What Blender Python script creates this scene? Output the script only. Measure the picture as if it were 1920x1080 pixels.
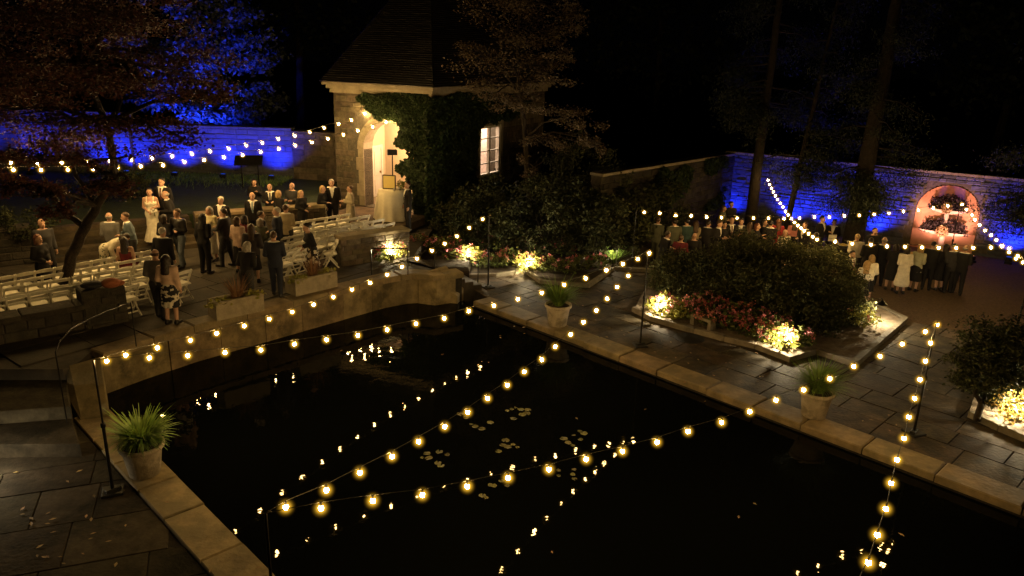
import bpy, bmesh, math, random
import numpy as np
from mathutils import Vector, Matrix
rad = math.radians
for _o in list(bpy.data.objects): bpy.data.objects.remove(_o)
sc = bpy.context.scene
COL = sc.collection
rng = np.random.default_rng(7)
random.seed(7)

# ------------------------------------------------------------------ camera
CAM_H, PITCH, ROLL, FPX = 7.5, rad(17.65), math.atan(132/4488), 1429.0
cam_d = bpy.data.cameras.new("camera"); cam = bpy.data.objects.new("camera", cam_d); COL.objects.link(cam)
_r, _u = Vector((1, 0, 0)), Vector((0, math.sin(PITCH), math.cos(PITCH))); _c, _s = math.cos(ROLL), math.sin(ROLL)
_x, _y = _r*_c+_u*_s, _u*_c-_r*_s; _z = _x.cross(_y)
cam.matrix_world = Matrix(((_x.x, _y.x, _z.x, 0), (_x.y, _y.y, _z.y, 0), (_x.z, _y.z, _z.z, CAM_H), (0, 0, 0, 1)))
cam_d.sensor_width = 36.0; cam_d.lens = 36.0*FPX/1920.0; cam_d.clip_start = 0.1; cam_d.clip_end = 600
sc.camera = cam
# ------------------------------------------------------------------ night sky, exposure
w = bpy.data.worlds.new("World"); sc.world = w; w.use_nodes = True
_nt = w.node_tree; _nt.nodes.clear()
_wo = _nt.nodes.new("ShaderNodeOutputWorld"); _bg = _nt.nodes.new("ShaderNodeBackground")
_bg.inputs[0].default_value = (0.35, 0.33, 0.40, 1); _bg.inputs[1].default_value = 0.0006
_nt.links.new(_bg.outputs[0], _wo.inputs[0])
sc.view_settings.view_transform = 'Standard'; sc.view_settings.look = 'None'
sc.view_settings.exposure = 0.0; sc.view_settings.gamma = 1.0; sc.view_settings.use_curve_mapping = False
sc.render.engine = 'CYCLES'
cy = sc.cycles
cy.use_denoising = True
try: cy.denoiser = 'OPENIMAGEDENOISE'
except Exception: pass
cy.max_bounces = 5; cy.diffuse_bounces = 2; cy.glossy_bounces = 3; cy.transmission_bounces = 3
cy.transparent_max_bounces = 16; cy.volume_bounces = 0
cy.sample_clamp_indirect = 1.5; cy.caustics_reflective = False; cy.caustics_refractive = False
cy.use_light_tree = True
cy.volume_step_rate = 2.0

# ------------------------------------------------------------------ survey: sight line of the photograph -> point at a known height / distance
def _ray(px, py):
    dx, dy = px-960, py-540; c, s = math.cos(ROLL), math.sin(ROLL); a = (dx*c+dy*s)/FPX; b = (dx*s-dy*c)/FPX
    return (a, math.cos(PITCH)+b*math.sin(PITCH), -math.sin(PITCH)+b*math.cos(PITCH))
def gp(px, py, z=0.0):
    d = _ray(px, py); t = (z-CAM_H)/d[2]
    return (d[0]*t, d[1]*t, z)
def ap(px, py, Y):
    d = _ray(px, py); t = Y/d[1]
    return (d[0]*t, Y, CAM_H+d[2]*t)
def wp(px, py, P, dr):
    """hit on the vertical plane through P (2D) along dr (unit 2D): (s, z)"""
    d = _ray(px, py)
    # P + s dr = t d
    det = -dr[0]*d[1] + dr[1]*d[0]
    s = (P[0]*d[1]-P[1]*d[0])/det
    x = P[0]+s*dr[0]; y = P[1]+s*dr[1]
    t = y/d[1]
    return (s, CAM_H+d[2]*t)

# ------------------------------------------------------------------ helpers
class NT:
    def __init__(s, m): s.t = m.node_tree
    def n(s, kind, **kw):
        x = s.t.nodes.new(kind)
        for k, v in kw.items():
            if k.startswith('i_'):
                x.inputs[k[2:].replace('_', ' ')].default_value = v
            else: setattr(x, k, v)
        return x
    def l(s, a, b): s.t.links.new(a, b)
MATS = {}
def mat(name, col, col2=None, rough=0.7, nscale=3.0, detail=6.0, bump=0.0, bscale=40.0, rnd=0.0, metal=0.0, spec=0.3, transl=0.0, lo=0.35, hi=0.65, stain=None, stscale=0.8):
    """noise-mixed two-colour surface with fine relief; rnd = spread of value from piece to piece"""
    if name in MATS: return MATS[name]
    m = bpy.data.materials.new(name); m.use_nodes = True; MATS[name] = m
    t = NT(m); m.node_tree.nodes.clear()
    out = t.n('ShaderNodeOutputMaterial'); p = t.n('ShaderNodeBsdfPrincipled')
    tc = t.n('ShaderNodeTexCoord')
    nz = t.n('ShaderNodeTexNoise'); nz.inputs['Scale'].default_value = nscale; nz.inputs['Detail'].default_value = detail; nz.inputs['Roughness'].default_value = 0.65
    t.l(tc.outputs['Object'], nz.inputs['Vector'])
    mr = t.n('ShaderNodeMapRange'); mr.inputs[1].default_value = lo; mr.inputs[2].default_value = hi
    t.l(nz.outputs['Fac'], mr.inputs[0])
    mx = t.n('ShaderNodeMixRGB'); c2 = col2 or tuple(c*0.55 for c in col)
    mx.inputs[1].default_value = (*col, 1); mx.inputs[2].default_value = (*c2, 1); t.l(mr.outputs[0], mx.inputs[0])
    last = mx.outputs[0]
    if stain:
        n2 = t.n('ShaderNodeTexNoise'); n2.inputs['Scale'].default_value = stscale; n2.inputs['Detail'].default_value = 8; n2.inputs['Roughness'].default_value = 0.7
        t.l(tc.outputs['Object'], n2.inputs['Vector'])
        m2 = t.n('ShaderNodeMapRange'); m2.inputs[1].default_value = 0.48; m2.inputs[2].default_value = 0.62; t.l(n2.outputs['Fac'], m2.inputs[0])
        x2 = t.n('ShaderNodeMixRGB'); x2.inputs[2].default_value = (*stain, 1); t.l(last, x2.inputs[1]); t.l(m2.outputs[0], x2.inputs[0]); last = x2.outputs[0]
    if rnd > 0:
        oi = t.n('ShaderNodeObjectInfo'); at = t.n('ShaderNodeAttribute'); at.attribute_name = 'rnd'
        ad = t.n('ShaderNodeMath', operation='ADD'); t.l(oi.outputs['Random'], ad.inputs[0]); t.l(at.outputs['Fac'], ad.inputs[1])
        fr = t.n('ShaderNodeMath', operation='FRACT'); t.l(ad.outputs[0], fr.inputs[0])
        r2 = t.n('ShaderNodeMapRange'); r2.inputs[3].default_value = 1-rnd; r2.inputs[4].default_value = 1+rnd; t.l(fr.outputs[0], r2.inputs[0])
        hs = t.n('ShaderNodeHueSaturation'); t.l(r2.outputs[0], hs.inputs['Value'])
        f2 = t.n('ShaderNodeMath', operation='MULTIPLY'); f2.inputs[1].default_value = 7.31; t.l(fr.outputs[0], f2.inputs[0])
        f3 = t.n('ShaderNodeMath', operation='FRACT'); t.l(f2.outputs[0], f3.inputs[0])
        r3 = t.n('ShaderNodeMapRange'); r3.inputs[3].default_value = 0.5-0.05*rnd; r3.inputs[4].default_value = 0.5+0.05*rnd; t.l(f3.outputs[0], r3.inputs[0]); t.l(r3.outputs[0], hs.inputs['Hue'])
        t.l(last, hs.inputs['Color']); last = hs.outputs[0]
    t.l(last, p.inputs['Base Color'])
    p.inputs['Roughness'].default_value = rough; p.inputs['Metallic'].default_value = metal
    p.inputs['Specular IOR Level'].default_value = spec
    if bump > 0:
        n3 = t.n('ShaderNodeTexNoise'); n3.inputs['Scale'].default_value = bscale; n3.inputs['Detail'].default_value = 5
        t.l(tc.outputs['Object'], n3.inputs['Vector'])
        b = t.n('ShaderNodeBump'); b.inputs['Strength'].default_value = bump; b.inputs['Distance'].default_value = 0.03
        t.l(n3.outputs['Fac'], b.inputs['Height']); t.l(b.outputs[0], p.inputs['Normal'])
    if transl > 0:
        tr = t.n('ShaderNodeBsdfTranslucent'); t.l(last, tr.inputs['Color'])
        ms = t.n('ShaderNodeMixShader'); ms.inputs[0].default_value = transl
        t.l(p.outputs[0], ms.inputs[1]); t.l(tr.outputs[0], ms.inputs[2]); t.l(ms.outputs[0], out.inputs['Surface'])
    else: t.l(p.outputs[0], out.inputs['Surface'])
    return m
def emat(name, col, s):
    if name in MATS: return MATS[name]
    m = bpy.data.materials.new(name); m.use_nodes = True; MATS[name] = m; t = NT(m); m.node_tree.nodes.clear()
    out = t.n('ShaderNodeOutputMaterial'); e = t.n('ShaderNodeEmission'); e.inputs[0].default_value = (*col, 1); e.inputs[1].default_value = s
    t.l(e.outputs[0], out.inputs[0]); return m

def props(o, label=None, cat=None, group=None, kind=None):
    if label: o['label'] = label
    if cat: o['category'] = cat
    if group: o['group'] = group
    if kind: o['kind'] = kind
    return o
def empty(name, loc=(0,0,0), rz=0.0, label=None, cat=None, group=None, kind=None):
    o = bpy.data.objects.new(name, None); o.empty_display_size = 0.1; COL.objects.link(o)
    o.location = loc; o.rotation_euler = (0, 0, rz)
    return props(o, label, cat, group, kind)
def obj(name, me, parent=None, label=None, cat=None, group=None, kind=None):
    o = bpy.data.objects.new(name, me); COL.objects.link(o)
    if parent is not None: o.parent = parent
    return props(o, label, cat, group, kind)
class MB:
    def __init__(s): s.v = []; s.f = []; s.m = []; s.r = []
    def add(s, vs, fs, mi=0, r=None):
        b = len(s.v); s.v += [tuple(p) for p in vs]
        if r is None: r = random.random()
        for f in fs: s.f.append(tuple(b+i for i in f)); s.m.append(mi); s.r.append(r)
    def hexa(s, p, mi=0, r=None):   # 8 points: bottom 4 ccw, top 4 ccw
        s.add(p, [(3,2,1,0),(4,5,6,7),(0,1,5,4),(1,2,6,5),(2,3,7,6),(3,0,4,7)], mi, r)
    def box(s, c, d, rz=0.0, mi=0, r=None, taper=1.0):
        ca, sa = math.cos(rz), math.sin(rz); P = []
        for z, k in ((-1, 1.0), (1, taper)):
            for x, y in ((-1,-1),(1,-1),(1,1),(-1,1)):
                a, b = x*d[0]/2*k, y*d[1]/2*k
                P.append((c[0]+a*ca-b*sa, c[1]+a*sa+b*ca, c[2]+z*d[2]/2))
        s.hexa(P, mi, r)
    def slab(s, c, d, rz=0.0, bev=0.02, mi=0, r=None):  # box with chamfered upper edge
        ca, sa = math.cos(rz), math.sin(rz); P = []
        h = d[2]/2
        for z, k in ((-h, 0), (h-bev, 0), (h, bev)):
            for x, y in ((-1,-1),(1,-1),(1,1),(-1,1)):
                a, b = x*(d[0]/2-k), y*(d[1]/2-k)
                P.append((c[0]+a*ca-b*sa, c[1]+a*sa+b*ca, c[2]+z))
        s.add(P, [(3,2,1,0),(0,1,5,4),(1,2,6,5),(2,3,7,6),(3,0,4,7),(4,5,9,8),(5,6,10,9),(6,7,11,10),(7,4,8,11),(8,9,10,11)], mi, r)
    def prism(s, poly, z0, z1, mi=0, bev=0.0, r=None):
        n = len(poly)
        zz0 = z0 if hasattr(z0, '__len__') else [z0]*n
        zz1 = z1 if hasattr(z1, '__len__') else [z1]*n
        V = [(p[0], p[1], a) for p, a in zip(poly, zz0)]
        if bev > 0:
            cx = sum(p[0] for p in poly)/n; cyy = sum(p[1] for p in poly)/n
            V += [(p[0], p[1], a-bev) for p, a in zip(poly, zz1)]
            def ins(p):
                dx, dy = cx-p[0], cyy-p[1]; L = math.hypot(dx, dy) or 1
                return (p[0]+dx/L*bev*1.3, p[1]+dy/L*bev*1.3)
            V += [(*ins(p), a) for p, a in zip(poly, zz1)]
            F = [tuple(reversed(range(n)))] + [(i, (i+1)%n, n+(i+1)%n, n+i) for i in range(n)] + [(n+i, n+(i+1)%n, 2*n+(i+1)%n, 2*n+i) for i in range(n)] + [tuple(range(2*n, 3*n))]
        else:
            V += [(p[0], p[1], a) for p, a in zip(poly, zz1)]
            F = [tuple(reversed(range(n)))] + [(i, (i+1)%n, n+(i+1)%n, n+i) for i in range(n)] + [tuple(range(n, 2*n))]
        s.add(V, F, mi, r)
    def tube(s, pts, rr, n=6, mi=0, r=None, cap=True):
        pts = [Vector(p) for p in pts]; k = len(pts)
        if not hasattr(rr, '__len__'): rr = [rr]*k
        V = []; F = []
        prev = None
        for i, p in enumerate(pts):
            d = (pts[min(i+1, k-1)] - pts[max(i-1, 0)]); d = d.normalized() if d.length > 1e-9 else Vector((0,0,1))
            if prev is None:
                a = d.cross(Vector((0,0,1)));
                if a.length < 0.05: a = d.cross(Vector((1,0,0)))
                a.normalize()
            else:
                a = prev - d*prev.dot(d); a.normalize()
            prev = a; b = d.cross(a)
            for j in range(n):
                t = 2*math.pi*j/n; V.append(p + (a*math.cos(t)+b*math.sin(t))*rr[i])
        for i in range(k-1):
            for j in range(n): F.append((i*n+j, i*n+(j+1)%n, (i+1)*n+(j+1)%n, (i+1)*n+j))
        if cap: F.append(tuple(reversed(range(n)))); F.append(tuple(range((k-1)*n, k*n)))
        s.add(V, F, mi, r)
    def lathe(s, prof, c=(0,0,0), n=20, mi=0, wob=0.0, r=None, cap=True):
        V = []; F = []; k = len(prof)
        for i, (rr, z) in enumerate(prof):
            for j in range(n):
                t = 2*math.pi*j/n; q = rr*(1+wob*math.sin(j*2.0*math.pi*7/n)*(1 if i else 0.3))
                V.append((c[0]+q*math.cos(t), c[1]+q*math.sin(t), c[2]+z))
        for i in range(k-1):
            for j in range(n): F.append((i*n+j, i*n+(j+1)%n, (i+1)*n+(j+1)%n, (i+1)*n+j))
        if cap: F.append(tuple(reversed(range(n)))); F.append(tuple(range((k-1)*n, k*n)))
        s.add(V, F, mi, r)
    def ball(s, c, rr, mi=0, nu=8, nv=6, r=None):
        if not hasattr(rr, '__len__'): rr = (rr, rr, rr)
        V = [(c[0], c[1], c[2]-rr[2])]; F = []
        for i in range(1, nv):
            t = math.pi*i/nv
            for j in range(nu):
                a = 2*math.pi*j/nu; V.append((c[0]+rr[0]*math.sin(t)*math.cos(a), c[1]+rr[1]*math.sin(t)*math.sin(a), c[2]-rr[2]*math.cos(t)))
        V.append((c[0], c[1], c[2]+rr[2])); last = len(V)-1
        for j in range(nu): F.append((0, 1+(j+1)%nu, 1+j))
        for i in range(nv-2):
            for j in range(nu): F.append((1+i*nu+j, 1+i*nu+(j+1)%nu, 1+(i+1)*nu+(j+1)%nu, 1+(i+1)*nu+j))
        b = 1+(nv-2)*nu
        for j in range(nu): F.append((b+j, b+(j+1)%nu, last))
        s.add(V, F, mi, r)
    def mesh(s, name, mats, smooth=False):
        me = bpy.data.meshes.new(name); me.from_pydata(s.v, [], s.f)
        for m in (mats if isinstance(mats, (list, tuple)) else [mats]): me.materials.append(m)
        if any(s.m): me.polygons.foreach_set('material_index', s.m)
        at = me.attributes.new('rnd', 'FLOAT', 'FACE'); at.data.foreach_set('value', s.r)
        if smooth: me.polygons.foreach_set('use_smooth', [True]*len(s.f))
        me.update(); return me
    def build(s, name, mats, parent=None, smooth=False, **kw):
        return obj(name, s.mesh(name, mats, smooth), parent, **kw)
def raw_mesh(name, V, Q, mats, rnd=None, mi=None, smooth=False):
    """numpy verts (N,3), faces (M,k)"""
    me = bpy.data.meshes.new(name); V = np.asarray(V, dtype=np.float32); Q = np.asarray(Q, dtype=np.int32); k = Q.shape[1]
    me.vertices.add(len(V)); me.vertices.foreach_set('co', V.ravel())
    me.loops.add(Q.size); me.loops.foreach_set('vertex_index', Q.ravel())
    me.polygons.add(len(Q)); me.polygons.foreach_set('loop_start', np.arange(0, Q.size, k, dtype=np.int32)); 
    try: me.polygons.foreach_set('loop_total', np.full(len(Q), k, dtype=np.int32))
    except Exception: pass
    for m in (mats if isinstance(mats, (list, tuple)) else [mats]): me.materials.append(m)
    if mi is not None: me.polygons.foreach_set('material_index', np.asarray(mi, dtype=np.int32))
    if rnd is not None:
        at = me.attributes.new('rnd', 'FLOAT', 'FACE'); at.data.foreach_set('value', np.asarray(rnd, dtype=np.float32))
    if smooth: me.polygons.foreach_set('use_smooth', np.ones(len(Q), dtype=bool))
    me.update(calc_edges=True); return me
def leaves(P, size, up=0.3, aspect=0.55, droop=0.0, g=None, out=None):
    """rhombic leaves at points P; returns verts, quads, rnd"""
    g = g or rng; N = len(P)
    nrm = g.normal(size=(N, 3)); nrm[:, 2] += up*2
    if out is not None: nrm += out
    nrm /= np.linalg.norm(nrm, axis=1, keepdims=True)
    a = g.normal(size=(N, 3)); a[:, 2] -= droop
    a -= nrm*np.sum(a*nrm, 1, keepdims=True); a /= np.linalg.norm(a, axis=1, keepdims=True)
    b = np.cross(nrm, a); s = (size*g.uniform(0.6, 1.3, N))[:, None]
    k = nrm*s*0.12
    V = np.stack([P-a*s*0.5, P+b*s*aspect*0.5+k, P+a*s*0.5, P-b*s*aspect*0.5+k], 1).reshape(-1, 3)
    return V, np.arange(4*N).reshape(N, 4), g.uniform(0, 1, N)
def leaf_obj(name, P, size, m, parent=None, **kw):
    lk = {k: kw.pop(k) for k in ('up', 'aspect', 'droop', 'out') if k in kw}
    V, Q, r = leaves(P, size, **lk)
    return obj(name, raw_mesh(name, V, Q, m, r), parent, **kw)
def blob_points(n, c, r, shell=0.5, g=None, lumps=0.25):
    """points in an ellipsoid, biased to its skin, with lumps"""
    g = g or rng
    d = g.normal(size=(n, 3)); d /= np.linalg.norm(d, axis=1, keepdims=True)
    q = g.uniform(0, 1, n)**(1/3.0); q = shell*(1-(1-q)*0.4)+(1-shell)*q
    lum = 1+lumps*(np.sin(d[:, 0]*6.1+c[0]*3)*np.sin(d[:, 1]*5.3+c[1]*2)+0.7*np.sin(d[:, 2]*8+d[:, 0]*4))
    return np.asarray(c)+d*(q*lum)[:, None]*np.asarray(r)
def inside(p, poly):
    x, y = p[0], p[1]; c = False; n = len(poly)
    for i in range(n):
        a, b = poly[i], poly[i-1]
        if (a[1] > y) != (b[1] > y) and x < (b[0]-a[0])*(y-a[1])/(b[1]-a[1])+a[0]: c = not c
    return c
def inside_np(X, Y, poly):
    c = np.zeros(len(X), bool); n = len(poly)
    for i in range(n):
        a, b = poly[i], poly[i-1]
        with np.errstate(divide='ignore', invalid='ignore'):
            t = ((a[1] > Y) != (b[1] > Y)) & (X < (b[0]-a[0])*(Y-a[1])/((b[1]-a[1]) or 1e-9)+a[0])
        c ^= t
    return c
def clip_convex(sub, cl):
    """Sutherland-Hodgman, cl ccw convex"""
    out = list(sub)
    for i in range(len(cl)):
        a, b = cl[i], cl[(i+1) % len(cl)]
        def side(p): return (b[0]-a[0])*(p[1]-a[1])-(b[1]-a[1])*(p[0]-a[0])
        inp, out = out, []
        for j in range(len(inp)):
            p, q = inp[j], inp[(j+1) % len(inp)]; sp, sq = side(p), side(q)
            if sp >= 0: out.append(p)
            if (sp >= 0) != (sq >= 0):
                t = sp/(sp-sq); out.append((p[0]+(q[0]-p[0])*t, p[1]+(q[1]-p[1])*t))
        if not out: return []
    return out
def hull(P):
    P = sorted(set((float(p[0]), float(p[1])) for p in P)); cr = lambda o, a, b: (a[0]-o[0])*(b[1]-o[1])-(a[1]-o[1])*(b[0]-o[0]); lo, up_ = [], []
    for p in P:
        while len(lo) > 1 and cr(lo[-2], lo[-1], p) <= 0: lo.pop()
        lo.append(p)
    for p in reversed(P):
        while len(up_) > 1 and cr(up_[-2], up_[-1], p) <= 0: up_.pop()
        up_.append(p)
    return lo[:-1]+up_[:-1]
def area(p): return 0.5*sum(p[i-1][0]*p[i][1]-p[i][0]*p[i-1][1] for i in range(len(p)))
def dupe(root, loc, rz, scale=None):
    r = root.copy(); COL.objects.link(r); r.location = loc; r.rotation_euler = (0, 0, rz)
    if scale: r.scale = scale
    for ch in list(root.children):
        c = ch.copy(); COL.objects.link(c); c.parent = r
        for g_ in list(ch.children):
            d = g_.copy(); COL.objects.link(d); d.parent = c
    return r
def lamp(name, kind, loc, energy, col, parent=None, size=0.05, target=None, spot=None, blend=0.5):
    L = bpy.data.lights.new(name, kind); L.energy = energy; L.color = col
    if kind in ('POINT', 'SPOT'): L.shadow_soft_size = size
    if kind == 'SPOT': L.spot_size = spot; L.spot_blend = blend
    if kind == 'AREA': L.size = size
    o = bpy.data.objects.new(name, L); COL.objects.link(o)
    if parent is not None: o.parent = parent
    o.location = loc
    if target is not None:
        o.rotation_euler = (Vector(target)-Vector(loc)).to_track_quat('-Z', 'Y').to_euler()
    return o
ORD = ['first','second','third','fourth','fifth','sixth','seventh','eighth','ninth','tenth','eleventh','twelfth','thirteenth','fourteenth']
# ------------------------------------------------------------------ materials
WARM = (1.0, 0.61, 0.20)
m_flag = mat('flagstone', (0.100, 0.075, 0.047), (0.043, 0.033, 0.021), rough=0.8, spec=.2, nscale=2.5, bump=0.55, bscale=14, rnd=0.28, stain=(0.03, 0.027, 0.022), stscale=0.9)
m_flag2 = mat('courtyard stone', (0.078, 0.064, 0.047), (0.042, 0.035, 0.026), rough=0.8, nscale=3, bump=0.3, bscale=18, rnd=0.15, stain=(0.04, 0.035, 0.027), stscale=0.7)
m_flagd = mat('path flagstone', (0.060, 0.050, 0.036), (0.028, 0.023, 0.017), rough=0.92, spec=.12, nscale=2.5, bump=0.6, bscale=14, rnd=0.4, stain=(0.018, 0.016, 0.012), stscale=0.9)
m_joint = mat('joint', (0.035, 0.03, 0.024), rough=0.95, nscale=9, bump=0.4)
m_cope = mat('coping stone', (0.27, 0.205, 0.115), (0.13, 0.10, 0.058), rough=0.75, nscale=2.2, bump=0.5, bscale=11, rnd=0.22, stain=(0.15, 0.12, 0.07), stscale=1.6)
m_pwall = mat('pool wall stone', (0.25, 0.19, 0.105), (0.10, 0.076, 0.042), rough=0.8, nscale=1.6, bump=0.6, bscale=8, rnd=0.2, stain=(0.07, 0.055, 0.03), stscale=0.9)
m_rubble = mat('rubble stone', (0.13, 0.105, 0.072), (0.065, 0.053, 0.037), rough=0.85, nscale=5, bump=0.6, bscale=18, rnd=0.38)
m_dkstone = mat('darker rubble', (0.055, 0.047, 0.035), (0.028, 0.025, 0.02), rough=0.9, nscale=5, bump=0.6, bscale=18, rnd=0.38)  # same pattern as the rubble stone in a darker tone
m_mortar = mat('mortar', (0.12, 0.105, 0.08), rough=0.95, nscale=9, bump=0.4)
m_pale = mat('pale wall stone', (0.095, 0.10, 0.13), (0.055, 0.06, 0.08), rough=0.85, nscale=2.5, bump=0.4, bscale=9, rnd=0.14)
m_trim = mat('dressed stone', (0.32, 0.27, 0.19), (0.21, 0.175, 0.12), rough=0.75, nscale=3, bump=0.35, rnd=0.12)
m_soil = mat('soil', (0.055, 0.04, 0.025), (0.02, 0.015, 0.01), rough=0.95, nscale=6, bump=0.8, bscale=25)
m_gravel = mat('gravel', (0.12, 0.08, 0.05), (0.06, 0.042, 0.028), rough=0.95, nscale=14, bump=0.9, bscale=55)
m_lawn = mat('lawn', (0.035, 0.05, 0.02), (0.02, 0.03, 0.012), rough=0.95, nscale=5, bump=0.8, bscale=60)
m_slate = mat('roof slate', (0.03, 0.027, 0.026), (0.013, 0.012, 0.012), rough=0.4, nscale=4, rnd=0.5, spec=0.7)
m_iron = mat('black iron', (0.03, 0.028, 0.026), rough=0.4, metal=0.6, nscale=20)
m_plaster = mat('interior plaster', (0.72, 0.58, 0.40), (0.64, 0.50, 0.33), rough=0.85, nscale=1.5, bump=0.1)
m_white = mat('white paint', (0.78, 0.74, 0.66), (0.70, 0.66, 0.58), rough=0.45, nscale=4)
m_bark = mat('bark', (0.05, 0.038, 0.028), (0.02, 0.016, 0.012), rough=0.95, nscale=7, bump=1.0, bscale=22)
m_barkr = mat('pine bark', (0.024, 0.017, 0.012), (0.01, 0.008, 0.006), rough=0.95, nscale=6, bump=1.0, bscale=18)
m_water = bpy.data.materials.new('pool water'); m_water.use_nodes = True
t = NT(m_water); p = m_water.node_tree.nodes['Principled BSDF']
p.inputs['Base Color'].default_value = (0.0025, 0.003, 0.003, 1); p.inputs['Roughness'].default_value = 0.0; p.inputs['IOR'].default_value = 1.2; p.inputs['Specular IOR Level'].default_value = 0.35
tc = t.n('ShaderNodeTexCoord'); n1 = t.n('ShaderNodeTexNoise'); n1.inputs['Scale'].default_value = 4.2; n1.inputs['Detail'].default_value = 2.0; n1.inputs['Distortion'].default_value = 0.6
t.l(tc.outputs['Object'], n1.inputs['Vector']); b = t.n('ShaderNodeBump'); b.inputs['Strength'].default_value = 0.045; b.inputs['Distance'].default_value = 0.05
t.l(n1.outputs['Fac'], b.inputs['Height']); t.l(b.outputs[0], p.inputs['Normal'])

ZC, ZL, ZW, ZT = 0.80, 1.60, -0.15, -0.45      # courtyard, upper lawn, water levels (pool path = 0)

# ------------------------------------------------------------------ ground and sky
mb = MB(); mb.add([(-220,-40,-1.0),(220,-40,-1.0),(220,320,-1.0),(-220,320,-1.0)], [(0,1,2,3)])
mb.build('ground', m_soil, kind='structure', label='dark ground around the garden')
# sky: the world itself is the night sky

# ------------------------------------------------------------------ pool
RA = Vector(gp(887, 567, 0)[:2]); VD = (Vector(gp(1920, 958, 0)[:2])-RA).normalized(); ND = Vector((VD.y*-1, VD.x))   # along the far coping / outward to the right
RB = RA + VD*22
pool_top = [gp(x, y, ZC)[:2] for x, y in ((190,664),(260,641),(360,611),(460,586),(560,561),(640,541),(720,521),(775,512),(815,517),(840,540))]
pool_top[-1] = gp(868, 556, 0)[:2]
LA = Vector(gp(205, 768, 0)[:2]); LB = Vector(gp(498, 1063, 0)[:2]); LD = (LB-LA).normalized(); LN = Vector((LD.y, -LD.x))
LC = LB + LD*7
poly = [tuple(LA)] + [tuple(p) for p in pool_top] + [tuple(RA), tuple(RB), tuple(LC)]
mb = MB(); mb.add([(x, y, ZW) for x, y in poly], [tuple(range(len(poly)))]); 
wo = mb.build('pool_water', m_water, kind='structure', label='black still water of the garden pool')
bm = bmesh.new(); bm.from_mesh(wo.data); bmesh.ops.triangulate(bm, faces=bm.faces[:])
bmesh.ops.recalc_face_normals(bm, faces=bm.faces[:])
for f in bm.faces:
    if f.normal.z < 0: f.normal_flip()
bm.to_mesh(wo.data); bm.free()

# far (right) coping: a row of long stones
cop = MB(); 
def strip(a, d, n, L, wd, z0, z1, off=0.0):
    a = Vector(a); P = [a+n*off, a+d*L+n*off, a+d*L+n*(off+wd), a+n*(off+wd)]; return [tuple(p) for p in P]
def ccw(p): return p if area(p) > 0 else list(reversed(p))
cop.prism(ccw(strip(RA, VD, ND, 22, 0.60, 0, 0, 0.04)), -1.05, -0.03)
R_COP = cop.build('pool_edge', m_joint, kind='structure', label='straight stone coping along the far side of the pool')
s = 0.02
while s < 21.5:
    L = random.uniform(1.0, 1.5); mb = MB(); dz = random.uniform(-0.008, 0.012); o2 = random.uniform(-0.02, 0.03)
    mb.prism(ccw(strip(RA+VD*s, VD, ND, L-0.025, 0.66-o2, 0, 0, o2)), -0.10, 0.055+dz, bev=0.025)
    mb.build('coping_stone', m_cope, R_COP); s += L
# near (left) coping
cop = MB(); cop.prism(ccw(strip(LA, LD, LN, 16, 0.62, 0, 0, 0.04)), -1.05, -0.03)
L_COP = cop.build('pool_edge', m_joint, kind='structure', label='stone coping along the near path side of the pool')
s = 0.0
while s < 11.5:
    L = random.uniform(1.1, 1.5); mb = MB(); o2 = random.uniform(-0.015, 0.02)
    mb.prism(ccw(strip(LA+LD*s, LD, LN, L-0.025, 0.68-o2, 0, 0, o2)), -0.10, 0.055+random.uniform(-0.008, 0.01), bev=0.02)
    mb.build('coping_stone', m_cope, L_COP); s += L
# raised back wall of the pool, panel by panel, with a coping course
pts = [Vector(p) for p in pool_top]
seglen = [0.0]
for i in range(1, len(pts)): seglen.append(seglen[-1]+(pts[i]-pts[i-1]).length)
def along(s):
    s = max(0, min(seglen[-1], s))
    for i in range(1, len(pts)):
        if s <= seglen[i]:
            t_ = (s-seglen[i-1])/(seglen[i]-seglen[i-1]); return pts[i-1].lerp(pts[i], t_)
def along_n(s):
    d = (along(s+0.25)-along(s-0.25)).normalized(); return Vector((-d.y, d.x))     # away from the water
TOT = seglen[-1]
mb = MB(); n = 26
for i in range(n):
    a, b2 = TOT*i/n, TOT*(i+1)/n
    q = [along(a)+along_n(a)*0.08, along(b2)+along_n(b2)*0.08, along(b2)+along_n(b2)*0.5, along(a)+along_n(a)*0.5]
    mb.prism(ccw([tuple(x) for x in q]), -1.05, ZC-0.14)
PW = mb.build('pool_wall', m_joint, kind='structure', label='raised stone back wall of the pool')
def curved_block(name, s0, s1, off0, off1, z0, z1, m, par, bev=0.02):
    k = 4; A = []; B = []
    for i in range(k+1):
        s_ = s0+(s1-s0)*i/k; A.append(tuple(along(s_)+along_n(s_)*off0)); B.append(tuple(along(s_)+along_n(s_)*off1))
    mb = MB(); mb.prism(ccw(A+list(reversed(B))), z0, z1, bev=bev); return mb.build(name, m, par)
s = 0.0
while s < TOT-0.3:
    L = min(random.uniform(1.0, 1.7), TOT-s)
    curved_block('wall_stone', s+0.008, s+L-0.008, 0.0+random.uniform(-0.012, 0.02), 0.3, -0.45, ZC-0.17, m_pwall, PW); s += L
s = 0.0
while s < TOT-0.3:
    L = min(random.uniform(0.9, 1.5), TOT-s)
    curved_block('coping_stone', s+0.008, s+L-0.008, -0.06, 0.46, ZC-0.165, ZC+0.015+random.uniform(-0.006, 0.008), m_cope, PW, 0.03); s += L
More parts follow.
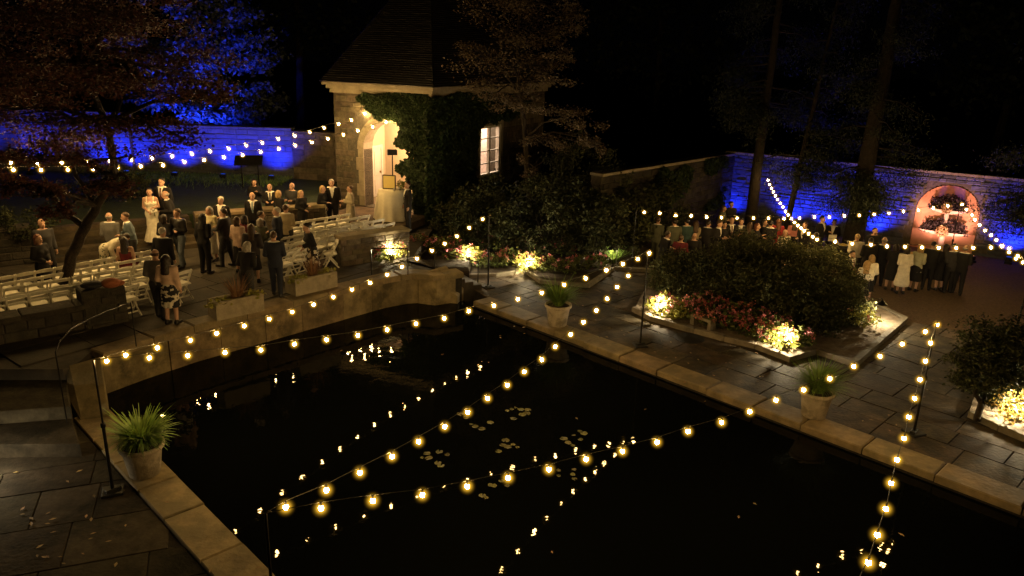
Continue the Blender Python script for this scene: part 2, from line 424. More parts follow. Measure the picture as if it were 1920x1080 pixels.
# the two end blocks that step the wall down to the path
def end_block(label, ring, tops):
    mb = MB(); mb.prism(ccw(ring) if area(ring) > 0 else list(reversed(ring)), -0.3, tops if area(ring) > 0 else list(reversed(tops)), bev=0.05)
    return mb.build('end_stone', m_cope, PW)
e = [Vector(p) for p in pool_top]
ring = [tuple(Vector(gp(*p, z)[:2])) for p, z in (((128,688),0.75),((190,668),0.85),((205,775),0.12),((150,783),0.10),((122,730),0.45))]
end_block('', ring, [0.80, 0.86, 0.16, 0.12, 0.42])
ring = [gp(800,512,ZC)[:2], gp(836,500,ZC)[:2], gp(870,538,.12)[:2], gp(858,555,.10)[:2], gp(815,540,.3)[:2]]
end_block('', ring, [0.86, 0.86, 0.15, 0.13, 0.5])

# ------------------------------------------------------------------ paving
def paving(name, label, region, d, wmin, wmax, lmin, lmax, z, m, mj, gap=0.02, thick=0.07, holes=(), limit=290, order=None, base=True, jz=0.006):
    """region: convex ccw outline; courses run along d"""
    region = ccw(region); d = Vector(d).normalized(); nn = Vector((-d.y, d.x))
    mb = MB()
    if base: mb.prism(region, -1.05, z-0.028)
    root = mb.build(name, mj, kind='structure', label=label) if base else empty(name, kind='structure', label=label)
    us = [Vector(p).dot(d) for p in region]; vs = [Vector(p).dot(nn) for p in region]
    out = []
    v = min(vs)-0.1
    while v < max(vs):
        wd = random.uniform(wmin, wmax); u = min(us)-random.uniform(0, lmax)
        while u < max(us):
            L = random.uniform(lmin, lmax)
            q = [d*(u+gap/2)+nn*(v+gap/2), d*(u+L-gap/2)+nn*(v+gap/2), d*(u+L-gap/2)+nn*(v+wd-gap/2), d*(u+gap/2)+nn*(v+wd-gap/2)]
            c = clip_convex([tuple(x) for x in q], region)
            if len(c) >= 3 and area(c) > 0.04:
                cc = (sum(x[0] for x in c)/len(c), sum(x[1] for x in c)/len(c))
                if not any(inside(cc, h) for h in holes): out.append((cc, c))
            u += L
        v += wd
    out.sort(key=lambda t_: math.hypot(*t_[0]))
    rest = MB()
    for i, (cc, c) in enumerate(out):
        zt = z+random.uniform(-jz, jz)
        if i < limit:
            mb = MB(); mb.prism(c, z-thick, zt, bev=0.008); mb.build('flagstone', m, root)
        else: rest.prism(c, z-thick, zt, bev=0.008)
    if rest.v: rest.build('flagstone', m, root, kind='stuff')
    return root
c0 = RA+ND*0.70
bed_line = [gp(x, y)[:2] for x, y in ((880,513),(985,511),(1012,530),(1105,538),(1150,503))]
R_region = [tuple(RA+ND*0.70-VD*0.3), tuple(RA+ND*0.70+VD*15.5), (16.0, 12.3), (13.0, 14.2), (9.4, 16.4), (5.6, 26.5), (0.0, 26.5), (-2.2, 24.6)]
R_region = hull([tuple(RA+ND*0.70-VD*0.3), tuple(RA+ND*0.70+VD*24), (27, 9), (24, 12.5), gp(2150, 800)[:2], gp(1715, 682)[:2], gp(1648, 652)[:2], gp(1215, 500)[:2], gp(985, 505)[:2], gp(840, 510)[:2]])
paving('pool_terrace', 'stone flag paving between the pool and the planting beds', R_region, VD, 0.55, 1.05, 0.8, 1.6, 0.0, m_flag, m_joint)
# near-left path
L_region = [tuple(LA+LN*0.70-LD*0.2), tuple(LA+LN*0.70+LD*9), (-9, 4.0), (-15, 8.5), gp(-200, 834, 0)[:2], gp(155, 834, 0)[:2]]
L_region = hull(L_region)
paving('garden_path', 'dark stone flag path along the near pool edge', L_region, (0.93, 0.36), 0.75, 1.2, 0.9, 1.7, 0.0, m_flagd, m_joint)
# upper courtyard (base is concave, so two sheets of flags share it)
CY = [tuple(along(s_)+along_n(s_)*0.47) for s_ in np.linspace(0.1, TOT-0.4, 10)]
ctop = [gp(140, 684, ZC)[:2]] + CY + [gp(822, 506, ZC)[:2], gp(775, 478, ZC)[:2], (-3.0, 29.4), (-6.0, 33), (-30, 45), (-40, 22), gp(-250, 690, ZC)[:2], gp(118, 690, ZC)[:2]]
mb = MB(); mb.prism(ccw(ctop), -1.05, ZC-0.028)
CYARD = mb.build('courtyard', m_flag2, kind='structure', label='dim stone courtyard raised behind the pool wall')
conv = [(-8.9, 13.4), (-3.6, 20.9), (-3.6, 33), (-17, 33), (-20, 20)]
def in_cy(p): return inside(p, ctop)
d = Vector((0.60, 0.80)); nn = Vector((-d.y, d.x)); cand = []
v = -2.0
for r_ in range(40):
    wd = random.uniform(0.8, 1.3); u = -4.0
    while u < 40:
        L = random.uniform(1.0, 2.0); q = [d*(u+.01)+nn*(v+.01), d*(u+L-.01)+nn*(v+.01), d*(u+L-.01)+nn*(v+wd-.01), d*(u+.01)+nn*(v+wd-.01)]
        if all(in_cy(x) for x in q) : cand.append([tuple(x) for x in q])
        u += L
    v += wd
cand = [c for c in cand if c[0][1] < 30 and c[0][0] > -17]
cand.sort(key=lambda c: math.hypot(*c[0]))
for c in cand[:280]:
    mb = MB(); mb.prism(ccw(c), ZC-0.07, ZC+random.uniform(-0.004, 0.004), bev=0.006); mb.build('flagstone', m_flag2, CYARD)
# steps down from the courtyard, left
def steps(name, label, a, b, rise_from, rise_to, n, depth, m):
    """a,b = ends of the top edge (2D), going down to the right of a->b"""
    a, b = Vector(a), Vector(b); dn = (b-a).normalized(); out = Vector((dn.y, -dn.x))
    root = empty(name, kind='structure', label=label); h = (rise_from-rise_to)/n
    for i in range(n):
        z1 = rise_from-h*(i+1)+0.0
        if i == n-1: break
        q = [a+out*(depth*i), b+out*(depth*i), b+out*(depth*(i+1)+0.03), a+out*(depth*(i+1)+0.03)]
        mb = MB(); mb.prism(ccw([tuple(x) for x in q]), -1.05, z1, bev=0.015); mb.build('step', m, root)
    return root
root = empty('left_steps', kind='structure', label='worn stone steps from courtyard down to the near path')
for (pa_, pb_, za_), (pc_, pd_, zb_) in ((((-250,690),(122,690),ZC), ((-250,790),(132,762),.53)), (((-250,790),(132,762),.53), ((-250,836),(150,832),.27))):
    q = [gp(*pa_, za_), gp(*pb_, za_), gp(*pd_, zb_), gp(*pc_, zb_)]; mb = MB(); mb.prism(ccw([tuple(x[:2]) for x in q]), -1.05, zb_, bev=.025); mb.build('step', m_flagd, root)
steps('right_steps', 'stone steps from courtyard down to the pool terrace', gp(822, 507, ZC)[:2], gp(776, 480, ZC)[:2], ZC, 0.0, 6, 0.30, m_flag2)
# terrace of the far right
mb = MB(); mb.prism(ccw([gp(1646, 648, ZT)[:2], gp(1722, 682, ZT)[:2], (22, 12), (27, 8), (60, 2), (60, 62), (3, 62), (3.2, 29), gp(1225, 500, ZT)[:2]]), -1.05, ZT)
mb.build('gravel_terrace', m_gravel, kind='structure', label='brown gravel terrace where the guests gather')
mb = MB(); mb.prism(ccw([gp(1645,652)[:2], gp(1722,684)[:2], gp(1728,676)[:2], gp(1652,645)[:2]]), -0.9, 0.012, bev=0.015)
mb.build('terrace_step', m_flag, kind='structure', label='single low stone step at the terrace edge')

# upper lawn with its retaining wall and the wide steps
SA, SB = Vector((-14.3, 21.9)), Vector((-10.4, 24.5))        # foot of the wide steps
sd = (SB-SA).normalized(); sn = Vector((-sd.y, sd.x))          # back
lawn = [(-70, 70), (-70, 2), (-26, 15.5)] + [tuple(SA+sn*1.75), tuple(SB+sn*1.75), (-6.9, 27.3), (-7.6, 31.2), (-7, 70)]
mb = MB(); mb.prism(ccw(lawn), -1.05, ZL); mb.build('lawn', m_lawn, kind='structure', label='dark lawn above the courtyard')
root = empty('lawn_steps', kind='structure', label='wide stone steps up from courtyard to the lawn')
for i in range(5):
    q = [SA+sn*(0.36*i), SB+sn*(0.36*i), SB+sn*(1.78), SA+sn*(1.78)]
    mb = MB(); mb.prism(ccw([tuple(x) for x in q]), ZC-0.1+i*0.16-(0.0 if i else 0.0), ZC+(i+1)*0.1595, bev=0.02); mb.build('step', m_flag, root)

# ------------------------------------------------------------------ stone walls
def wall_stones(P, dr, L, z0, z1, nrm, ch, lens, proud, m, name, parent, single=True, skip=None, limit=300, gap=0.012, jitter=0.015, depth=0.06):
    """courses of uneven stones on the face of a wall through P along dr"""
    P = Vector(P); dr = Vector(dr); nrm = Vector(nrm); cnt = 0; joined = MB(); z = z0
    while z < z1-0.03:
        h = min(random.uniform(*ch), z1-z); s = -random.uniform(0, lens[0])
        while s < L:
            ln = random.uniform(*lens); a, b = max(0, s)+gap/2, min(L, s+ln)-gap/2; s += ln
            if b-a < 0.06: continue
            zz0, zz1 = z+gap/2, z+h-gap/2
            if skip and skip(a, b, zz0, zz1): continue
            pr = random.uniform(*proud); j = lambda: random.uniform(-jitter, jitter)
            bt = []; cs = [(a, zz0), (b, zz0), (b, zz1), (a, zz1)]; i_ = 0.018
            fr = [(a+i_+abs(j()), zz0+i_+abs(j())), (b-i_-abs(j()), zz0+i_+abs(j())), (b-i_-abs(j()), zz1-i_-abs(j())), (a+i_+abs(j()), zz1-i_-abs(j()))]
            V = [(*(P+dr*x-nrm*depth), y) for x, y in cs]+[(*(P+dr*x+nrm*(pr*0.4)), y) for x, y in cs]+[(*(P+dr*x+nrm*(pr+j()*0.5)), y) for x, y in fr]
            F = [(0,1,5,4),(1,2,6,5),(2,3,7,6),(3,0,4,7),(4,5,9,8),(5,6,10,9),(6,7,11,10),(7,4,8,11),(8,9,10,11)]
            if single and cnt < limit: 
                mb = MB(); mb.add(V, F); mb.build(name, m, parent)
            else: joined.add(V, F)
            cnt += 1
        z += h
    if joined.v: joined.build(name, m, parent, kind='stuff')
def wall_core(P, dr, L, z0, z1, nrm, th, m, name, label, cat, cap=None, capm=None, top=None):
    P = Vector(P); dr = Vector(dr); nrm = Vector(nrm)
    root = empty(name, (0,0,0), 0, label, cat)
    mb = MB(); q = [P, P+dr*L, P+dr*L-nrm*th, P-nrm*th]; mb.prism(ccw([tuple(x) for x in q]), z0, z1); mb.build('core', m, root)
    if cap:
        s = 0.0
        while s < L-0.05:
            ln = min(random.uniform(*cap), L-s); 
            if L-s-ln < 0.3: ln = L-s
            q = [P+dr*(s+.006)+nrm*0.07, P+dr*(s+ln-.006)+nrm*0.07, P+dr*(s+ln-.006)-nrm*(th+0.07), P+dr*(s+.006)-nrm*(th+0.07)]
            mb = MB(); mb.prism(ccw([tuple(x) for x in q]), z1+0.002, z1+0.11+random.uniform(-.006,.006), bev=0.02); mb.build('coping_stone', capm, root); s += ln
    return root
def seg(a, b, toward):
    a, b = Vector(a), Vector(b); d_ = (b-a).normalized(); n_ = Vector((-d_.y, d_.x))
    if n_.dot(Vector(toward)-a) < 0: n_ = -n_
    return a, d_, (b-a).length, n_
CAMP = (0, 0)
# right parapet between chairs and the pool stairs
a, d, L, nr = seg(gp(640, 500, ZC)[:2], gp(768, 480, ZC)[:2], (0, 18)); PH = .95
r_ = wall_core(a, d, L, -0.3, ZC+0.84, nr, 0.4, m_mortar, 'parapet_wall', 'low stone parapet wall in front of chairs by the lit flowers', 'wall', (0.7, 1.2), m_cope)
wall_stones(a, d, L, ZC-0.02, ZC+0.84, nr, (0.13, 0.2), (0.25, 0.6), (0.01, 0.035), m_rubble, 'stone', r_, limit=80)
# left parapet and its pier
a, d, L, nr = seg(gp(232, 532, ZC+0.95)[:2], gp(-70, 580, ZC+.95)[:2], (-8, 10))
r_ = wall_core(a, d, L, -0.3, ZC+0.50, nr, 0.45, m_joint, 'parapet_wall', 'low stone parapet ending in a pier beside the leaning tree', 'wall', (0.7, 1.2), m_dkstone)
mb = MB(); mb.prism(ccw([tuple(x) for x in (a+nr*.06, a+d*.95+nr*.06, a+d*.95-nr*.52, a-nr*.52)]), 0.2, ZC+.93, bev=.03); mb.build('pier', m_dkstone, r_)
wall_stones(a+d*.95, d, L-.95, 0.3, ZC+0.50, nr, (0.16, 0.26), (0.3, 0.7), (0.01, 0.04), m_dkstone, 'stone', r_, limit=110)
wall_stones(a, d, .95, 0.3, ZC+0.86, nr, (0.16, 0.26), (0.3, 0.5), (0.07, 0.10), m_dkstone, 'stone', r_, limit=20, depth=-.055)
# retaining wall of the lawn right of the wide steps, and left of them
a, d, L, nr = seg(SB+sn*0.5, (-6.85, 27.15), (-5, 20))
r_ = wall_core(a, d, L, ZC-0.3, ZL+0.12, nr, 0.4, m_mortar, 'retaining_wall', 'low stone retaining wall behind the standing guests', 'wall', (0.7, 1.2), m_cope)
wall_stones(a, d, L, ZC, ZL+0.12, nr, (0.14, 0.22), (0.25, 0.6), (0.01, 0.035), m_rubble, 'stone', r_, limit=120)
a, d, L, nr = seg(SA+sn*0.3, (-26, 14.6), (-14, 14))
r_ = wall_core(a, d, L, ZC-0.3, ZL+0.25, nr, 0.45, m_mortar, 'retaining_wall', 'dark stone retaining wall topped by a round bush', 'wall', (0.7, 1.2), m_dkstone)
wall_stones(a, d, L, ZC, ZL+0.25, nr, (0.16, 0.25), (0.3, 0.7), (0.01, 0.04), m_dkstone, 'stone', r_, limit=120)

# blue lit garden wall, left (two heights)
A0, _d = Vector(gp(552, 335, ZL)), Vector((-1, .02, 0)).normalized()
def on_wall(px):
    s_, z_ = wp(px, 260, A0[:2], _d[:2]); return A0+_d*s_
A1, A2 = on_wall(248), on_wall(-120)
zt1 = ap(450, 242, on_wall(450).y)[2]; zt0 = ap(150, 212, on_wall(150).y)[2]; print('blue wall', A0, A1, A2, zt1, zt0)
a, d, L, nr = seg(A0[:2], A1[:2], CAMP)
r_ = wall_core(a, d, L, 0.8, zt1, nr, 0.5, m_mortar, 'garden_wall', 'long coursed stone wall washed in blue light behind the lawn', 'wall', (0.9, 1.4), m_pale)
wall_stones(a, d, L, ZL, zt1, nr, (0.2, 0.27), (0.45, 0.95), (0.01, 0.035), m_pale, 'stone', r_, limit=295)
a, d, L, nr = seg((A1[0], A1[1]-0.25), A2[:2], CAMP)
r_ = wall_core(a, d, L, 0.8, zt0, nr, 0.5, m_mortar, 'garden_wall', 'taller blue lit stone wall behind the reddish maple', 'wall', (0.9, 1.4), m_pale)
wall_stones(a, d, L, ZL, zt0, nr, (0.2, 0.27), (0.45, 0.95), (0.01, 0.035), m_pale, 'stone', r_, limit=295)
# dark return pier between that wall and the pavilion
a, d, L, nr = seg((A0[0], A0[1]), (-7.3, 33.0), (0, 20))
r_ = wall_core(a, d, L, 0.8, zt1-.1, nr, 0.5, m_mortar, 'garden_wall', 'unlit stone wall joining the blue wall to the pavilion', 'wall', (0.9, 1.4), m_rubble)
wall_stones(a, d, L, ZL, zt1-.1, nr, (0.2, 0.3), (0.4, 0.9), (0.01, 0.035), m_rubble, 'stone', r_, limit=200)

# blue lit rubble wall, right, with the niche
W0 = Vector(gp(1366, 414, ZT)[:2]); W1 = Vector(gp(1910, 490, ZT)[:2]); W1 = W0+(W1-W0)*1.35; W0 = W0-(W1-W0).normalized()*.5; _q = wp(1600, 305, W0, (W1-W0).normalized()); WZ = _q[1]-.12; print('right wall', W0, W1, WZ, wp(1370, 280, W0, (W1-W0).normalized()), wp(1920, 338, W0, (W1-W0).normalized()))
a, d, L, nr = seg(W0, W1, CAMP)
def ws(px, py): return wp(px, py, a, d)
sL, _ = ws(1708, 440); sR, _ = ws(1829, 440); sM = (sL+sR)/2; hw = (sR-sL)/2
_, zt = ws(1768, 346); zsp = zt-min(hw, 1.25)*1.0; _, zb = ws(1712, 462)
def niche_half(z):
    if z < zsp: return hw
    q = (z-zsp)/(zt-zsp); return hw*math.sqrt(max(0, 1-q*q)) if q < 1 else 0
r_ = empty('garden_wall', (0,0,0), 0, 'rough stone wall washed in blue light with an arched niche', 'wall'); RW = r_
mb = MB()
def wq(s0, s1, z0, z1, th=0.5, back=0.0):
    q = [a+d*s0-nr*back, a+d*s1-nr*back, a+d*s1-nr*th, a+d*s0-nr*th]; mb.prism(ccw([tuple(x) for x in q]), z0, z1)
wq(0, sL, -0.9, WZ); wq(sR, L, -0.9, WZ)
N = 14
for i in range(N):   # spandrels above the arch
    z0_, z1_ = zsp+(zt-zsp)*i/N, zsp+(zt-zsp)*(i+1)/N; h_ = niche_half(z0_)
    if hw-h_ > 0.01: wq(sL, sM-h_, z0_, z1_); wq(sM+h_, sR, z0_, z1_)
wq(sL, sR, zt, WZ); wq(sL, sR, -0.9, zb-0.02)
mb.build('core', m_mortar, r_)
def sk(s0, s1, z0, z1):
    for s_ in (s0, (s0+s1)/2, s1):
        for z_ in (z0, z1):
            if zb < z_ < zt and abs(s_-sM) < niche_half(z_)+0.05: return True
    return False
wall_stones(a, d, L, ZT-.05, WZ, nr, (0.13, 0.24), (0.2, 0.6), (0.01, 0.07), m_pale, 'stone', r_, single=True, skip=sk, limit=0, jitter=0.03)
mb = MB()
s = 0.0
while s < L:
    q = [a+d*(s+.006)+nr*0.09, a+d*(s+1.19)+nr*0.09, a+d*(s+1.19)-nr*0.59, a+d*(s+.006)-nr*0.59]
    mb = MB(); mb.prism(ccw([tuple(x) for x in q]), WZ+0.002, WZ+0.12, bev=0.02); mb.build('coping_stone', m_trim, r_); s += 1.2
m_niche = mat('niche plaster', (0.58, 0.33, 0.22), (0.48, 0.27, 0.18), rough=0.85, nscale=3, bump=0.2)
mb = MB(); wq(sL-0.05, sR+0.05, zb-0.5, zt+0.1, th=.8, back=0.30)
mb.build('niche_back', m_niche, r_)
mb = MB()   # reveal of the arch
ring = [(sM-hw, zb)]+[(sM+hw*math.cos(math.pi-t_), zsp+(zt-zsp)*math.sin(t_)) for t_ in np.linspace(0, math.pi, 18)]+[(sM+hw, zb)]
V = []; F = []
for s_, z_ in ring: V.append((*(a+d*s_+nr*0.02), z_)); V.append((*(a+d*s_-nr*0.30), z_))
for i in range(len(ring)-1): F.append((2*i, 2*i+1, 2*i+3, 2*i+2))
V += [(*(a+d*sL+nr*0.04), zb), (*(a+d*sR+nr*0.04), zb), (*(a+d*sR-nr*0.30), zb), (*(a+d*sL-nr*0.30), zb)]; k = len(V); F.append((k-4, k-3, k-2, k-1))
mb.add(V, F); mb.build('niche_reveal', m_niche, r_)
NICHE = dict(a=a, d=d, nr=nr, sM=sM, zb=zb, zt=zt, hw=hw)
# two-tier planter dish inside the niche
c = a+d*sM-nr*0.04
fo = empty('tiered_basin', (c.x, c.y, zb), math.atan2(d.y, d.x), 'two tiered stone dish of dark flowers in the orange niche', 'basin')
m_basin = mat('basin stone', (0.50, 0.42, 0.36), (0.38, 0.30, 0.26), rough=0.7, nscale=5)
hh = zt-zb
def dish(z, rx, name):
    mb = MB(); pr = [(0.06, 0.0), (0.35, 0.03), (0.8, 0.10), (1.0, 0.19), (1.02, 0.21), (0.95, 0.20), (0.7, 0.15), (0.01, 0.12)]
    n = 24; V = []; F = []
    for q, zz in pr:
        for j in range(n):
            t_ = 2*math.pi*j/n; V.append((rx*q*math.cos(t_), 0.24*q*math.sin(t_), z+zz))
    for i in range(len(pr)-1):
        for j in range(n): F.append((i*n+j, i*n+(j+1)%n, (i+1)*n+(j+1)%n, (i+1)*n+j))
    mb.add(V, F); mb.build(name, m_basin, fo, smooth=True)
m_heather = mat('dark heather', (0.05, 0.035, 0.04), (0.025, 0.02, 0.022), rnd=0.5); m_cream = mat('cream blossom', (0.55, 0.40, 0.22), rnd=0.2)
dish(hh*0.22, hw*0.80, 'lower_dish'); dish(hh*0.56, hw*0.58, 'upper_dish')
mb = MB(); mb.lathe([(0.18, 0), (0.12, hh*0.1), (0.1, hh*0.24)], n=12); mb.build('pedestal', m_basin, fo)
mb = MB(); mb.lathe([(0.10, hh*0.3), (0.09, hh*0.57)], n=12); mb.build('stem', m_basin, fo)
for z, rx, nm in ((hh*0.22+0.2, hw*0.74, 'planting'), (hh*0.56+0.26, hw*0.62, 'planting')):
    P = blob_points(2600, (0, 0, z+.06), (rx, 0.20, hh*0.175), 0.7, lumps=.12); P = P[P[:, 2] > z-0.10]; leaf_obj(nm, P, 0.10, m_heather, fo)
    P = blob_points(460, (-0.05, -0.20, z+.03), (rx*0.28, 0.10, hh*0.085), 0.95, lumps=.1); leaf_obj('blossoms', P, 0.075, m_cream, fo, aspect=0.9)

# unlit return wall running from the corner toward the pavilion
a, d, L, nr = seg(tuple(W0+(W1-W0).normalized()*.45), gp(1128, 329, WZ)[:2], (14, 30))
r_ = wall_core(a, d, L, -0.9, WZ-0.05, nr, 0.5, m_mortar, 'garden_wall', 'dim creeper grown stone wall behind the bushes', 'wall', (0.9, 1.5), m_trim)
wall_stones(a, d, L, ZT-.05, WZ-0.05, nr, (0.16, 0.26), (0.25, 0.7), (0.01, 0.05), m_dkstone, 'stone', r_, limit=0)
DIMWALL = (a, d, L, nr)
# ------------------------------------------------------------------ pavilion
ZE = 5.95
K0, KV, K2 = Vector(gp(602,152,ZE)[:2]), Vector(gp(812,164,ZE)[:2]), Vector(gp(1040,153,ZE)[:2])
d1 = (KV-K0).normalized(); n1_ = Vector((d1.y, -d1.x))       # faces right / camera
d2 = (K2-KV).normalized(); n2_ = Vector((d2.y, -d2.x))
OV = 0.32
def isect(P, d, Q, e):
    det = d.x*(-e.y)+e.x*d.y; r = Q-P; t_ = (r.x*(-e.y)+e.x*r.y)/det; return P+d*t_
P0 = K0-n1_*OV+d1*OV; V0 = isect(K0-n1_*OV, d1, KV-n2_*OV, d2); P2 = K2-n2_*OV-d2*OV
LW1, LW2 = (V0-P0).length, (P2-V0).length
PAV = empty('stone_pavilion', (0,0,0), 0, 'stone garden pavilion with glowing arch, slate roof and ivy', 'building')
def w1(px, py): return wp(px, py, P0, d1)
def w2(px, py): return wp(px, py, V0, d2)
ZF = 1.10
sl = w1(683, 300)[0]; zap = w1(718, 228)[1]; sr_ = min(LW1-0.45, w1(780, 300)[0]); sm = (sl+sr_)/2; ahw = (sr_-sl)/2; zs = zap-ahw*0.95
print('arch', round(sl,2), round(sr_,2), round(zap,2), round(zs,2), 'walls', round(LW1,2), round(LW2,2))
def arch_half(z):
    if z <= zs: return ahw
    q = (z-zs)/(zap-zs); return ahw*math.sqrt(max(0, 1-q*q)) if q < 1 else 0.0
TH = 0.55
def wallbox(mb, P, d, n, s0, s1, z0, z1, th=TH, back=0.0):
    q = [P+d*s0-n*back, P+d*s1-n*back, P+d*s1-n*th, P+d*s0-n*th]; mb.prism(ccw([tuple(x) for x in q]), z0, z1)
mb = MB(); wallbox(mb, P0, d1, n1_, 0, sl, 0, ZE-0.3); wallbox(mb, P0, d1, n1_, sr_, LW1, 0, ZE-0.3); wallbox(mb, P0, d1, n1_, sl, sr_, zap, ZE-0.3); wallbox(mb, P0, d1, n1_, sl, sr_, 0, ZF-0.01)
NA = 16
for i in range(NA):
    z0_, z1_ = zs+(zap-zs)*i/NA, zs+(zap-zs)*(i+1)/NA; h_ = arch_half(z0_)
    if ahw-h_ > 0.01: wallbox(mb, P0, d1, n1_, sl, sm-h_, z0_, z1_); wallbox(mb, P0, d1, n1_, sm+h_, sr_, z0_, z1_)
mb.build('arch_wall', m_mortar, PAV)
wl, wzt = w2(899, 238); wr, _ = w2(937, 240); _, wzb = w2(917, 328)
print('pav', K0, KV, K2, P0, V0, P2); print('window', round(wl,2), round(wr,2), round(wzb,2), round(wzt,2))
mb = MB(); wallbox(mb, V0, d2, n2_, 0, wl, 0, ZE-0.3); wallbox(mb, V0, d2, n2_, wr, LW2, 0, ZE-0.3); wallbox(mb, V0, d2, n2_, wl, wr, wzt, ZE-0.3); wallbox(mb, V0, d2, n2_, wl, wr, 0, wzb)
mb.build('window_wall', m_mortar, PAV)
# end wall to the left, going back
dE = -n1_
mb = MB(); q = [P0-n1_*TH, P0+d1*TH-n1_*TH, P0+d1*TH-n1_*8, P0-n1_*8]; mb.prism(ccw([tuple(x) for x in q]), 0, ZE-0.3); mb.build('end_wall', m_mortar, PAV)
wall_stones(P0, -n1_, 8, ZL, ZE-0.3, -d1, (0.2, 0.3), (0.35, 0.8), (0.01, 0.03), m_rubble, 'stone', PAV, limit=0)
q = [P2-n2_*TH, P2-d2*TH-n2_*TH, P2-d2*TH-n2_*8, P2-n2_*8]; mb = MB(); mb.prism(ccw([tuple(x) for x in q]), 0, ZE-0.3); mb.build('end_wall', m_mortar, PAV)
def skA(a, b, z0, z1):
    for s_ in (a, (a+b)/2, b):
        for z_ in (z0, z1):
            if z_ < zap+0.32 and z_ > ZF-0.1:
                hh_ = arch_half(max(z_-0.30, ZF)) if z_ > zs else ahw
                if abs(s_-sm) < hh_+0.34: return True
    return False
wall_stones(P0, d1, sl+0.5, ZC-0.3, ZE-0.3, n1_, (0.17, 0.27), (0.28, 0.62), (0.005, 0.04), m_rubble, 'stone', PAV, skip=skA, limit=200)
wall_stones(P0+d1*(sl+0.5), d1, LW1-sl-0.5, ZC-0.3, ZE-0.3, n1_, (0.17, 0.27), (0.28, 0.62), (0.005, 0.04), m_rubble, 'stone', PAV, skip=lambda a_, b_, c_, e_: skA(a_+sl+.5, b_+sl+.5, c_, e_), limit=0)
def skW(a, b, z0, z1): return b > wl-0.16 and a < wr+0.16 and z1 > wzb-0.2 and z0 < wzt+0.16
wall_stones(V0, d2, LW2, 0.0, ZE-0.3, n2_, (0.17, 0.27), (0.28, 0.62), (0.005, 0.04), m_rubble, 'stone', PAV, skip=skW, limit=80)
# arch voussoirs and jamb stones, each a block through the wall
def arch_block(pts_sz, proud=0.05, depth=TH+0.02):
    mb = MB(); n = len(pts_sz)
    V = [(*(P0+d1*s_+n1_*proud), z_) for s_, z_ in pts_sz]+[(*(P0+d1*s_-n1_*depth), z_) for s_, z_ in pts_sz]
    F = [tuple(range(n)), tuple(reversed(range(n, 2*n)))]+[(i, n+i, n+(i+1)%n, (i+1)%n) for i in range(n)]
    mb.add(V, F); return mb.build('voussoir', m_trim, PAV)
for side in (-1, 1):
    z = ZF
    while z < zs-0.05:
        h = min(random.uniform(0.38, 0.6), zs-z); s_in = sm+side*ahw; s_out = s_in+side*random.choice((0.26, 0.36))
        arch_block([(min(s_in, s_out), z+.006), (max(s_in, s_out), z+.006), (max(s_in, s_out), z+h-.006), (min(s_in, s_out), z+h-.006)]); z += h
NV = 13
for i in range(NV):
    t0, t1 = math.pi*(i+.02)/NV, math.pi*(i+.98)/NV
    arch_block([(sm-ahw*math.cos(t0), zs+(zap-zs)*math.sin(t0)), (sm-ahw*math.cos(t1), zs+(zap-zs)*math.sin(t1)), (sm-(ahw+.3)*math.cos(t1), zs+(zap-zs+.3)*math.sin(t1)), (sm-(ahw+.3)*math.cos(t0), zs+(zap-zs+.3)*math.sin(t0))])
# loggia: floor, back wall with the door, side walls, vault
DEP = 2.65
mb = MB(); q = [P0+d1*0.5-n1_*TH, P0+d1*(LW1-0.3)-n1_*TH, P0+d1*(LW1-0.3)-n1_*(DEP+.2), P0+d1*0.5-n1_*(DEP+.2)]; mb.prism(ccw([tuple(x) for x in q]), 0, ZF); mb.build('loggia_floor', m_trim, PAV)
mb = MB(); wallbox(mb, P0, d1, n1_, 0.3, LW1, ZF, 5.25, th=DEP+0.3, back=DEP); mb.build('interior_wall', m_plaster, PAV)
mb = MB(); mb.prism(ccw([tuple(x) for x in (V0-n2_*(TH+.012)+d2*(TH+.03), V0-n2_*(TH+.012)+d2*(DEP-.02), V0-n2_*(TH+.07)+d2*(DEP-.02), V0-n2_*(TH+.07)+d2*(TH+.03))]), ZF+.003, 5.25); mb.build('interior_wall', m_plaster, PAV)
for s_ in (0.413,):
    mb = MB(); q = [P0+d1*s_-n1_*(TH+.01), P0+d1*(s_+.15)-n1_*(TH+.01), P0+d1*(s_+.15)-n1_*(DEP-.005), P0+d1*s_-n1_*(DEP-.005)]; mb.prism(ccw([tuple(x) for x in q]), ZF+.003, 5.25); mb.build('interior_wall', m_plaster, PAV)
mb = MB(); q = [P0+d1*0.56-n1_*(TH+.01), P0+d1*(LW1-.52)-n1_*(TH+.01), P0+d1*(LW1-.52)-n1_*(DEP-.01), P0+d1*.56-n1_*(DEP-.01)]; mb.prism(ccw([tuple(x) for x in q]), 5.1, 5.2); mb.build('loggia_ceiling', m_plaster, PAV)
PB = P0+d1*0.57; dB = -n1_          # left side wall of the loggia, running back from the arch
t0, dzt = wp(684, 281, PB, dB); t1, _ = wp(712, 284, PB, dB); t0 = max(t0, TH+.15); t1 = min(max(t1, t0+.9), DEP-.3); dzt = min(dzt, 4.2); print('door', t0, t1, dzt)
def sb(mb, s0, s1, z0, z1, f0, f1):
    q = [PB+dB*s0+d1*f0, PB+dB*s1+d1*f0, PB+dB*s1+d1*f1, PB+dB*s0+d1*f1]; mb.prism(ccw([tuple(x) for x in q]), z0, z1)
mb = MB(); sb(mb, t0, t1, ZF+.01, dzt, -.01, .05); DO = mb.build('door', m_white, PAV)
mb = MB(); sb(mb, t0-.13, t0-.002, ZF+.01, dzt+.13, -.01, .08); sb(mb, t1+.002, t1+.13, ZF+.01, dzt+.13, -.01, .08); sb(mb, t0, t1, dzt+.002, dzt+.13, -.01, .08); mb.build('door_frame', m_white, PAV)
dm, hd = t1-t0, dzt-ZF
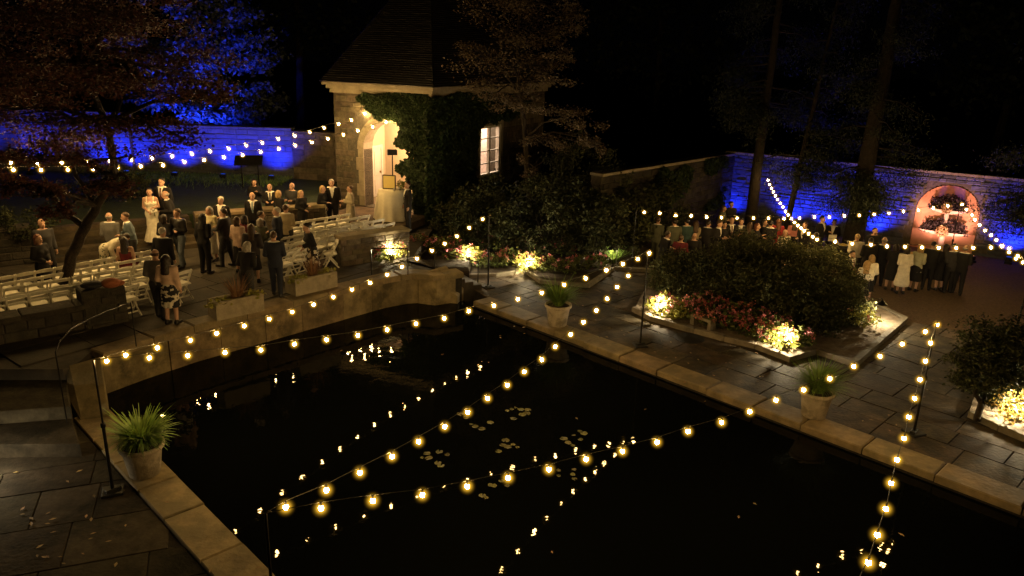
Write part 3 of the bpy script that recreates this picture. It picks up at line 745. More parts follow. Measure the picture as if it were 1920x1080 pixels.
for (x0, x1, y0, y1) in ((.12, .46, .06, .36), (.54, .88, .06, .36), (.12, .46, .44, .94), (.54, .88, .44, .94)):
    mb = MB(); sb(mb, t0+dm*x0, t0+dm*x1, ZF+hd*y0, ZF+hd*y1, .052, .075); mb.build('panel', m_white, DO)
kp = PB+dB*(t1-.12)+d1*.10; m_brass = mat('brass', (0.55, 0.38, 0.14), rough=0.3, metal=1.0)
mb = MB(); mb.ball((kp.x, kp.y, ZF+1.05), 0.045); mb.build('knob', m_brass, DO)
# loggia lantern that lights it
lc = P0+d1*(sm+0.2)-n1_*1.6
la = empty('hanging_lantern', (lc.x, lc.y, 4.45), 0, 'glowing lantern hanging inside the arched loggia', 'lantern')
mb = MB(); mb.lathe([(0.05, .5), (.16, .44), (.18, .40)], n=8); mb.tube([(0,0,.5),(0,0,.65)], .012); mb.build('cap', m_iron, la)
mb = MB(); mb.lathe([(0.05, 0), (.14, .05), (.15, .38), (.05, .40)], n=10); mb.build('glass_globe', emat('lantern glass', (1.0, 0.62, 0.28), 14), la, smooth=True)
lamp('lantern_light', 'POINT', (0, 0, -0.2), 760, (1.0, 0.60, 0.30), la, 0.15)
# window: frame, muntins, panes, warm room behind
mb = MB(); fw = 0.09
def wb(mb, s0, s1, z0, z1, f, bk): wallbox(mb, V0, d2, n2_, s0, s1, z0, z1, th=bk, back=-f)
wb(mb, wl-.04, wl+fw, wzb, wzt, 0.03, 0.14); wb(mb, wr-fw, wr+.04, wzb, wzt, 0.03, 0.14); wb(mb, wl+fw, wr-fw, wzt-fw, wzt, 0.03, 0.14); wb(mb, wl+fw, wr-fw, wzb, wzb+fw, 0.03, 0.14)
WN = mb.build('window', m_white, PAV)
wm = (wl+wr)/2
mb = MB(); wb(mb, wm-.05, wm+.05, wzb+fw, wzt-fw, 0.02, 0.1); mb.build('mullion', m_white, WN)
for i in range(1, 4):
    z_ = wzb+(wzt-wzb)*i/4
    for s0, s1 in ((wl+fw, wm-.05), (wm+.05, wr-fw)):
        mb = MB(); wb(mb, s0, s1, z_-.02, z_+.02, 0.0, 0.06); mb.build('muntin', m_white, WN)
m_glass = bpy.data.materials.new('window glass'); m_glass.use_nodes = True; gt = NT(m_glass); m_glass.node_tree.nodes.clear()
go = gt.n('ShaderNodeOutputMaterial'); gm = gt.n('ShaderNodeMixShader'); gm.inputs[0].default_value = 0.08; g1 = gt.n('ShaderNodeBsdfTransparent'); g2 = gt.n('ShaderNodeBsdfGlossy'); g2.inputs['Roughness'].default_value = 0.02
gt.l(g1.outputs[0], gm.inputs[1]); gt.l(g2.outputs[0], gm.inputs[2]); gt.l(gm.outputs[0], go.inputs[0])
for i in range(4):
    for s0, s1 in ((wl+fw, wm-.05), (wm+.05, wr-fw)):
        z0_, z1_ = wzb+(wzt-wzb)*i/4, wzb+(wzt-wzb)*(i+1)/4
        mb = MB(); mb.add([(*(V0+d2*s0-n2_*.04), z0_), (*(V0+d2*s1-n2_*.04), z0_), (*(V0+d2*s1-n2_*.04), z1_), (*(V0+d2*s0-n2_*.04), z1_)], [(0,1,2,3)]); mb.build('pane', m_glass, WN)
mb = MB()
for (a_, b_, c_, e_) in ((wl-.2, wl-.045, wzb-.02, wzt), (wr+.045, wr+.2, wzb-.02, wzt), (wl-.2, wr+.2, wzt+.005, wzt+.2), (wl-.25, wr+.25, wzb-.2, wzb-.025)):
    mb = MB(); wb(mb, a_, b_, c_, e_, .06, .2); mb.build('window_surround', m_trim, PAV)
m_room = mat('room wall', (0.80, 0.66, 0.58), rough=0.9, nscale=1)
mb = MB(); RL = wl-.12; wb(mb, RL, wr+1.2, wzb-.9, ZE-.6, -2.2, 2.3)
for s0 in (RL-.05, wr+1.2): wb(mb, s0, s0+.05, wzb-.9, ZE-.6, -.56, 2.2)
wb(mb, RL, wr+1.2, ZE-.6, ZE-.55, -.56, 2.2); wb(mb, RL, wr+1.2, wzb-.95, wzb-.9, -.56, 2.2); mb.build('room', m_room, PAV)
wc = V0+d2*(wm+.6)-n2_*1.3
tl = empty('ceiling_lamp', (wc.x, wc.y, wzt+.5), 0, 'lamp lighting the room behind the tall window', 'lamp')
mb = MB(); mb.lathe([(.05, .3), (.2, .18), (.22, .0), (.02, -.03)], n=10); mb.build('lamp_shade', emat('shade glow', (1.0, .8, .62), 6), tl, smooth=True)
mb = MB(); mb.tube([(0, 0, .3), (0, 0, .5)], .015); mb.build('cord', m_iron, tl)
lamp('room_light', 'POINT', (0, 0, -.25), 420, (1.0, 0.74, 0.52), tl, 0.12)
# cornice in two mouldings
def ring(o_): 
    a_ = K0+d1*0.0; return [P0+n1_*o_-d1*o_, isect(P0+n1_*o_, d1, V0+n2_*o_, d2), P2+n2_*o_+d2*o_]
def moulding(o_, z0, z1, name='cornice'):
    A = ring(o_); B = [P0-n1_*.5-d1*o_, V0-n1_*.5-n2_*.5, P2-n2_*.5+d2*o_]
    for i in range(2):
        mb = MB(); mb.prism(ccw([tuple(x) for x in (A[i], A[i+1], B[i+1], B[i])]), z0, z1, bev=0.03); mb.build(name, m_trim, PAV)
    q = [A[0], A[0]-n1_*8.2-n1_*0, P0-n1_*8.2+d1*.2, P0-n1_*.55+d1*.2]; 
    q = [P0-d1*o_-n1_*.5, P0-d1*o_-n1_*8.3, P0+d1*.3-n1_*8.3, P0+d1*.3-n1_*.5]; mb = MB(); mb.prism(ccw([tuple(x) for x in q]), z0, z1); mb.build(name, m_trim, PAV)
moulding(0.10, ZE-.42, ZE-.26); moulding(0.20, ZE-.258, ZE-.12); moulding(0.32, ZE-.118, ZE)
# roof: courses of slate rising to a peak
apex = Vector(ap(806, -85, 35.0)); 
E0, EV, E2 = [Vector((*x, ZE)) for x in ring(0.36)]
EB0 = Vector((*(K0-n1_*9), ZE)); EB2 = Vector((*(K2-n2_*9), ZE))
mb = MB(); mb.add([E0, EV, E2, EB2, EB0, apex], [(0,1,5),(1,2,5),(2,3,5),(3,4,5),(4,0,5)]); mb.build('roof', m_slate, PAV); RF = PAV.children[-1]
def slates(A, B, T, name, rows=64):
    mb = MB(); nrm = (B-A).cross(T-A).normalized(); nrm = nrm if nrm.z > 0 else -nrm
    up = ((T-(A+B)/2)).normalized()
    for r in range(rows-1):
        t0, t1 = r/rows, (r+1.25)/rows
        a0, b0 = A.lerp(T, t0), B.lerp(T, t0); a1, b1 = A.lerp(T, min(t1, 1)), B.lerp(T, min(t1, 1)); W_ = (b0-a0).length
        k = max(1, int(W_/0.34)); off = random.random()
        for i in range(-1, k+1):
            f0, f1 = (i+off)/k, (i+off+0.96)/k
            f0, f1 = max(0, f0), min(1, f1)
            if f1-f0 < 0.002: continue
            u = nrm*(0.035+random.uniform(0, .015)); v_ = nrm*0.012; dn = (a1-a0)*random.uniform(-.06, .06)
            P_ = [a0.lerp(b0, f0)+u+dn, a0.lerp(b0, f1)+u+dn, a1.lerp(b1, f1)+v_, a1.lerp(b1, f0)+v_]
            P_ += [a0.lerp(b0, f0)+dn, a0.lerp(b0, f1)+dn]
            mb.add(P_, [(0,1,2,3), (4,5,1,0)])
    mb.build(name, m_slate, RF, kind='stuff')
slates(E0, EV, apex, 'slates'); slates(EV, E2, apex, 'slates')
# raised floor apron in front of the arch
q = [P0+d1*(sl-.5)+n1_*.08, P0+d1*(LW1-.05)+n1_*.08, P0+d1*(LW1+.1)+n1_*2.6, P0+d1*(sl-.3)+n1_*2.6]
mb = MB(); mb.prism(ccw([tuple(x) for x in q]), 0.0, ZF-.02, bev=.03); mb.build('loggia_apron', m_flag, kind='structure', label='pale stone apron in front of the lit arch')
# ------------------------------------------------------------------ string lights
BULB_L = 330.0
m_bulb = emat('lit bulb', WARM, BULB_L)
BULBS = [m_bulb, emat('bright bulb', WARM, BULB_L*1.3), emat('weak bulb', (1.0, .60, .2), BULB_L*.6)]
m_cable = mat('cable', (0.06, 0.055, 0.045), rough=0.5, nscale=30)
m_halo = bpy.data.materials.new('bulb lens bloom'); m_halo.use_nodes = True; ht = NT(m_halo); m_halo.node_tree.nodes.clear()  # emissive volume that imitates lens bloom round each bulb
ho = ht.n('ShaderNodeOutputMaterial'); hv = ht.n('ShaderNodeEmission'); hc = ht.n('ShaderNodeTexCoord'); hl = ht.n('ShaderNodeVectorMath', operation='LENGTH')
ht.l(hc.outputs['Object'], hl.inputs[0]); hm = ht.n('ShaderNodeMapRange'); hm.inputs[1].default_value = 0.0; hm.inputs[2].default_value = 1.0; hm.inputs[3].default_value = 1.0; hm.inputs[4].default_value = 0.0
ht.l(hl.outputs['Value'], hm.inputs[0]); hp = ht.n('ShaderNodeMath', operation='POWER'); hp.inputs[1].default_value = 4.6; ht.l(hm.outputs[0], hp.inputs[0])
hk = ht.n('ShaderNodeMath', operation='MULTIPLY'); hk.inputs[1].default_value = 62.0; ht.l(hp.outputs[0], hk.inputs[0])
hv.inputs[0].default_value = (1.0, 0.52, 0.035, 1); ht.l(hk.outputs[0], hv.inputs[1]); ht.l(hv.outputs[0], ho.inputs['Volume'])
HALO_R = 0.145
_b = bmesh.new(); bmesh.ops.create_icosphere(_b, subdivisions=2, radius=1.0)
me_ico = bpy.data.meshes.new('bulb'); _b.to_mesh(me_ico); _b.free()
me_ico.polygons.foreach_set('use_smooth', [True]*len(me_ico.polygons))
me_halo = me_ico.copy(); me_halo.name = 'bloom_halo'; me_halo.materials.append(m_halo)
_b = bmesh.new(); bmesh.ops.create_icosphere(_b, subdivisions=1, radius=1.0); me_bulb = bpy.data.meshes.new('bulb'); _b.to_mesh(me_bulb); _b.free()
me_bulb.polygons.foreach_set('use_smooth', [True]*len(me_bulb.polygons)); me_bulb.materials.append(m_bulb)
mb = MB(); mb.lathe([(.016, .032), (.016, .075), (.008, .085)], n=6); me_sock = mb.mesh('socket', m_cable)
BULBS2 = [emat('courtyard bulb', WARM, BULB_L*3.0), emat('bright courtyard bulb', WARM, BULB_L*3.4), emat('weak courtyard bulb', (1.0, .62, .22), BULB_L*2.2)]
def string(label, P, ends, br=0.032, group='strings of warm bulbs', BULBS=BULBS):
    """P bulb centres; ends (start,end) fixing points or None"""
    P = [Vector(p) for p in P]
    t_ = empty('string_light', tuple(P[0]), 0, label, 'string lights', group)
    o = P[0]; path = []
    if ends[0] is not None: path.append(Vector(ends[0])-o)
    for p in P: path.append(p-o+Vector((0, 0, .085)))
    if ends[1] is not None: path.append(Vector(ends[1])-o)
    mb = MB(); mb.tube(path, 0.006, n=4); mb.build('cable', m_cable, t_)
    for p in P:
        b_ = obj('bulb', me_bulb, t_); b_.location = p-o; b_.scale = (br, br, br*1.2); b_.material_slots[0].link = 'OBJECT'; b_.material_slots[0].material = random.choice((BULBS[0], BULBS[0], BULBS[1], BULBS[2]))
        s_ = obj('socket', me_sock, b_); s_.scale = (1/br, 1/br, 1/(br*1.2))
        h_ = obj('bloom_glow', me_halo, b_); h_.scale = (HALO_R/br, HALO_R/br, HALO_R/(br*1.2)); h_['kind'] = 'stuff'  # added bloom sphere, no part of the bulb
    return t_
def plane_pts(px, A, B):
    A, B = Vector(A[:2]), Vector(B[:2]); dr = (B-A).normalized(); out = []
    for x, y in px:
        s_, z_ = wp(x, y, A, dr); q = A+dr*s_; out.append((q.x, q.y, z_))
    return out
def lerp_pts(px, Ya, Yb):
    n = len(px); return [ap(x, y, Ya+(Yb-Ya)*i/(n-1)) for i, (x, y) in enumerate(px)]
# poles: base on the ground, top where the strings meet
m_base = mat('pole base plate', (0.02, 0.02, 0.02), rough=0.6, nscale=12)
def pole(label, base, ztop, r=0.022, kink=None, plate=0.34):
    o = empty('light_pole', base, random.uniform(0, .6), label, 'light pole', 'poles holding the string lights')
    h = ztop-base[2]
    mb = MB(); mb.slab((0, 0, .02), (plate, plate, .04), bev=.012); mb.build('base', m_base, o)
    mb = MB(); mb.slab((0, 0, .055), (plate*.75, plate*.3, .05), .5, bev=.01); mb.build('weight', m_base, o)
    mb = MB(); mb.tube([(0, 0, .03), (0, 0, h*.52)], r*1.25, n=8); mb.build('lower_tube', m_iron, o)
    mb = MB(); mb.tube([(0, 0, h*.5), (0, 0, h)], r*.8, n=8); mb.build('upper_tube', m_iron, o)
    mb = MB(); mb.lathe([(r*1.3, h*.5), (r*1.9, h*.505), (r*1.9, h*.53), (r*1.3, h*.54)], n=8); mb.build('collar', m_iron, o)
    mb = MB(); mb.tube([(0, 0, h-.01), (.03, 0, h+.03), (.07, 0, h+.01)], .008, n=5); mb.build('hook', m_cope, o)
    return (base[0], base[1], ztop)
gA = gp(212, 922, 0); TA = pole('thin black pole beside the near potted plant', gA, ap(175, 675, gA[1])[2])
gC = gp(915, 539, 0); TC = pole('thin black pole by the flower bed at the pool corner', gC, ap(911, 405, gC[1])[2])
gD = gp(1200, 648, 0); TD = pole('black pole between the pool edge and the rhododendron bed', gD, ap(1208, 470, gD[1])[2])
gF = gp(1713, 812, 0); TF = pole('dark pole near the far right stretch of pool coping', gF, ap(1756, 607, gF[1])[2])
_e = gp(498, 962, 2.45); gE = (_e[0], _e[1], 0.05); TE = pole('short lit pole tip rising at the lower edge of the pool', gE, _e[2])
_h = gp(1193, 396, ZT+2.5); gH = (_h[0], _h[1], ZT); TH_ = pole('far thin pole at the start of the terrace lights', gH, _h[2])
_i = gp(1799, 393, ZT+2.5); gI = (_i[0], _i[1], ZT); TI = pole('dark pole standing before the orange niche', gI, _i[2])
_j = gp(1935, 500, ZT+2.5); gJ = (_j[0], _j[1], ZT); TJ = pole('pole at the terrace edge carrying the nearest terrace lights', gJ, _j[2])
_g = gp(1590, 1150, 2.3); TG = pole('pole past the near pool edge holding the steep string', (_g[0], _g[1], ZW), 2.3)
S1 = [(200,677),(236,666),(295,652),(357,638),(406,625),(458,611),(505,598),(548,585),(588,571),(625,557),(660,543),(694,530),(726,515),(754,500),(782,485),(810,470),(834,457),(857,443),(880,427),(905,411)]
string('string of bulbs running along the raised back wall of the pool', plane_pts(S1, TA, TC), (TA, TC))
S2 = [(280,671),(352,667),(422,661),(489,656),(552,645),(612,637),(671,629),(726,618),(780,607),(833,597),(879,583),(926,573),(971,561),(1016,549),(1058,534),(1098,522),(1137,507),(1168,495),(1196,486)]
string('string of bulbs crossing the upper part of the pool', plane_pts(S2, TA, TD), (TA, TD))
S3 = [(1211,471),(1178,517),(1157,538),(1138,560),(1118,582),(1094,604),(1070,627),(1041,650),(1016,674),(983,697),(951,722),(914,747),(877,773),(834,800),(785,828),(735,856),(675,886),(612,919),(536,951)]
string('string of bulbs crossing the middle of the pool diagonally', plane_pts(S3[1:], TD, TE), (TD, TE))
b1 = Vector(TD)+Vector((.03, -.05, .03))
S4 = [(602,953),(699,939),(792,928),(876,912),(953,896),(1029,880),(1099,861),(1167,846),(1232,829),(1290,809),(1353,792),(1406,772),(1455,750),(1507,731),(1556,710),(1601,687),(1650,668),(1692,645),(1735,622),(1757,609)]
string('lowest string of bulbs across the pool to the planter', plane_pts(S4, TE, TF), (TE, TF))
S5 = [(1745,643),(1735,677),(1725,712),(1715,747),(1704,782),(1695,822),(1682,862),(1671,906),(1661,954),(1645,1003),(1628,1055),(1600,1115)]
string('string of bulbs coming steeply toward the viewer', lerp_pts(S5, TF[1]-.5, TG[1]+.25), (TF, TG))
S6 = [(1208,398),(1237,400),(1267,404),(1296,405),(1325,407),(1353,408),(1382,409),(1413,409),(1441,409),(1470,410),(1499,409),(1527,407),(1555,407),(1583,405),(1611,404),(1639,402),(1667,400),(1694,396),(1722,394),(1750,390),(1777,386),(1804,383)]
string('level string of bulbs before the blue wall and niche', plane_pts(S6, TH_, TI), (TH_, TI))
S7 = [(1812,393),(1823,403),(1828,412),(1837,422),(1847,432),(1858,441),(1868,450),(1878,461),(1892,473),(1905,485),(1918,492)]
string('string of bulbs falling from the niche pole toward the viewer', lerp_pts(S7, TI[1]-.6, TJ[1]+.5), (TI, TJ))
S9 = [(1440,338),(1443,346),(1447,353),(1450,360),(1454,367),(1458,374),(1463,381),(1468,388),(1473,396),(1478,403),(1484,410),(1490,417),(1496,423),(1502,428),(1508,433),(1516,438),(1524,444),(1532,449)]
S8 = [(1566,453),(1598,457),(1633,459),(1663,462),(1697,463),(1729,464),(1760,465),(1793,465),(1825,465),(1858,464),(1879,462),(1892,466),(1908,480)]
_y8 = gp(1550, 453, ZT+2.35)[1]; P9 = lerp_pts(S9, _y8+9.5, _y8); P8 = plane_pts(S8, P9[-1], (TJ[0], TJ[1]+1.0)); T2 = ap(1438, 332, _y8+10); print('poles', TA, TC, TD, TE, TF, TG, TH_, TI, TJ, T2)
string('long string dropping from the pine and crossing before the guests', P9+P8, (T2, TJ))
# strings over the courtyard, tied to the pavilion at one end and the maple at the other
wa = w1(688, 210); wb_ = w1(735, 226); XA = P0+d1*wa[0]+n1_*.06; XB = P0+d1*wb_[0]+n1_*.06
XL = Vector(ap(-40, 304, 19.0)[:2]); XL2 = Vector(ap(-40, 318, 18.4)[:2])
S10 = [(684,213),(659,225),(635,233),(608,240),(581,248),(553,255),(522,261),(492,268),(462,273),(429,279),(394,284),(360,289),(323,293),(285,297),(246,300),(206,302),(163,304),(116,305),(70,306),(20,305)]
string('upper string of bulbs from the arch over the bridal couple', plane_pts(S10, XA, XL), ((XA.x, XA.y, wa[1]), ap(-40, 304, 19.0)), BULBS=BULBS2)
S11 = [(724,229),(699,238),(671,245),(644,253),(615,260),(585,267),(554,273),(523,279),(489,285),(455,291),(420,295),(383,300),(346,304),(306,310),(264,312),(220,315),(175,317),(127,318),(77,319),(25,319)]
string('lower string of bulbs from the arch through the maple leaves', plane_pts(S11, XB, XL2), ((XB.x, XB.y, wb_[1]), ap(-40, 318, 18.4)), BULBS=BULBS2)
string('single bulb hung at the very top of the bed side pole', [tuple(b1-Vector((0, 0, .085)))], (TD, None))

# ------------------------------------------------------------------ garden lights
m_lens = emat('lamp lens', (1.0, 0.80, 0.45), 40)
def ground_spot(label, loc, energy, col=(1.0, 0.80, 0.48), size=0.05, rz=0.0):
    o = empty('ground_light', loc, rz, label, 'garden light', 'low lights hidden in the flower beds')
    mb = MB(); mb.tube([(0, 0, -.1), (0, 0, .12)], .012, n=6); mb.build('stake', m_iron, o)
    mb = MB(); mb.lathe([(.03, .10), (.06, .13), (.065, .22), (.055, .22), (.05, .2)], n=12); mb.build('housing', m_iron, o)
    mb = MB(); mb.lathe([(.045, .205), (.045, .212)], n=10); mb.build('lens', m_lens, o)
    lamp('spot_glow', 'POINT', (0, 0, .30), energy, col, o, size)
    return o
BEDL = [('ground light among the flowers below the parapet wall', gp(733, 488, ZC), 200), ('ground light in flowers beside the pool corner pole', gp(878, 492, .25), 160),
        ('brightest ground light in the middle of the long bed', gp(992, 510, .16), 300), ('ground light under pink flowers at the rhododendron bed tip', gp(1238, 590, .14), 260),
        ('ground light under yellow green leaves at the bed corner', gp(1470, 652, .14), 260), ('ground light glowing in the golden shrub by the dark tree', gp(1897, 785, .12), 240)]
for l_, p_, e_ in BEDL: ground_spot(l_, p_, e_)
# path lights with a curved stem and a hanging hood
def path_light(label, loc, rz, energy, h=0.85):
    o = empty('path_light', loc, rz, label, 'path light', 'path lights with curved stems')
    mb = MB(); mb.tube([(0, 0, -.05), (0, 0, h*.72)], .014, n=6); mb.build('stem', mat('lit steel', (.55, .53, .5), rough=.35, metal=.8, nscale=20), o)
    mb = MB(); mb.tube([(0, 0, h*.70), (.01, 0, h*.86), (.06, 0, h*.98), (.14, 0, h), (.20, 0, h*.94), (.22, 0, h*.86)], .013, n=6); mb.build('crook', m_iron, o)
    mb = MB(); mb.lathe([(.02, h*.90), (.05, h*.88), (.15, h*.74), (.155, h*.735), (.14, h*.74), (.03, h*.86)], (.22, 0, 0), n=14, cap=False); mb.build('hood', m_iron, o, smooth=True)
    mb = MB(); mb.ball((.22, 0, h*.79), .03); mb.build('bulb', m_lens, o)
    lamp('path_glow', 'POINT', (.22, 0, h*.74), energy, (1.0, 0.80, 0.48), o, 0.03)
    return o
path_light('curved stem path light at the rhododendron bed corner', gp(1637, 606, .14), 0.4, 190, 0.75)
path_light('path light beside strappy leaves at the far bed corner', gp(1155, 495, .1), 2.6, 60, 0.7)
path_light('path light standing just outside the near path', gp(-70, 905, 0), 0.3, 110, 0.8)

# blue washers on the two walls
BLUE = (0.012, 0.035, 1.0); m_bl = emat('blue lens', (0.03, 0.12, 1.0), .5)
def washer(label, loc, target, energy, grp, col=BLUE, lens=m_bl, spot=120, blend=1.0):
    rz = math.atan2(target[1]-loc[1], target[0]-loc[0])
    o = empty('uplight', loc, rz, label, 'uplight', grp)
    mb = MB(); mb.slab((0, 0, .05), (.2, .28, .1), bev=.01); mb.build('base', m_iron, o)
    mb = MB(); mb.slab((.02, 0, .18), (.14, .24, .16), bev=.02); mb.build('housing', m_iron, o)
    mb = MB(); mb.box((.075, 0, .275), (.10, .18, .008)); mb.build('lens', lens, o)
    l_ = lamp('wash', 'SPOT', (.10, 0, .34), energy, col, None, .06, None, rad(spot), blend); l_.parent = o
    dv = Vector((math.hypot(target[0]-loc[0], target[1]-loc[1]), 0, target[2]-loc[2])); l_.rotation_euler = dv.to_track_quat('-Z', 'Y').to_euler()
    return o
aL, dL_, LL, nL = seg(A0[:2], A1[:2], CAMP)
PLACE = ['beside the unlit corner', 'left of the music stand', 'in the middle stretch', 'near the step in height']
PLACE = ['beside the unlit corner', 'left of the music stand', 'third from the unlit corner', 'fourth from the unlit corner']
for i, s_ in enumerate((.7, 2.8, 4.9, 7.0)):
    p_ = aL+dL_*s_+nL*1.0; q_ = aL+dL_*s_; washer('blue uplight at the foot of the lawn wall, '+PLACE[i], (p_.x, p_.y, ZL), (q_.x, q_.y, ZL+1.6), 780, 'blue uplights on the lawn')
aM, dM_, LM, nM = seg((A1[0], A1[1]-0.25), A2[:2], CAMP)
for i, s_ in enumerate((1.2, 4.0, 7.0)):
    p_ = aM+dM_*s_+nM*1.0; q_ = aM+dM_*s_; washer('blue uplight at the taller wall behind the maple, '+('closest to the step','midway','outermost')[i], (p_.x, p_.y, ZL), (q_.x, q_.y, ZL+1.8), 780, 'blue uplights on the lawn')
washer('blue uplight aimed up into the tree beyond the wall', (A1[0]+1.0, A1[1]+2.6, ZL), (A1[0]+0.5, A1[1]+7.0, 6), 11000, 'blue uplights on the lawn', spot=95)
nb = NICHE; a, d, nr = nb['a'], nb['d'], nb['nr']
for i, px in enumerate((1372, 1482, 1548, 1640, 1905)):
    s_, _ = wp(px, 420, a, d); p_ = a+d*s_+nr*.75; q_ = a+d*s_
    washer('blue uplight against the rough terrace wall, '+('in the far corner','behind the leaning trunk','behind the wide pine','beside the orange niche','past the niche')[i], (p_.x, p_.y, ZT), (q_.x, q_.y, 1.2), (500, 750, 750, 1300, 1200)[i], 'blue uplights on the terrace')
for sg_, nm_ in ((-1, 'on the corner side'), (1, 'on the far side')):
    p_ = nb['a']+nb['d']*(nb['sM']+sg_*1.25)+nb['nr']*1.5; q_ = nb['a']+nb['d']*(nb['sM']-sg_*.15)
    washer('amber uplight shining into the arched niche '+nm_, (p_.x, p_.y, ZT), (q_.x, q_.y, 1.25), 620, 'terrace uplights', (1.0, 0.44, 0.30), emat('amber lens', (1, .4, .15), 1), 88, .6)
# ------------------------------------------------------------------ planting
L_ivy = mat('ivy leaf', (0.040, 0.062, 0.024), (0.022, 0.036, 0.015), rough=.6, rnd=.55, transl=.25, spec=.2)
L_maple = mat('copper maple leaf', (0.105, 0.046, 0.028), (0.06, 0.028, 0.02), rough=.6, rnd=.5, transl=.35)
L_tan = mat('tan maple leaf', (0.18, 0.135, 0.09), (0.11, 0.085, 0.055), rough=.6, rnd=.5, transl=.35)
L_rhodo = mat('rhododendron leaf', (0.105, 0.110, 0.046), (0.055, 0.06, 0.026), rough=.65, rnd=.5, transl=.2, spec=.12)
L_dark = mat('dark shrub leaf', (0.060, 0.066, 0.030), (0.032, 0.037, 0.017), rough=.7, spec=.12, rnd=.5, transl=.15)
L_pine = mat('pine needles', (0.02, 0.028, 0.015), (0.011, 0.016, 0.009), rough=.7, rnd=.5, transl=.1)
L_bed = mat('bedding leaf', (0.13, 0.15, 0.035), (0.07, 0.09, 0.025), rough=.5, rnd=.5, transl=.35)
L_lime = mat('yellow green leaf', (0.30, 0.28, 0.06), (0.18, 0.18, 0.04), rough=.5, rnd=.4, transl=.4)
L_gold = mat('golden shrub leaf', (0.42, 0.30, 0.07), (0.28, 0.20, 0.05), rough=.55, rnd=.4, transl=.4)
F_pink = mat('pink petal', (0.72, 0.27, 0.33), (0.5, 0.17, 0.22), rough=.6, rnd=.45, transl=.3)
F_red = mat('red petal', (0.52, 0.14, 0.16), (0.32, 0.08, 0.09), rough=.6, rnd=.4, transl=.3)
F_coral = mat('coral petal', (0.65, 0.24, 0.19), (0.42, 0.15, 0.12), rough=.6, rnd=.4, transl=.3)
L_grass = mat('strappy leaf', (0.18, 0.28, 0.055), (0.10, 0.17, 0.035), rough=.45, rnd=.4, transl=.3, spec=.4)

def limb(mb, pts, r0, r1, n=7, wob=.05):
    P = [Vector(p) for p in pts]; out = []
    for i in range(len(P)-1):
        for k in range(4):
            q = P[i].lerp(P[i+1], k/4); out.append(q+Vector((random.uniform(-wob, wob), random.uniform(-wob, wob), 0)))
    out.append(P[-1]); N_ = len(out); mb.tube(out, [r0+(r1-r0)*i/(N_-1) for i in range(N_)], n=n)
def tree(name, label, base, trunk, pads, lm, lsize, bark=None, cat='tree', group=None, r0=.14, dens=900, up=.5, shell=.3, flat=True, twig=True, droop=.0, aspect=.6):
    """trunk: list of points (relative), pads: (centre, radii, leaf count) relative"""
    o = empty(name, base, 0, label, cat, group)
    mb = MB(); limb(mb, trunk, r0, r0*.35, 9, r0*.15); mb.build('trunk', bark or m_bark, o, smooth=True)
    tops = [Vector(t_) for t_ in trunk]
    for c, r, n in pads:
        if twig:
            st = min(tops, key=lambda q: (q-Vector(c)).length+(3 if q.z > c[2]+.3 else 0)); c_ = Vector(c); m_ = st.lerp(c_, .5)+Vector((0, 0, .15))
            mb = MB(); limb(mb, [st, m_, c_-Vector((0, 0, r[2]*.4))], r0*.38, .018, 6, .04)
            for k in range(5):
                e_ = c_+Vector((random.uniform(-.8, .8)*r[0], random.uniform(-.8, .8)*r[1], random.uniform(-.3, .4)*r[2])); limb(mb, [m_.lerp(c_, random.uniform(.2, .9)), e_], .022, .006, 4, .03)
            mb.build('branch', bark or m_bark, o)
    P = []
    for c, r, n in pads:
        k = max(3, int(n/110)); sub = blob_points(k, c, r, .4)
        for q in sub:
            m_ = int(n/k); P.append(q+rng.normal(size=(m_, 3))*np.array([r[0]*.22, r[1]*.22, max(.07, r[2]*.18)])*(1.0))
    P = np.concatenate(P)
    leaf_obj('crown', P, lsize, lm, o, up=up, droop=droop, aspect=aspect)
    return o
def rel(p, b): return tuple(p[i]-b[i] for i in range(3))
# copper maple at the left, leaning trunk and layered pads
mbse = gp(108, 592, .35); mbse = (mbse[0], mbse[1], 0.2)
def mp(px, py, dy): return rel(ap(px, py, mbse[1]+dy), mbse)
trunk = [(0, 0, 0), mp(118, 540, 0), mp(135, 480, -.2), mp(160, 425, -.4), mp(182, 385, -.6), mp(215, 330, -.9), mp(200, 230, -1.2), mp(150, 120, -1.4)]
tr2 = [mp(160, 425, -.4), mp(120, 400, -.3), mp(80, 330, -.2)]
pads = []
for (px, py, dy, rx, rz, n) in [(40,120,-1,1.5,.35,3000),(150,60,-1.5,1.6,.4,3200),(300,90,-1.8,1.3,.35,2400),(60,20,-.5,1.6,.4,2600),(250,20,-1,1.4,.35,2200),(30,200,-1.5,1.4,.3,2600),(150,150,-2,1.5,.32,3000),(270,165,-2.2,1.2,.28,2000),(380,175,-2.4,.75,.25,1300),(130,235,-2,1.3,.22,2200),(290,240,-2.3,1.0,.2,1800),(350,255,-2.4,.6,.16,900),(60,290,-1.6,1.1,.2,1700),(210,295,-2.2,1.0,.2,1500),(60,365,-2.2,.75,.13,1000),(105,395,-2.3,.45,.1,500),(20,340,-1.8,.6,.14,600),(250,345,-1.0,.5,.13,500),(330,135,-1,1.1,.3,1500),(190,350,-1.4,.5,.14,500),(90,260,.5,1.3,.2,1400)]:
    pads.append((mp(px, py, dy), (rx, rx*.9, rz*random.uniform(.9, 1.6)), int(n*(.5 if px > 190 and py > 60 else .95))))
MT = tree('maple_tree', 'leaning copper leaved maple over the rows of white chairs', mbse, trunk, pads, L_maple, .095, r0=.17, up=.9)
mb = MB(); limb(mb, tr2, .09, .03, 7, .02); mb.build('limb', m_bark, MT, smooth=True)
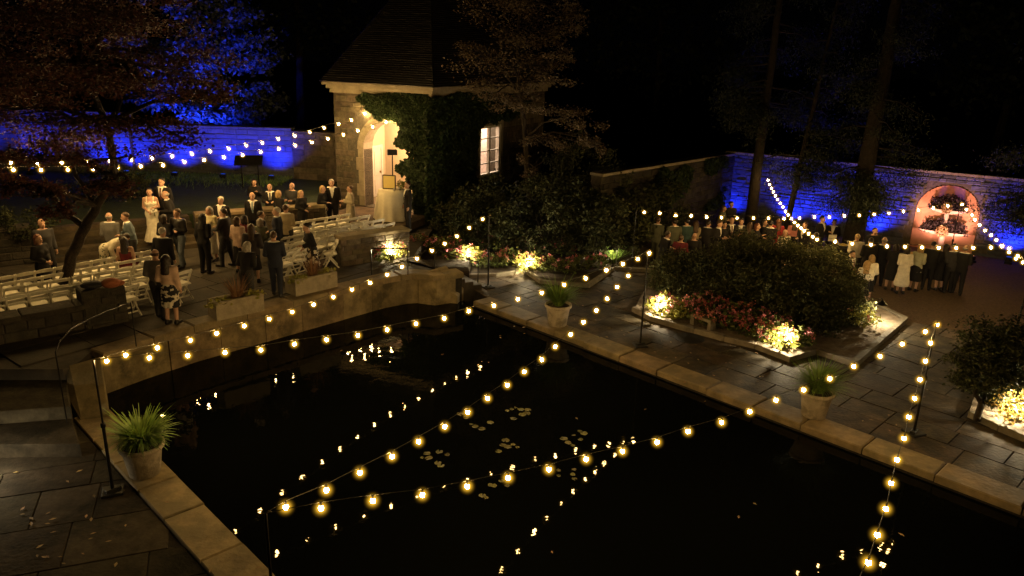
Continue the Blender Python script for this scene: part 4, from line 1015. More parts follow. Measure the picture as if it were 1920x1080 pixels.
# tan maple before the pavilion
tb = gp(1000, 462, .15)
def tp(px, py, dy): return rel(ap(px, py, tb[1]+dy), tb)
trunk = [(0, 0, 0), tp(1000, 430, 0), tp(990, 350, .2), tp(985, 260, .3), tp(975, 170, .3), tp(970, 80, .2), tp(975, 10, .2)]
pads = []
for (px, py, dy, rx, rz, n) in [(960,120,-.6,1.5,.35,2600),(890,95,-.4,.7,.22,900),(1030,110,-.6,.8,.25,1000),(1000,55,0,1.3,.4,2000),(930,165,-.8,1.1,.22,1500),(1010,150,-.8,.9,.2,1000),(1060,65,0,.7,.3,800),(980,200,-.8,1.0,.2,1400),(1050,215,-.9,1.0,.25,1600),(1095,250,-1,.75,.2,1200),(1120,270,-1,.35,.12,500),(1020,265,-.9,.8,.2,1000),(1000,310,-.7,.6,.25,700),(1010,0,0,1.5,.5,2000),(940,10,.3,1.2,.4,1200),(1060,20,.2,.9,.3,900)]:
    pads.append((tp(px, py, dy), (rx*random.uniform(.8, 1.1), rx*.8, rz*random.uniform(1.2, 2.4)), int(n*.7)))
tree('maple_tree', 'tan leaved tree with layered branches before the pavilion window', tb, trunk, pads, L_tan, .10, r0=.13, up=.9)
# ivy on the pavilion
def ivy(name, label, P, d, n, poly, cnt, thick, hole=None):
    s0, s1 = min(p[0] for p in poly), max(p[0] for p in poly); z0, z1 = min(p[1] for p in poly), max(p[1] for p in poly)
    S = rng.uniform(s0, s1, cnt); Z = rng.uniform(z0, z1, cnt); k = inside_np(S, Z, poly)
    if hole: k &= ~inside_np(S, Z, hole)
    S, Z = S[k], Z[k]; lump = .5+.5*np.sin(S*3.1+np.sin(Z*2.3)*1.4)*np.sin(Z*2.7+1.1*np.sin(S*1.7)); T = thick*(.15+.85*lump)*rng.uniform(.3, 1, len(S))+.05
    Pn = np.stack([P.x+d.x*S+n.x*T, P.y+d.y*S+n.y*T, Z-.25*T], 1)
    return Pn, np.array([n.x, n.y, 0.35])
iv = empty('ivy', (0, 0, 0), 0, 'dense dark green ivy covering the pavilion around its arch', 'ivy')
def jag(pts, z_amp=.12):
    out = []
    for i in range(len(pts)):
        a_, b_ = pts[i], pts[(i+1) % len(pts)]
        for k in range(6): out.append((a_[0]+(b_[0]-a_[0])*k/6+random.uniform(-.10, .10), a_[1]+(b_[1]-a_[1])*k/6+random.uniform(-z_amp, z_amp)))
    return out
poly1 = [w1(*p) for p in ((672,182),(690,172),(770,171),(806,172))]+[(LW1-.05, ZE-.45), (LW1-.05, .9)]+[w1(*p) for p in ((790,418),(775,415),(768,390),(764,352),(745,345),(752,330),(737,318),(732,305),(748,300),(760,284),(738,272),(730,262),(742,250),(738,232),(728,222),(706,222),(693,205))]
poly1 = [(p_[0]+.30*(p_[0] < LW1-.6 and p_[1] < ZE-1.0), p_[1]) for p_ in poly1]
P_, o_ = ivy('', '', P0, d1, n1_, jag(poly1, .08), 42000, .28); leaf_obj('foliage', P_, .11, L_ivy, iv, out=o_*1.6, droop=1.0, aspect=.8)
poly2 = [(0.02, ZE-.4)]+[w2(*p) for p in ((860,172),(940,176),(985,185),(968,212),(940,224),(905,226),(890,246),(893,275),(884,300),(888,332),(925,342),(960,345),(985,400),(960,415),(900,400),(870,430),(845,430))]+[(0.02, .8)]
P_, o_ = ivy('', '', V0, d2, n2_, jag(poly2), 50000, .42); leaf_obj('foliage', P_, .115, L_ivy, iv, out=o_*1.6, droop=1.0, aspect=.8)
_n = 5200; _z = rng.uniform(.9, ZE-.4, _n); _a = rng.uniform(0, 1, _n); _t = rng.uniform(.05, .5, _n); _nx = np.outer(_a, (n1_.x, n1_.y))+np.outer(1-_a, (n2_.x, n2_.y)); leaf_obj('foliage', np.stack([V0.x+_nx[:, 0]*_t, V0.y+_nx[:, 1]*_t, _z], 1), .15, L_ivy, iv, out=np.concatenate([_nx*1.6, np.full((_n, 1), .5)], 1), droop=1.0, aspect=.8)
mb = MB()
for s_ in (LW1-.3, LW1-.7): limb(mb, [tuple(P0+d1*s_+n1_*.05)+(.8,), tuple(P0+d1*(s_-.1)+n1_*.05)+(2.0,), tuple(P0+d1*(s_-.2)+n1_*.05)+(3.4,)], .04, .02)
mb.build('stem', m_bark, iv)

def shrub(name, label, loc, blobs, lm, lsize, cat='shrub', group=None, up=.6, shell=.75, stems=5, core=True, aspect=.5, out=None):
    o = empty(name, loc, 0, label, cat, group); P = []
    for c, r, n in blobs:
        k = max(4, int(n/90)); sub = blob_points(k, c, r, shell, lumps=.15)
        for q in sub: P.append(q+rng.normal(size=(int(n/k), 3))*np.array([.17*r[0]**.5*.8, .17*r[1]**.5*.8, .14])*min(1.0, max(r)))
    P = np.concatenate(P); P = P[P[:, 2] > .02]
    leaf_obj('foliage', P, lsize, lm, o, up=up, aspect=aspect)
    mb = MB()
    for i in range(stems):
        c, r, _ = blobs[i % len(blobs)]; limb(mb, [(c[0]*.7+random.uniform(-.15, .15), c[1]*.7+random.uniform(-.15, .15), -.05), (c[0]+random.uniform(-.3, .3)*r[0], c[1]+random.uniform(-.3, .3)*r[1], c[2])], .03, .01, 5, .03)
    mb.build('stem', m_bark, o); return o
# rhododendron mass
rb = (9.2, 22.4, .05)
def rp(px, py, Y): q = ap(px, py, Y*1.17); return rel(q, rb)
bl = []
for (px, py, Y, rx, rz, n) in [(1270,505,20.2,.9,.8,3600),(1300,545,19.6,.95,.8,3600),(1340,500,20.2,1.1,.85,4200),(1400,480,21.0,1.2,.9,4200),(1370,545,19.2,1.1,.85,4200),(1440,540,18.8,1.2,.9,4600),(1470,490,20.4,1.2,.9,4400),(1510,545,18.6,1.1,.9,4200),(1540,505,19.8,1.0,.9,3800),(1570,570,18.2,.9,.85,3400),(1500,600,17.6,1.0,.75,3400),(1440,595,18.0,1.0,.7,3000),(1370,590,18.6,.8,.55,2200),(1250,545,20.6,.6,.7,1800),(1580,535,19.4,.8,.7,2200)]:
    c = rp(px, py+12, Y); bl.append((c, (rx, rx, rz*.8), int(n*2.3)))
shrub('rhododendron', 'broad dark rhododendron mass behind the pink flower row', rb, bl, L_rhodo, .12, up=.5, stems=15, aspect=.36)
# dark shrubs at the pavilion foot
SH = [('tall dark yew like shrub growing under the pavilion window', 905, 405, gp(905, 468, .1)[1], [(0,0,1.3,1.2,1.2,4500),(-1.1,.3,.9,.8,.8,2200),(1.0,-.2,1.0,.9,.9,2600)]),
      ('rounded dark shrub behind the brightest lit flowers', 1020, 400, gp(1020, 474, .1)[1], [(0,0,1.5,1.3,1.5,5200),(1.1,.2,1.1,1.0,1.1,3200)]),
      ('spreading dark shrub beside the lit strappy leaves', 1110, 420, gp(1110, 478, .1)[1], [(0,0,1.2,1.3,1.2,4600),(1.2,.4,.9,.9,.9,2600)]),
      ('high bush between the tan tree and the creeper wall', 1075, 340, gp(1075, 440, .1)[1], [(0,0,2.0,1.6,1.8,5600),(1.2,.3,1.5,1.2,1.4,3600)]),
      ('shrub hugging the wall left of the terrace lights', 1180, 400, gp(1180, 452, .1)[1], [(0,0,1.2,1.2,1.2,3600),(1.4,1.2,1.1,1.1,1.1,3000)])]
for l_, px, py, Y, bb in SH:
    q = ap(px, py, Y); shrub('shrub', l_, (q[0], Y, .1), [((x, y, z), (rx, rx, rz), n) for x, y, z, rx, rz, n in bb], L_dark, .15, group='dark shrubs at the pavilion foot', stems=6)
q = gp(45, 445, ZL); shrub('shrub', 'small rounded green bush on top of the dark retaining wall', (q[0], q[1], ZL), [((0,0,.35), (.8,.7,.45), 2200)], L_dark, .09, stems=4)
q = gp(200, 372, ZL); shrub('shrub', 'low sprawling dark bush on the lawn left of the bride', (q[0], q[1], ZL), [((0,0,.5), (1.6,1.0,.6), 2600)], L_dark, .11, stems=4)
# creeper patches on the dim wall
a, d, L, nr = DIMWALL; cr = empty('creeper', (0,0,0), 0, 'patchy creeper hanging on the dim wall near the corner', 'creeper')
S = rng.uniform(1, L-1, 16000); Z = rng.uniform(0.4, WZ, 16000); k = (np.sin(S*1.3)+np.sin(Z*2.2+S*.7)+.5*np.sin(S*3.1)) > .35; S, Z = S[k], Z[k]; T = rng.uniform(.05, .3, len(S))
leaf_obj('foliage', np.stack([a.x+d.x*S+nr.x*T, a.y+d.y*S+nr.y*T, Z], 1), .13, L_ivy, cr, out=np.array([nr.x, nr.y, .3])*1.5, aspect=.8)
# tall pines on the terrace
def conifer(label, base, lean, h, r0, z_lo, pads_n, spread, lsize=.14, nleaf=520, low=()):
    o = empty('pine_tree', base, 0, label, 'pine tree', 'tall pines on the terrace'); low = list(low)+[(z_+random.uniform(-.4, .8), a_+random.uniform(-.8, .8), l_*random.uniform(.6, 1.25)) for z_, a_, l_ in low for _ in range(3)]
    top = Vector((lean[0], lean[1], h)); mb = MB(); limb(mb, [(0,0,-.1), tuple(top*.3), tuple(top*.65), tuple(top)], r0, r0*.3, 10, r0*.1); mb.build('trunk', m_barkr, o, smooth=True)
    P = []; br = MB()
    spec = [(z_lo+(h-z_lo)*((i+.5)/pads_n), random.uniform(0, 6.28), spread*(1-.6*i/pads_n)*random.uniform(.6, 1.1)) for i in range(pads_n)]+list(low)
    for z, an, ln in spec:
        s_ = top*(z/h); e_ = s_+Vector((math.cos(an)*ln, math.sin(an)*ln, -.25*ln+random.uniform(-.1, .2)))
        limb(br, [s_, s_.lerp(e_, .5)+Vector((0,0,.15)), e_], .05, .012, 5, .03)
        for k in range(int(4+ln*2)):
            f = random.uniform(.3, 1.05); c = s_.lerp(e_, f)+Vector((random.uniform(-.35,.35), random.uniform(-.35,.35), random.uniform(-.45,.1)))
            P.append(np.array(c)+rng.normal(size=(int(nleaf/6), 3))*np.array([.28, .28, .17]))
    br.build('branch', m_barkr, o, kind='stuff'); leaf_obj('crown', np.concatenate(P), lsize, L_pine, o, droop=1.2, aspect=.22)
    return o
def pb(px, py, Y, z=ZT): q = ap(px, py, Y); return (q[0], Y, z)
conifer('straight reddish pine trunk rising before the far blue corner', pb(1406, 420, 33.5), (.1, 0, 0), 13.5, .27, 6.4, 22, 2.6, low=[(5.6, 3.6, 1.6), (5.8, .2, 2.2), (5.4, 4.2, 2.4)])
conifer('thin leaning pine trunk where the long light string starts', pb(1472, 420, 32.6), (1.1, .2, 0), 12.0, .14, 3.6, 18, 2.0, low=[(3.3, 4.4, 1.3), (3.6, 5.5, 1.4), (3.2, .3, 1.2)])
conifer('wide dark pine hung with drooping foliage before the blue wall', pb(1602, 430, 30.5), (.2, 0, 0), 13.0, .42, 3.2, 26, 2.6, low=[(2.9, 3.4, 1.5), (2.7, 5.0, 1.1), (2.6, .4, 1.0), (2.9, 4.2, 1.6), (2.2, 4.7, .8), (2.4, 3.9, .9)])
conifer('tall shadowy pine whose branches reach across the niche', pb(1985, 430, 29), (-.3, 0, 0), 13.0, .3, 3.0, 24, 3.4, low=[(3.2, 3.0, 3.0), (2.9, 3.4, 2.4), (2.6, 2.9, 1.9), (3.0, 3.9, 2.6)])
# trees beyond the walls
def far_tree(label, base, h, blobs, lm=L_pine, lsize=.4, r0=.3):
    return tree('tree', label, base, [(0,0,0), (.2,0,h*.5), (0,.2,h)], blobs, lm, lsize, cat='tree', group='trees beyond the garden walls', r0=r0, up=.2)
L_far = mat('far foliage', (0.09, 0.11, 0.09), (0.05, 0.06, 0.05), rough=.8, rnd=.5, transl=.2)
c = (A1[0]+0.6, A1[1]+6.5, 1.4)
far_tree('bare twigged tree lit blue from below beyond the wall', c, 9, [((-1.6,0,3.2),(1.7,1.5,.9),1800),((1.4,0,2.6),(1.9,1.5,.9),2200),((0,0,5.0),(1.9,1.6,1.2),2000),((2.8,.5,3.0),(1.5,1.4,.8),1400),((-2.9,.3,5.2),(1.5,1.4,1.0),1200),((.8,0,7.4),(2.2,1.8,1.4),1500),((-1.5,0,9.5),(2.4,2,1.6),1200),((2.6,.4,5.4),(1.5,1.4,1.0),1100)], L_far, .27, .16)
far_tree('shadowy tree beyond the blue wall left of the pavilion', (-14.5, 52, 1.5), 12, [((0,0,8),(4,3,3),2200),((2,0,12),(4,3,3),2000),((-2,0,15),(4,3,3),1500)])
far_tree('unlit tree standing behind the pavilion on its right', (9, 52, 0), 12, [((0,0,8),(5,3,3),2200),((-2,0,13),(4,3,3),1800)])
far_tree('unlit tree beyond the terrace wall behind the niche', (26, 42, 0), 12, [((0,0,8),(5,3,3),2400),((-2,0,12),(4,3,3),1800)])
# dark small tree at the right edge
jb = gp(1832, 785, .1); jb = (jb[0], jb[1], .05)
def jp(px, py, dy): return rel(ap(px, py, jb[1]+dy), jb)
pads = [(jp(px, py, dy), (rx, rx, rz), n) for px, py, dy, rx, rz, n in [(1870,650,.3,.7,.35,2600),(1910,640,.8,.8,.4,2600),(1840,680,0,.55,.3,1800),(1890,700,0,.6,.3,2000),(1820,710,-.1,.4,.25,1200),(1940,700,.3,.8,.35,2200),(1860,740,.3,.4,.18,900)]]
tree('pine_tree', 'low dark spreading tree with crooked trunk on the bed edge', jb, [(0,0,0), jp(1840,755,.05), jp(1828,735,.1), jp(1850,700,.2), jp(1880,660,.4)], pads, L_dark, .085, r0=.075, up=.6)

# bedding plants
ph = [0]
def clump(name, label, loc, r, h, lm, fm, nl, nf, ls=.10, fs=.055, group=None, cat='flowering plant'):
    o = empty(name, loc, random.uniform(0, 6), label, cat, group)
    P = blob_points(nl, (0, 0, h*.5), (r, r, h*.5), .5); P = P[P[:, 2] > .02]; leaf_obj('foliage', P, ls, lm, o, up=.5, aspect=.65)
    if fm is not None:
        k = max(3, nf//14); Q = []
        d_ = rng.normal(size=(k, 3)); d_[:, 2] = np.abs(d_[:, 2])*.8+.1; d_ /= np.linalg.norm(d_, axis=1, keepdims=True)
        for v in d_: Q.append(np.array((0, 0, h*.5))+v*np.array((r, r, h*.55))*random.uniform(.85, 1.1)+rng.normal(size=(14, 3))*.035)
        leaf_obj('blossoms', np.concatenate(Q), fs, fm, o, up=.2, aspect=.85)
    return o
bedm = MB(); bedm.prism(ccw(hull([gp(*q_, .3)[:2] for q_ in ((772,486),(835,506),(880,506),(890,452),(800,432))])), -1.0, .36, bev=.1); bedm.build('planting_bed', m_soil, kind='structure', label='raised soil between the parapet end and the long bed')
bedm = MB()
bed1 = [gp(x, y)[:2] for x, y in ((862,520),(930,519),(985,512),(1012,531),(1105,539),(1150,505),(1225,470))]+[(4.5, 33), (2.2, 36), (-2.5, 30.5), (-3.0, 26.5)]
bedm.prism(ccw(bed1), -1.0, .07); bedm.build('planting_bed', m_soil, kind='structure', label='soil of the long bed at the pavilion foot')
def kerb(name, label, line, w_, z0, z1, m, L=1.1):
    root = empty(name, (0,0,0), 0, label, None, None, 'structure')
    for i in range(len(line)-1):
        a_, b_ = Vector(line[i]), Vector(line[i+1]); dd = (b_-a_).normalized(); nn_ = Vector((-dd.y, dd.x)); T_ = (b_-a_).length; k = max(1, round(T_/L))
        for j in range(k):
            q = [a_+dd*(T_*j/k+.008), a_+dd*(T_*(j+1)/k-.008), a_+dd*(T_*(j+1)/k-.008)+nn_*w_, a_+dd*(T_*j/k+.008)+nn_*w_]
            mb = MB(); mb.prism(ccw([tuple(x) for x in q]), z0, z1+random.uniform(-.005, .005), bev=.015); mb.build('kerb_stone', m, root)
    return root
m_kerb = mat('kerb stone', (0.22, 0.19, 0.14), (0.13, 0.11, 0.08), rough=.8, nscale=4, bump=.4, rnd=.25)
kerb('bed_kerb', 'low stone kerb of the long flower bed', [gp(x, y)[:2] for x, y in ((862,522),(930,520),(985,513),(1012,532),(1105,540),(1152,507),(1228,512))], .14, -.2, .12, m_kerb)
bed2 = [gp(x, y)[:2] for x, y in ((1190,583),(1218,600),(1300,624),(1415,652),(1480,677),(1528,663),(1604,688),(1698,604),(1640,577),(1560,520),(1400,470),(1235,500))]
bedm = MB(); bedm.prism(ccw(bed2), -1.0, .11); bedm.build('planting_bed', mat('pale bed soil', (.24, .19, .14), (.12, .09, .06), rough=.95, nscale=5, bump=.7), kind='structure', label='soil of the raised rhododendron bed')
kerb('bed_kerb', 'raised stone kerb round the rhododendron bed', [gp(x, y)[:2] for x, y in ((1184,584),(1218,602),(1300,626),(1415,655),(1480,680),(1530,665),(1605,690),(1702,604),(1642,575))], .16, -.2, .15, m_kerb)
bed3 = [gp(x, y)[:2] for x, y in ((1815,783),(1920,826),(2100,900),(2200,760),(1990,680),(1840,700))]
bedm = MB(); bedm.prism(ccw(bed3), -1.0, .11); bedm.build('planting_bed', MATS['pale bed soil'], kind='structure', label='soil of the bed under the low dark tree')
kerb('bed_kerb', 'stone kerb of the bed at the far end of the paving', [gp(x, y)[:2] for x, y in ((1813,782),(1870,808),(1920,829),(2100,905))], .16, -.2, .15, m_kerb)
G1 = 'flowering plants of the long bed'; G2 = 'flowering plants edging the rhododendron bed'
LIT = [('yellow lit flowering plant against the parapet wall', (735,484,ZC), F_coral, L_lime, 0.5), ('red flowering plant left of the lit yellow clump at the parapet', (712,487,ZC), F_red, L_bed, .42),
       ('lit flowering plant with coral blooms beside the pool corner', (882,492,.18), F_coral, L_lime, .5), ('brightest yellow leaved flowering plant of the long bed', (990,508,.1), F_coral, L_lime, .55)]
for l_, (x, y, z), fm, lm, r in LIT: clump('flowering_plant', l_, gp(x, y, z), r, r*1.15, lm, fm, 420, 170, .12, .06, G1)
for cn, (x, y, z, r, fm) in enumerate(sorted([(785,468,.38,.5,F_red),(815,470,.38,.5,F_pink),(846,470,.3,.5,F_red),(848,490,.2,.4,F_pink),(905,500,.12,.4,F_red),(925,470,.1,.5,F_pink),(955,492,.1,.45,F_red),(935,500,.1,.4,F_coral),(1030,508,.1,.45,F_red),(1060,512,.1,.42,F_pink),(1090,505,.1,.45,F_red),(1012,480,.1,.5,F_pink),(965,465,.1,.5,F_coral),(1055,480,.1,.5,F_red),(880,455,.15,.45,F_red),(1120,500,.1,.4,F_pink)], key=lambda q_: q_[0])):
    clump('flowering_plant', {F_red: 'red', F_pink: 'pink', F_coral: 'coral'}[fm]+' bloomed flowering plant, '+['first','second','third','fourth','fifth','sixth','seventh','eighth','ninth','tenth','eleventh','twelfth','thirteenth','fourteenth','fifteenth','sixteenth'][cn]+' along the long bed from the parapet', gp(x, y, z), r, r*1.1, L_bed, fm, 330, 130, .10, .055, G1)
for l_, x, y, r, fm, lm in [('strongly lit pink flowering plant at the bed tip', 1240, 588, .45, F_pink, L_lime), ('glowing yellow leaved plant at the corner of the bed', 1462, 650, .45, F_coral, L_lime), ('pink bloomed plant at the right of the glowing corner plant', 1497, 648, .36, F_pink, L_bed), ('half lit flowering plant just right of the bed tip', 1268, 598, .38, F_coral, L_lime)]:
    clump('flowering_plant', l_, gp(x, y, .11), r, r*1.25, lm, fm, 420, 170, .12, .06, G2)
for i, (x, y) in enumerate(sorted(((1292,600),(1315,598),(1330,612),(1352,612),(1345,590),(1375,622),(1395,618),(1372,600),(1415,632),(1400,600),(1436,640),(1440,622),(1320,580),(1418,612),(1300,585),(1460,628)))):
    clump('flowering_plant', ('pink', 'coral', 'red')[i % 3]+' bloomed flowering plant, '+['first','second','third','fourth','fifth','sixth','seventh','eighth','ninth','tenth','eleventh','twelfth','thirteenth','fourteenth','fifteenth','sixteenth'][i]+' along the rhododendron bed from its tip', gp(x, y, .11), .36, .5, L_bed, (F_pink, F_coral, F_red)[i % 3], 300, 190, .10, .06, G2)
clump('flowering_plant', 'leafy plant beside the curved path light', gp(1612, 612, .11), .45, .6, L_lime, F_coral, 420, 60, .10, .05)
clump('shrub', 'golden shrub glowing brightly by the dark crooked tree', gp(1900, 788, .11), .5, .85, L_gold, None, 1100, 0, .085, cat='shrub')
for i, (x, y, z) in enumerate(((20, 640, .3), (55, 625, .3), (-20, 660, .3), (30, 612, .4))):
    clump('flowering_plant', 'dark red flowering plant by the left steps, '+ORD[i]+' of the four', gp(x, y, z), .5, .6, L_bed, F_red, 320, 140, .10, .06, 'dark red plants by the left steps')
bedm = MB(); bedm.prism(ccw([gp(90,600,.2)[:2], gp(85,660,.2)[:2], gp(-120,720,.2)[:2], gp(-160,590,.2)[:2]]), -1.0, .25); bedm.build('planting_bed', m_soil, kind='structure', label='soil bed under the leaning maple')

# strappy plants
def blades(n, R, h, w_, g=rng, lay=.5):
    V = []; Q = []; R_ = []
    for i in range(n):
        an = g.uniform(0, 6.283); l = g.uniform(.65, 1.1); out = R*l*g.uniform(.35, 1.15); hh_ = h*l*g.uniform(.7, 1.05); base = g.uniform(0, .11); k = 5; sx, sy = -math.sin(an), math.cos(an); bnd = g.uniform(.2, 1.0)*lay; ww = w_*g.uniform(.7, 1.2)
        b0 = len(V)
        for j in range(k+1):
            t_ = j/k; rr = base+out*t_**1.25; z = hh_*(t_*1.25-bnd*t_*t_*1.15); wv = ww*(1-.92*t_**1.6)
            x, y = rr*math.cos(an), rr*math.sin(an); V += [(x-sx*wv/2, y-sy*wv/2, z), (x+sx*wv/2, y+sy*wv/2, z)]
        rv = g.uniform()
        for j in range(k): Q.append((b0+2*j, b0+2*j+1, b0+2*j+3, b0+2*j+2)); R_.append(rv)
    return V, Q, R_
m_pot = mat('stone pot', (0.42, 0.36, 0.28), (0.28, 0.24, 0.18), rough=.85, nscale=6, bump=.35, stain=(.2, .17, .12), stscale=3)
def potted(label, loc, rt, h, R, bh, n, wd, lay, lm=L_grass):
    o = empty('potted_plant', loc, random.uniform(0, 6), label, 'potted plant', 'potted plants on the pool edge')
    mb = MB(); mb.lathe([(rt*.68, 0), (rt*.72, .02), (rt*.92, h*.84), (rt*.93, h*.86), (rt*1.04, h*.87), (rt*1.06, h*.90), (rt*1.05, h*.99), (rt*1.02, h), (rt*.93, h*.99), (rt*.90, h*.9), (.01, h*.9)], n=28); P_ = mb.build('pot', m_pot, o, smooth=True)
    mb = MB(); mb.lathe([(rt*.9, h*.9), (rt*.5, h*.94), (.01, h*.95)], n=16); mb.build('soil', m_soil, P_)
    V, Q, r_ = blades(n, R, bh, wd, lay=lay); f = obj('foliage', raw_mesh('foliage', V, Q, lm, r_), o); f.location = (0, 0, h*.9)
    return o
potted('potted grass in a pale stone pot near the pool corner', (*gp(1045, 608, .06)[:2], .05), .36, .62, .74, .80, 700, .024, .8)
potted('potted grass in a stone pot on the far coping at right', (*gp(1525, 778, .06)[:2], .05), .35, .60, .74, .70, 750, .022, .9)
potted('broad strappy green plant in a pot on the near coping', (*gp(272, 886, .06)[:2], .05), .36, .60, .56, .66, 950, .042, 1.0)
o = empty('strappy_plant', gp(1152, 492, .08), 0, 'lit tuft of strappy leaves at the end of the long bed', 'plant'); V, Q, r_ = blades(160, .55, .6, .03); obj('foliage', raw_mesh('foliage', V, Q, L_grass, r_), o)
mb = MB(); mb.lathe([(.1, -.05), (.07, .06), (.02, .1)], n=8); mb.build('crown', L_dark, o)
# two long stone planters on the courtyard edge
m_trough = mat('trough stone', (0.30, 0.26, 0.19), (0.20, 0.17, 0.12), rough=.85, nscale=5, bump=.4)
L_rust = mat('rusty grass', (0.22, 0.12, 0.06), (0.14, 0.07, 0.04), rough=.7, rnd=.4, transl=.3)
for l_, pa, pb_ in (('long stone trough with rusty grass nearest the woman in florals', (408,604), (497,584)), ('long stone trough planted with grass before the standing woman', (556,558), (634,539))):
    a_, b_ = Vector(gp(*pa, ZC)[:2]), Vector(gp(*pb_, ZC)[:2]); nn_ = (b_-a_).normalized(); nn_ = Vector((-nn_.y, nn_.x)); c = (a_+b_)/2+nn_*.28; L = (b_-a_).length
    o = empty('stone_trough', (c.x, c.y, ZC), math.atan2((b_-a_).y, (b_-a_).x), l_, 'planter', 'stone troughs on the courtyard edge')
    mb = MB(); mb.slab((0, -.21, .25), (L, .1, .46), bev=.02); mb.slab((0, .21, .25), (L, .1, .46), bev=.02); mb.slab((L/2-.05, 0, .25), (.1, .318, .46), bev=.02); mb.slab((-L/2+.05, 0, .25), (.1, .318, .46), bev=.02); mb.slab((0, 0, .1), (L-.2, .318, .16)); mb.build('trough', m_trough, o)
    mb = MB(); mb.slab((0, 0, .27), (L-.21, .31, .18)); mb.build('soil', m_soil, o)
    V, Q, r_ = blades(170, .42, .75, .012, lay=.5); f = obj('grass', raw_mesh('grass', V, Q, L_rust, r_), o); f.location = (.05, 0, .34); f.scale = (1.2, .8, 1)
    for x in (-L*.36, L*.34):
        P = blob_points(130, (x, -.08, .42), (.30, .22, .12), .5); leaf_obj('trailing_leaves', P, .11, L_lime, o, up=.6, aspect=.7)
# lily pads and fallen leaves on the water
m_pad = mat('lily pad', (0.17, 0.165, 0.055), (0.09, 0.085, 0.035), rough=.5, rnd=.4, transl=.1)
me_pad = []
for k in range(3):
    mb = MB(); n = 12; V = [(0, 0, .004)]+[(math.cos(.25+5.8*i/n)*(1+.06*math.sin(i*2.3+k)), math.sin(.25+5.8*i/n), .002+.02*random.random()) for i in range(n+1)]; mb.add(V, [(0, i+1, i+2) for i in range(n)]); me_pad.append(mb.mesh('lily_pad', m_pad))
pads_px = [(957,770),(968,765),(976,768),(985,775),(980,778),(990,770),(965,785),(953,772),(865,777),(872,783),(881,795),(888,800),(905,805),(792,858),(803,853),(806,860),(822,848),(838,855),(820,868),(828,873),(935,848),(940,835),(948,828),(955,838),(962,834),(970,840),(1085,810),(1093,815),(1078,818),(1090,825),(1068,832),(1075,838),(1055,825),(1074,880),(1076,890),(1078,900),(1050,884),(920,910),(928,912),(940,905),(952,912),(905,930),(910,934),(1045,893),(960,785),(918,795)]
for x, y in pads_px:
    q = gp(x+random.uniform(-3, 3), y+random.uniform(-2, 2), ZW); o = obj('lily_pad', random.choice(me_pad), None, 'yellow green lily pad floating on the dark pool', 'lily pad', 'lily pads on the pool'); o.location = (q[0], q[1], ZW+.006); s_ = random.uniform(.035, .085); o.scale = (s_, s_, 1); o.rotation_euler = (0, 0, random.uniform(0, 6))
m_fl = mat('fallen leaf', (0.30, 0.20, 0.10), rnd=.5, rough=.7)
mb = MB(); mb.add([(-.5, 0, 0), (0, -.22, .05), (.5, 0, .0), (0, .22, .06)], [(0,1,2,3)]); me_fl = mb.mesh('fallen_leaf', m_fl)
for x, y, z in [(313,942,.06),(390,1008,.06),(430,1047,.06),(395,1070,.06),(485,1065,.06),(75,1025,.01),(70,1043,.01),(1322,753,ZW),(1385,970,ZW),(1415,945,ZW),(1690,1003,ZW),(570,895,ZW),(1035,1036,ZW),(1210,768,ZW),(916,680,ZW),(1081,785,ZW),(640,658,ZW),(830,665,ZW),(1355,615,.01),(1370,648,.01),(1418,662,.01),(1240,640,.01),(1235,625,.01)]+[(random.uniform(a_, b_), random.uniform(c_, e_), .01) for a_, b_, c_, e_, k_ in ((930,1180,545,640,22),(1210,1450,640,720,30),(1600,1850,700,850,22),(20,240,880,1060,26)) for _ in range(k_)]:
    q = gp(x, y, z); o = obj('fallen_leaf', me_fl, None, 'small dry leaf fallen on stone or dark water', 'leaf', 'scattered dry leaves'); o.location = (q[0], q[1], z+.008); s_ = random.uniform(.07, .13); o.scale = (s_, s_, s_); o.rotation_euler = (0, 0, random.uniform(0, 6))

# ------------------------------------------------------------------ rails, speaker, table, signs
def rail(label, pts3, posts, r=.018):
    o = empty('handrail', pts3[0], 0, label, 'handrail', 'iron handrails of the pool steps'); b_ = Vector(pts3[0]); mb = MB(); mb.tube([Vector(p)-b_ for p in pts3], r, n=6); mb.build('rail', m_iron, o)
    for p, h in posts: q = Vector(p)-b_; mb = MB(); mb.tube([q-Vector((0,0,h)), q], r*.9, n=6); mb.build('post', m_iron, o)
    return o
def lift(px, py, z, h): q = gp(px, py, z); return (q[0], q[1], z+h)
r0, r1, r2 = lift(697, 515, ZC, .82), lift(765, 515, ZC, .82), lift(822, 512, .55, .75)
r3 = lift(896, 536, 0.0, .8)
rail('iron handrail beside the lit flowers at the parapet', [r0, tuple(Vector(r0).lerp(Vector(r1), .5)), r1], [(r0, .82), (r1, .82)])
rail('iron handrail sloping down to the pool corner pole', [lift(815, 505, ZC, .5), r2, r3], [(r3, .8), (lift(815, 505, ZC, .5), .5)])
A_ = Vector(ap(104, 662, 13.0)); pts_ = [ap(104, 660, 13.2), ap(112, 640, 13.5), ap(135, 616, 14.0), ap(165, 600, 14.6), ap(200, 584, 15.2), ap(245, 567, 15.9)]
rail('curved bright iron handrail over the left steps', pts_, [(pts_[0], pts_[0][2]-.3), (pts_[-1], pts_[-1][2]-ZC)], .014)
rail('thin iron handrail by the lit strappy leaves', [lift(1147, 512, 0, .95), lift(1212, 503, 0, .55)], [(lift(1147, 512, 0, .95), .95), (lift(1212, 503, 0, .55), .55)], .014)
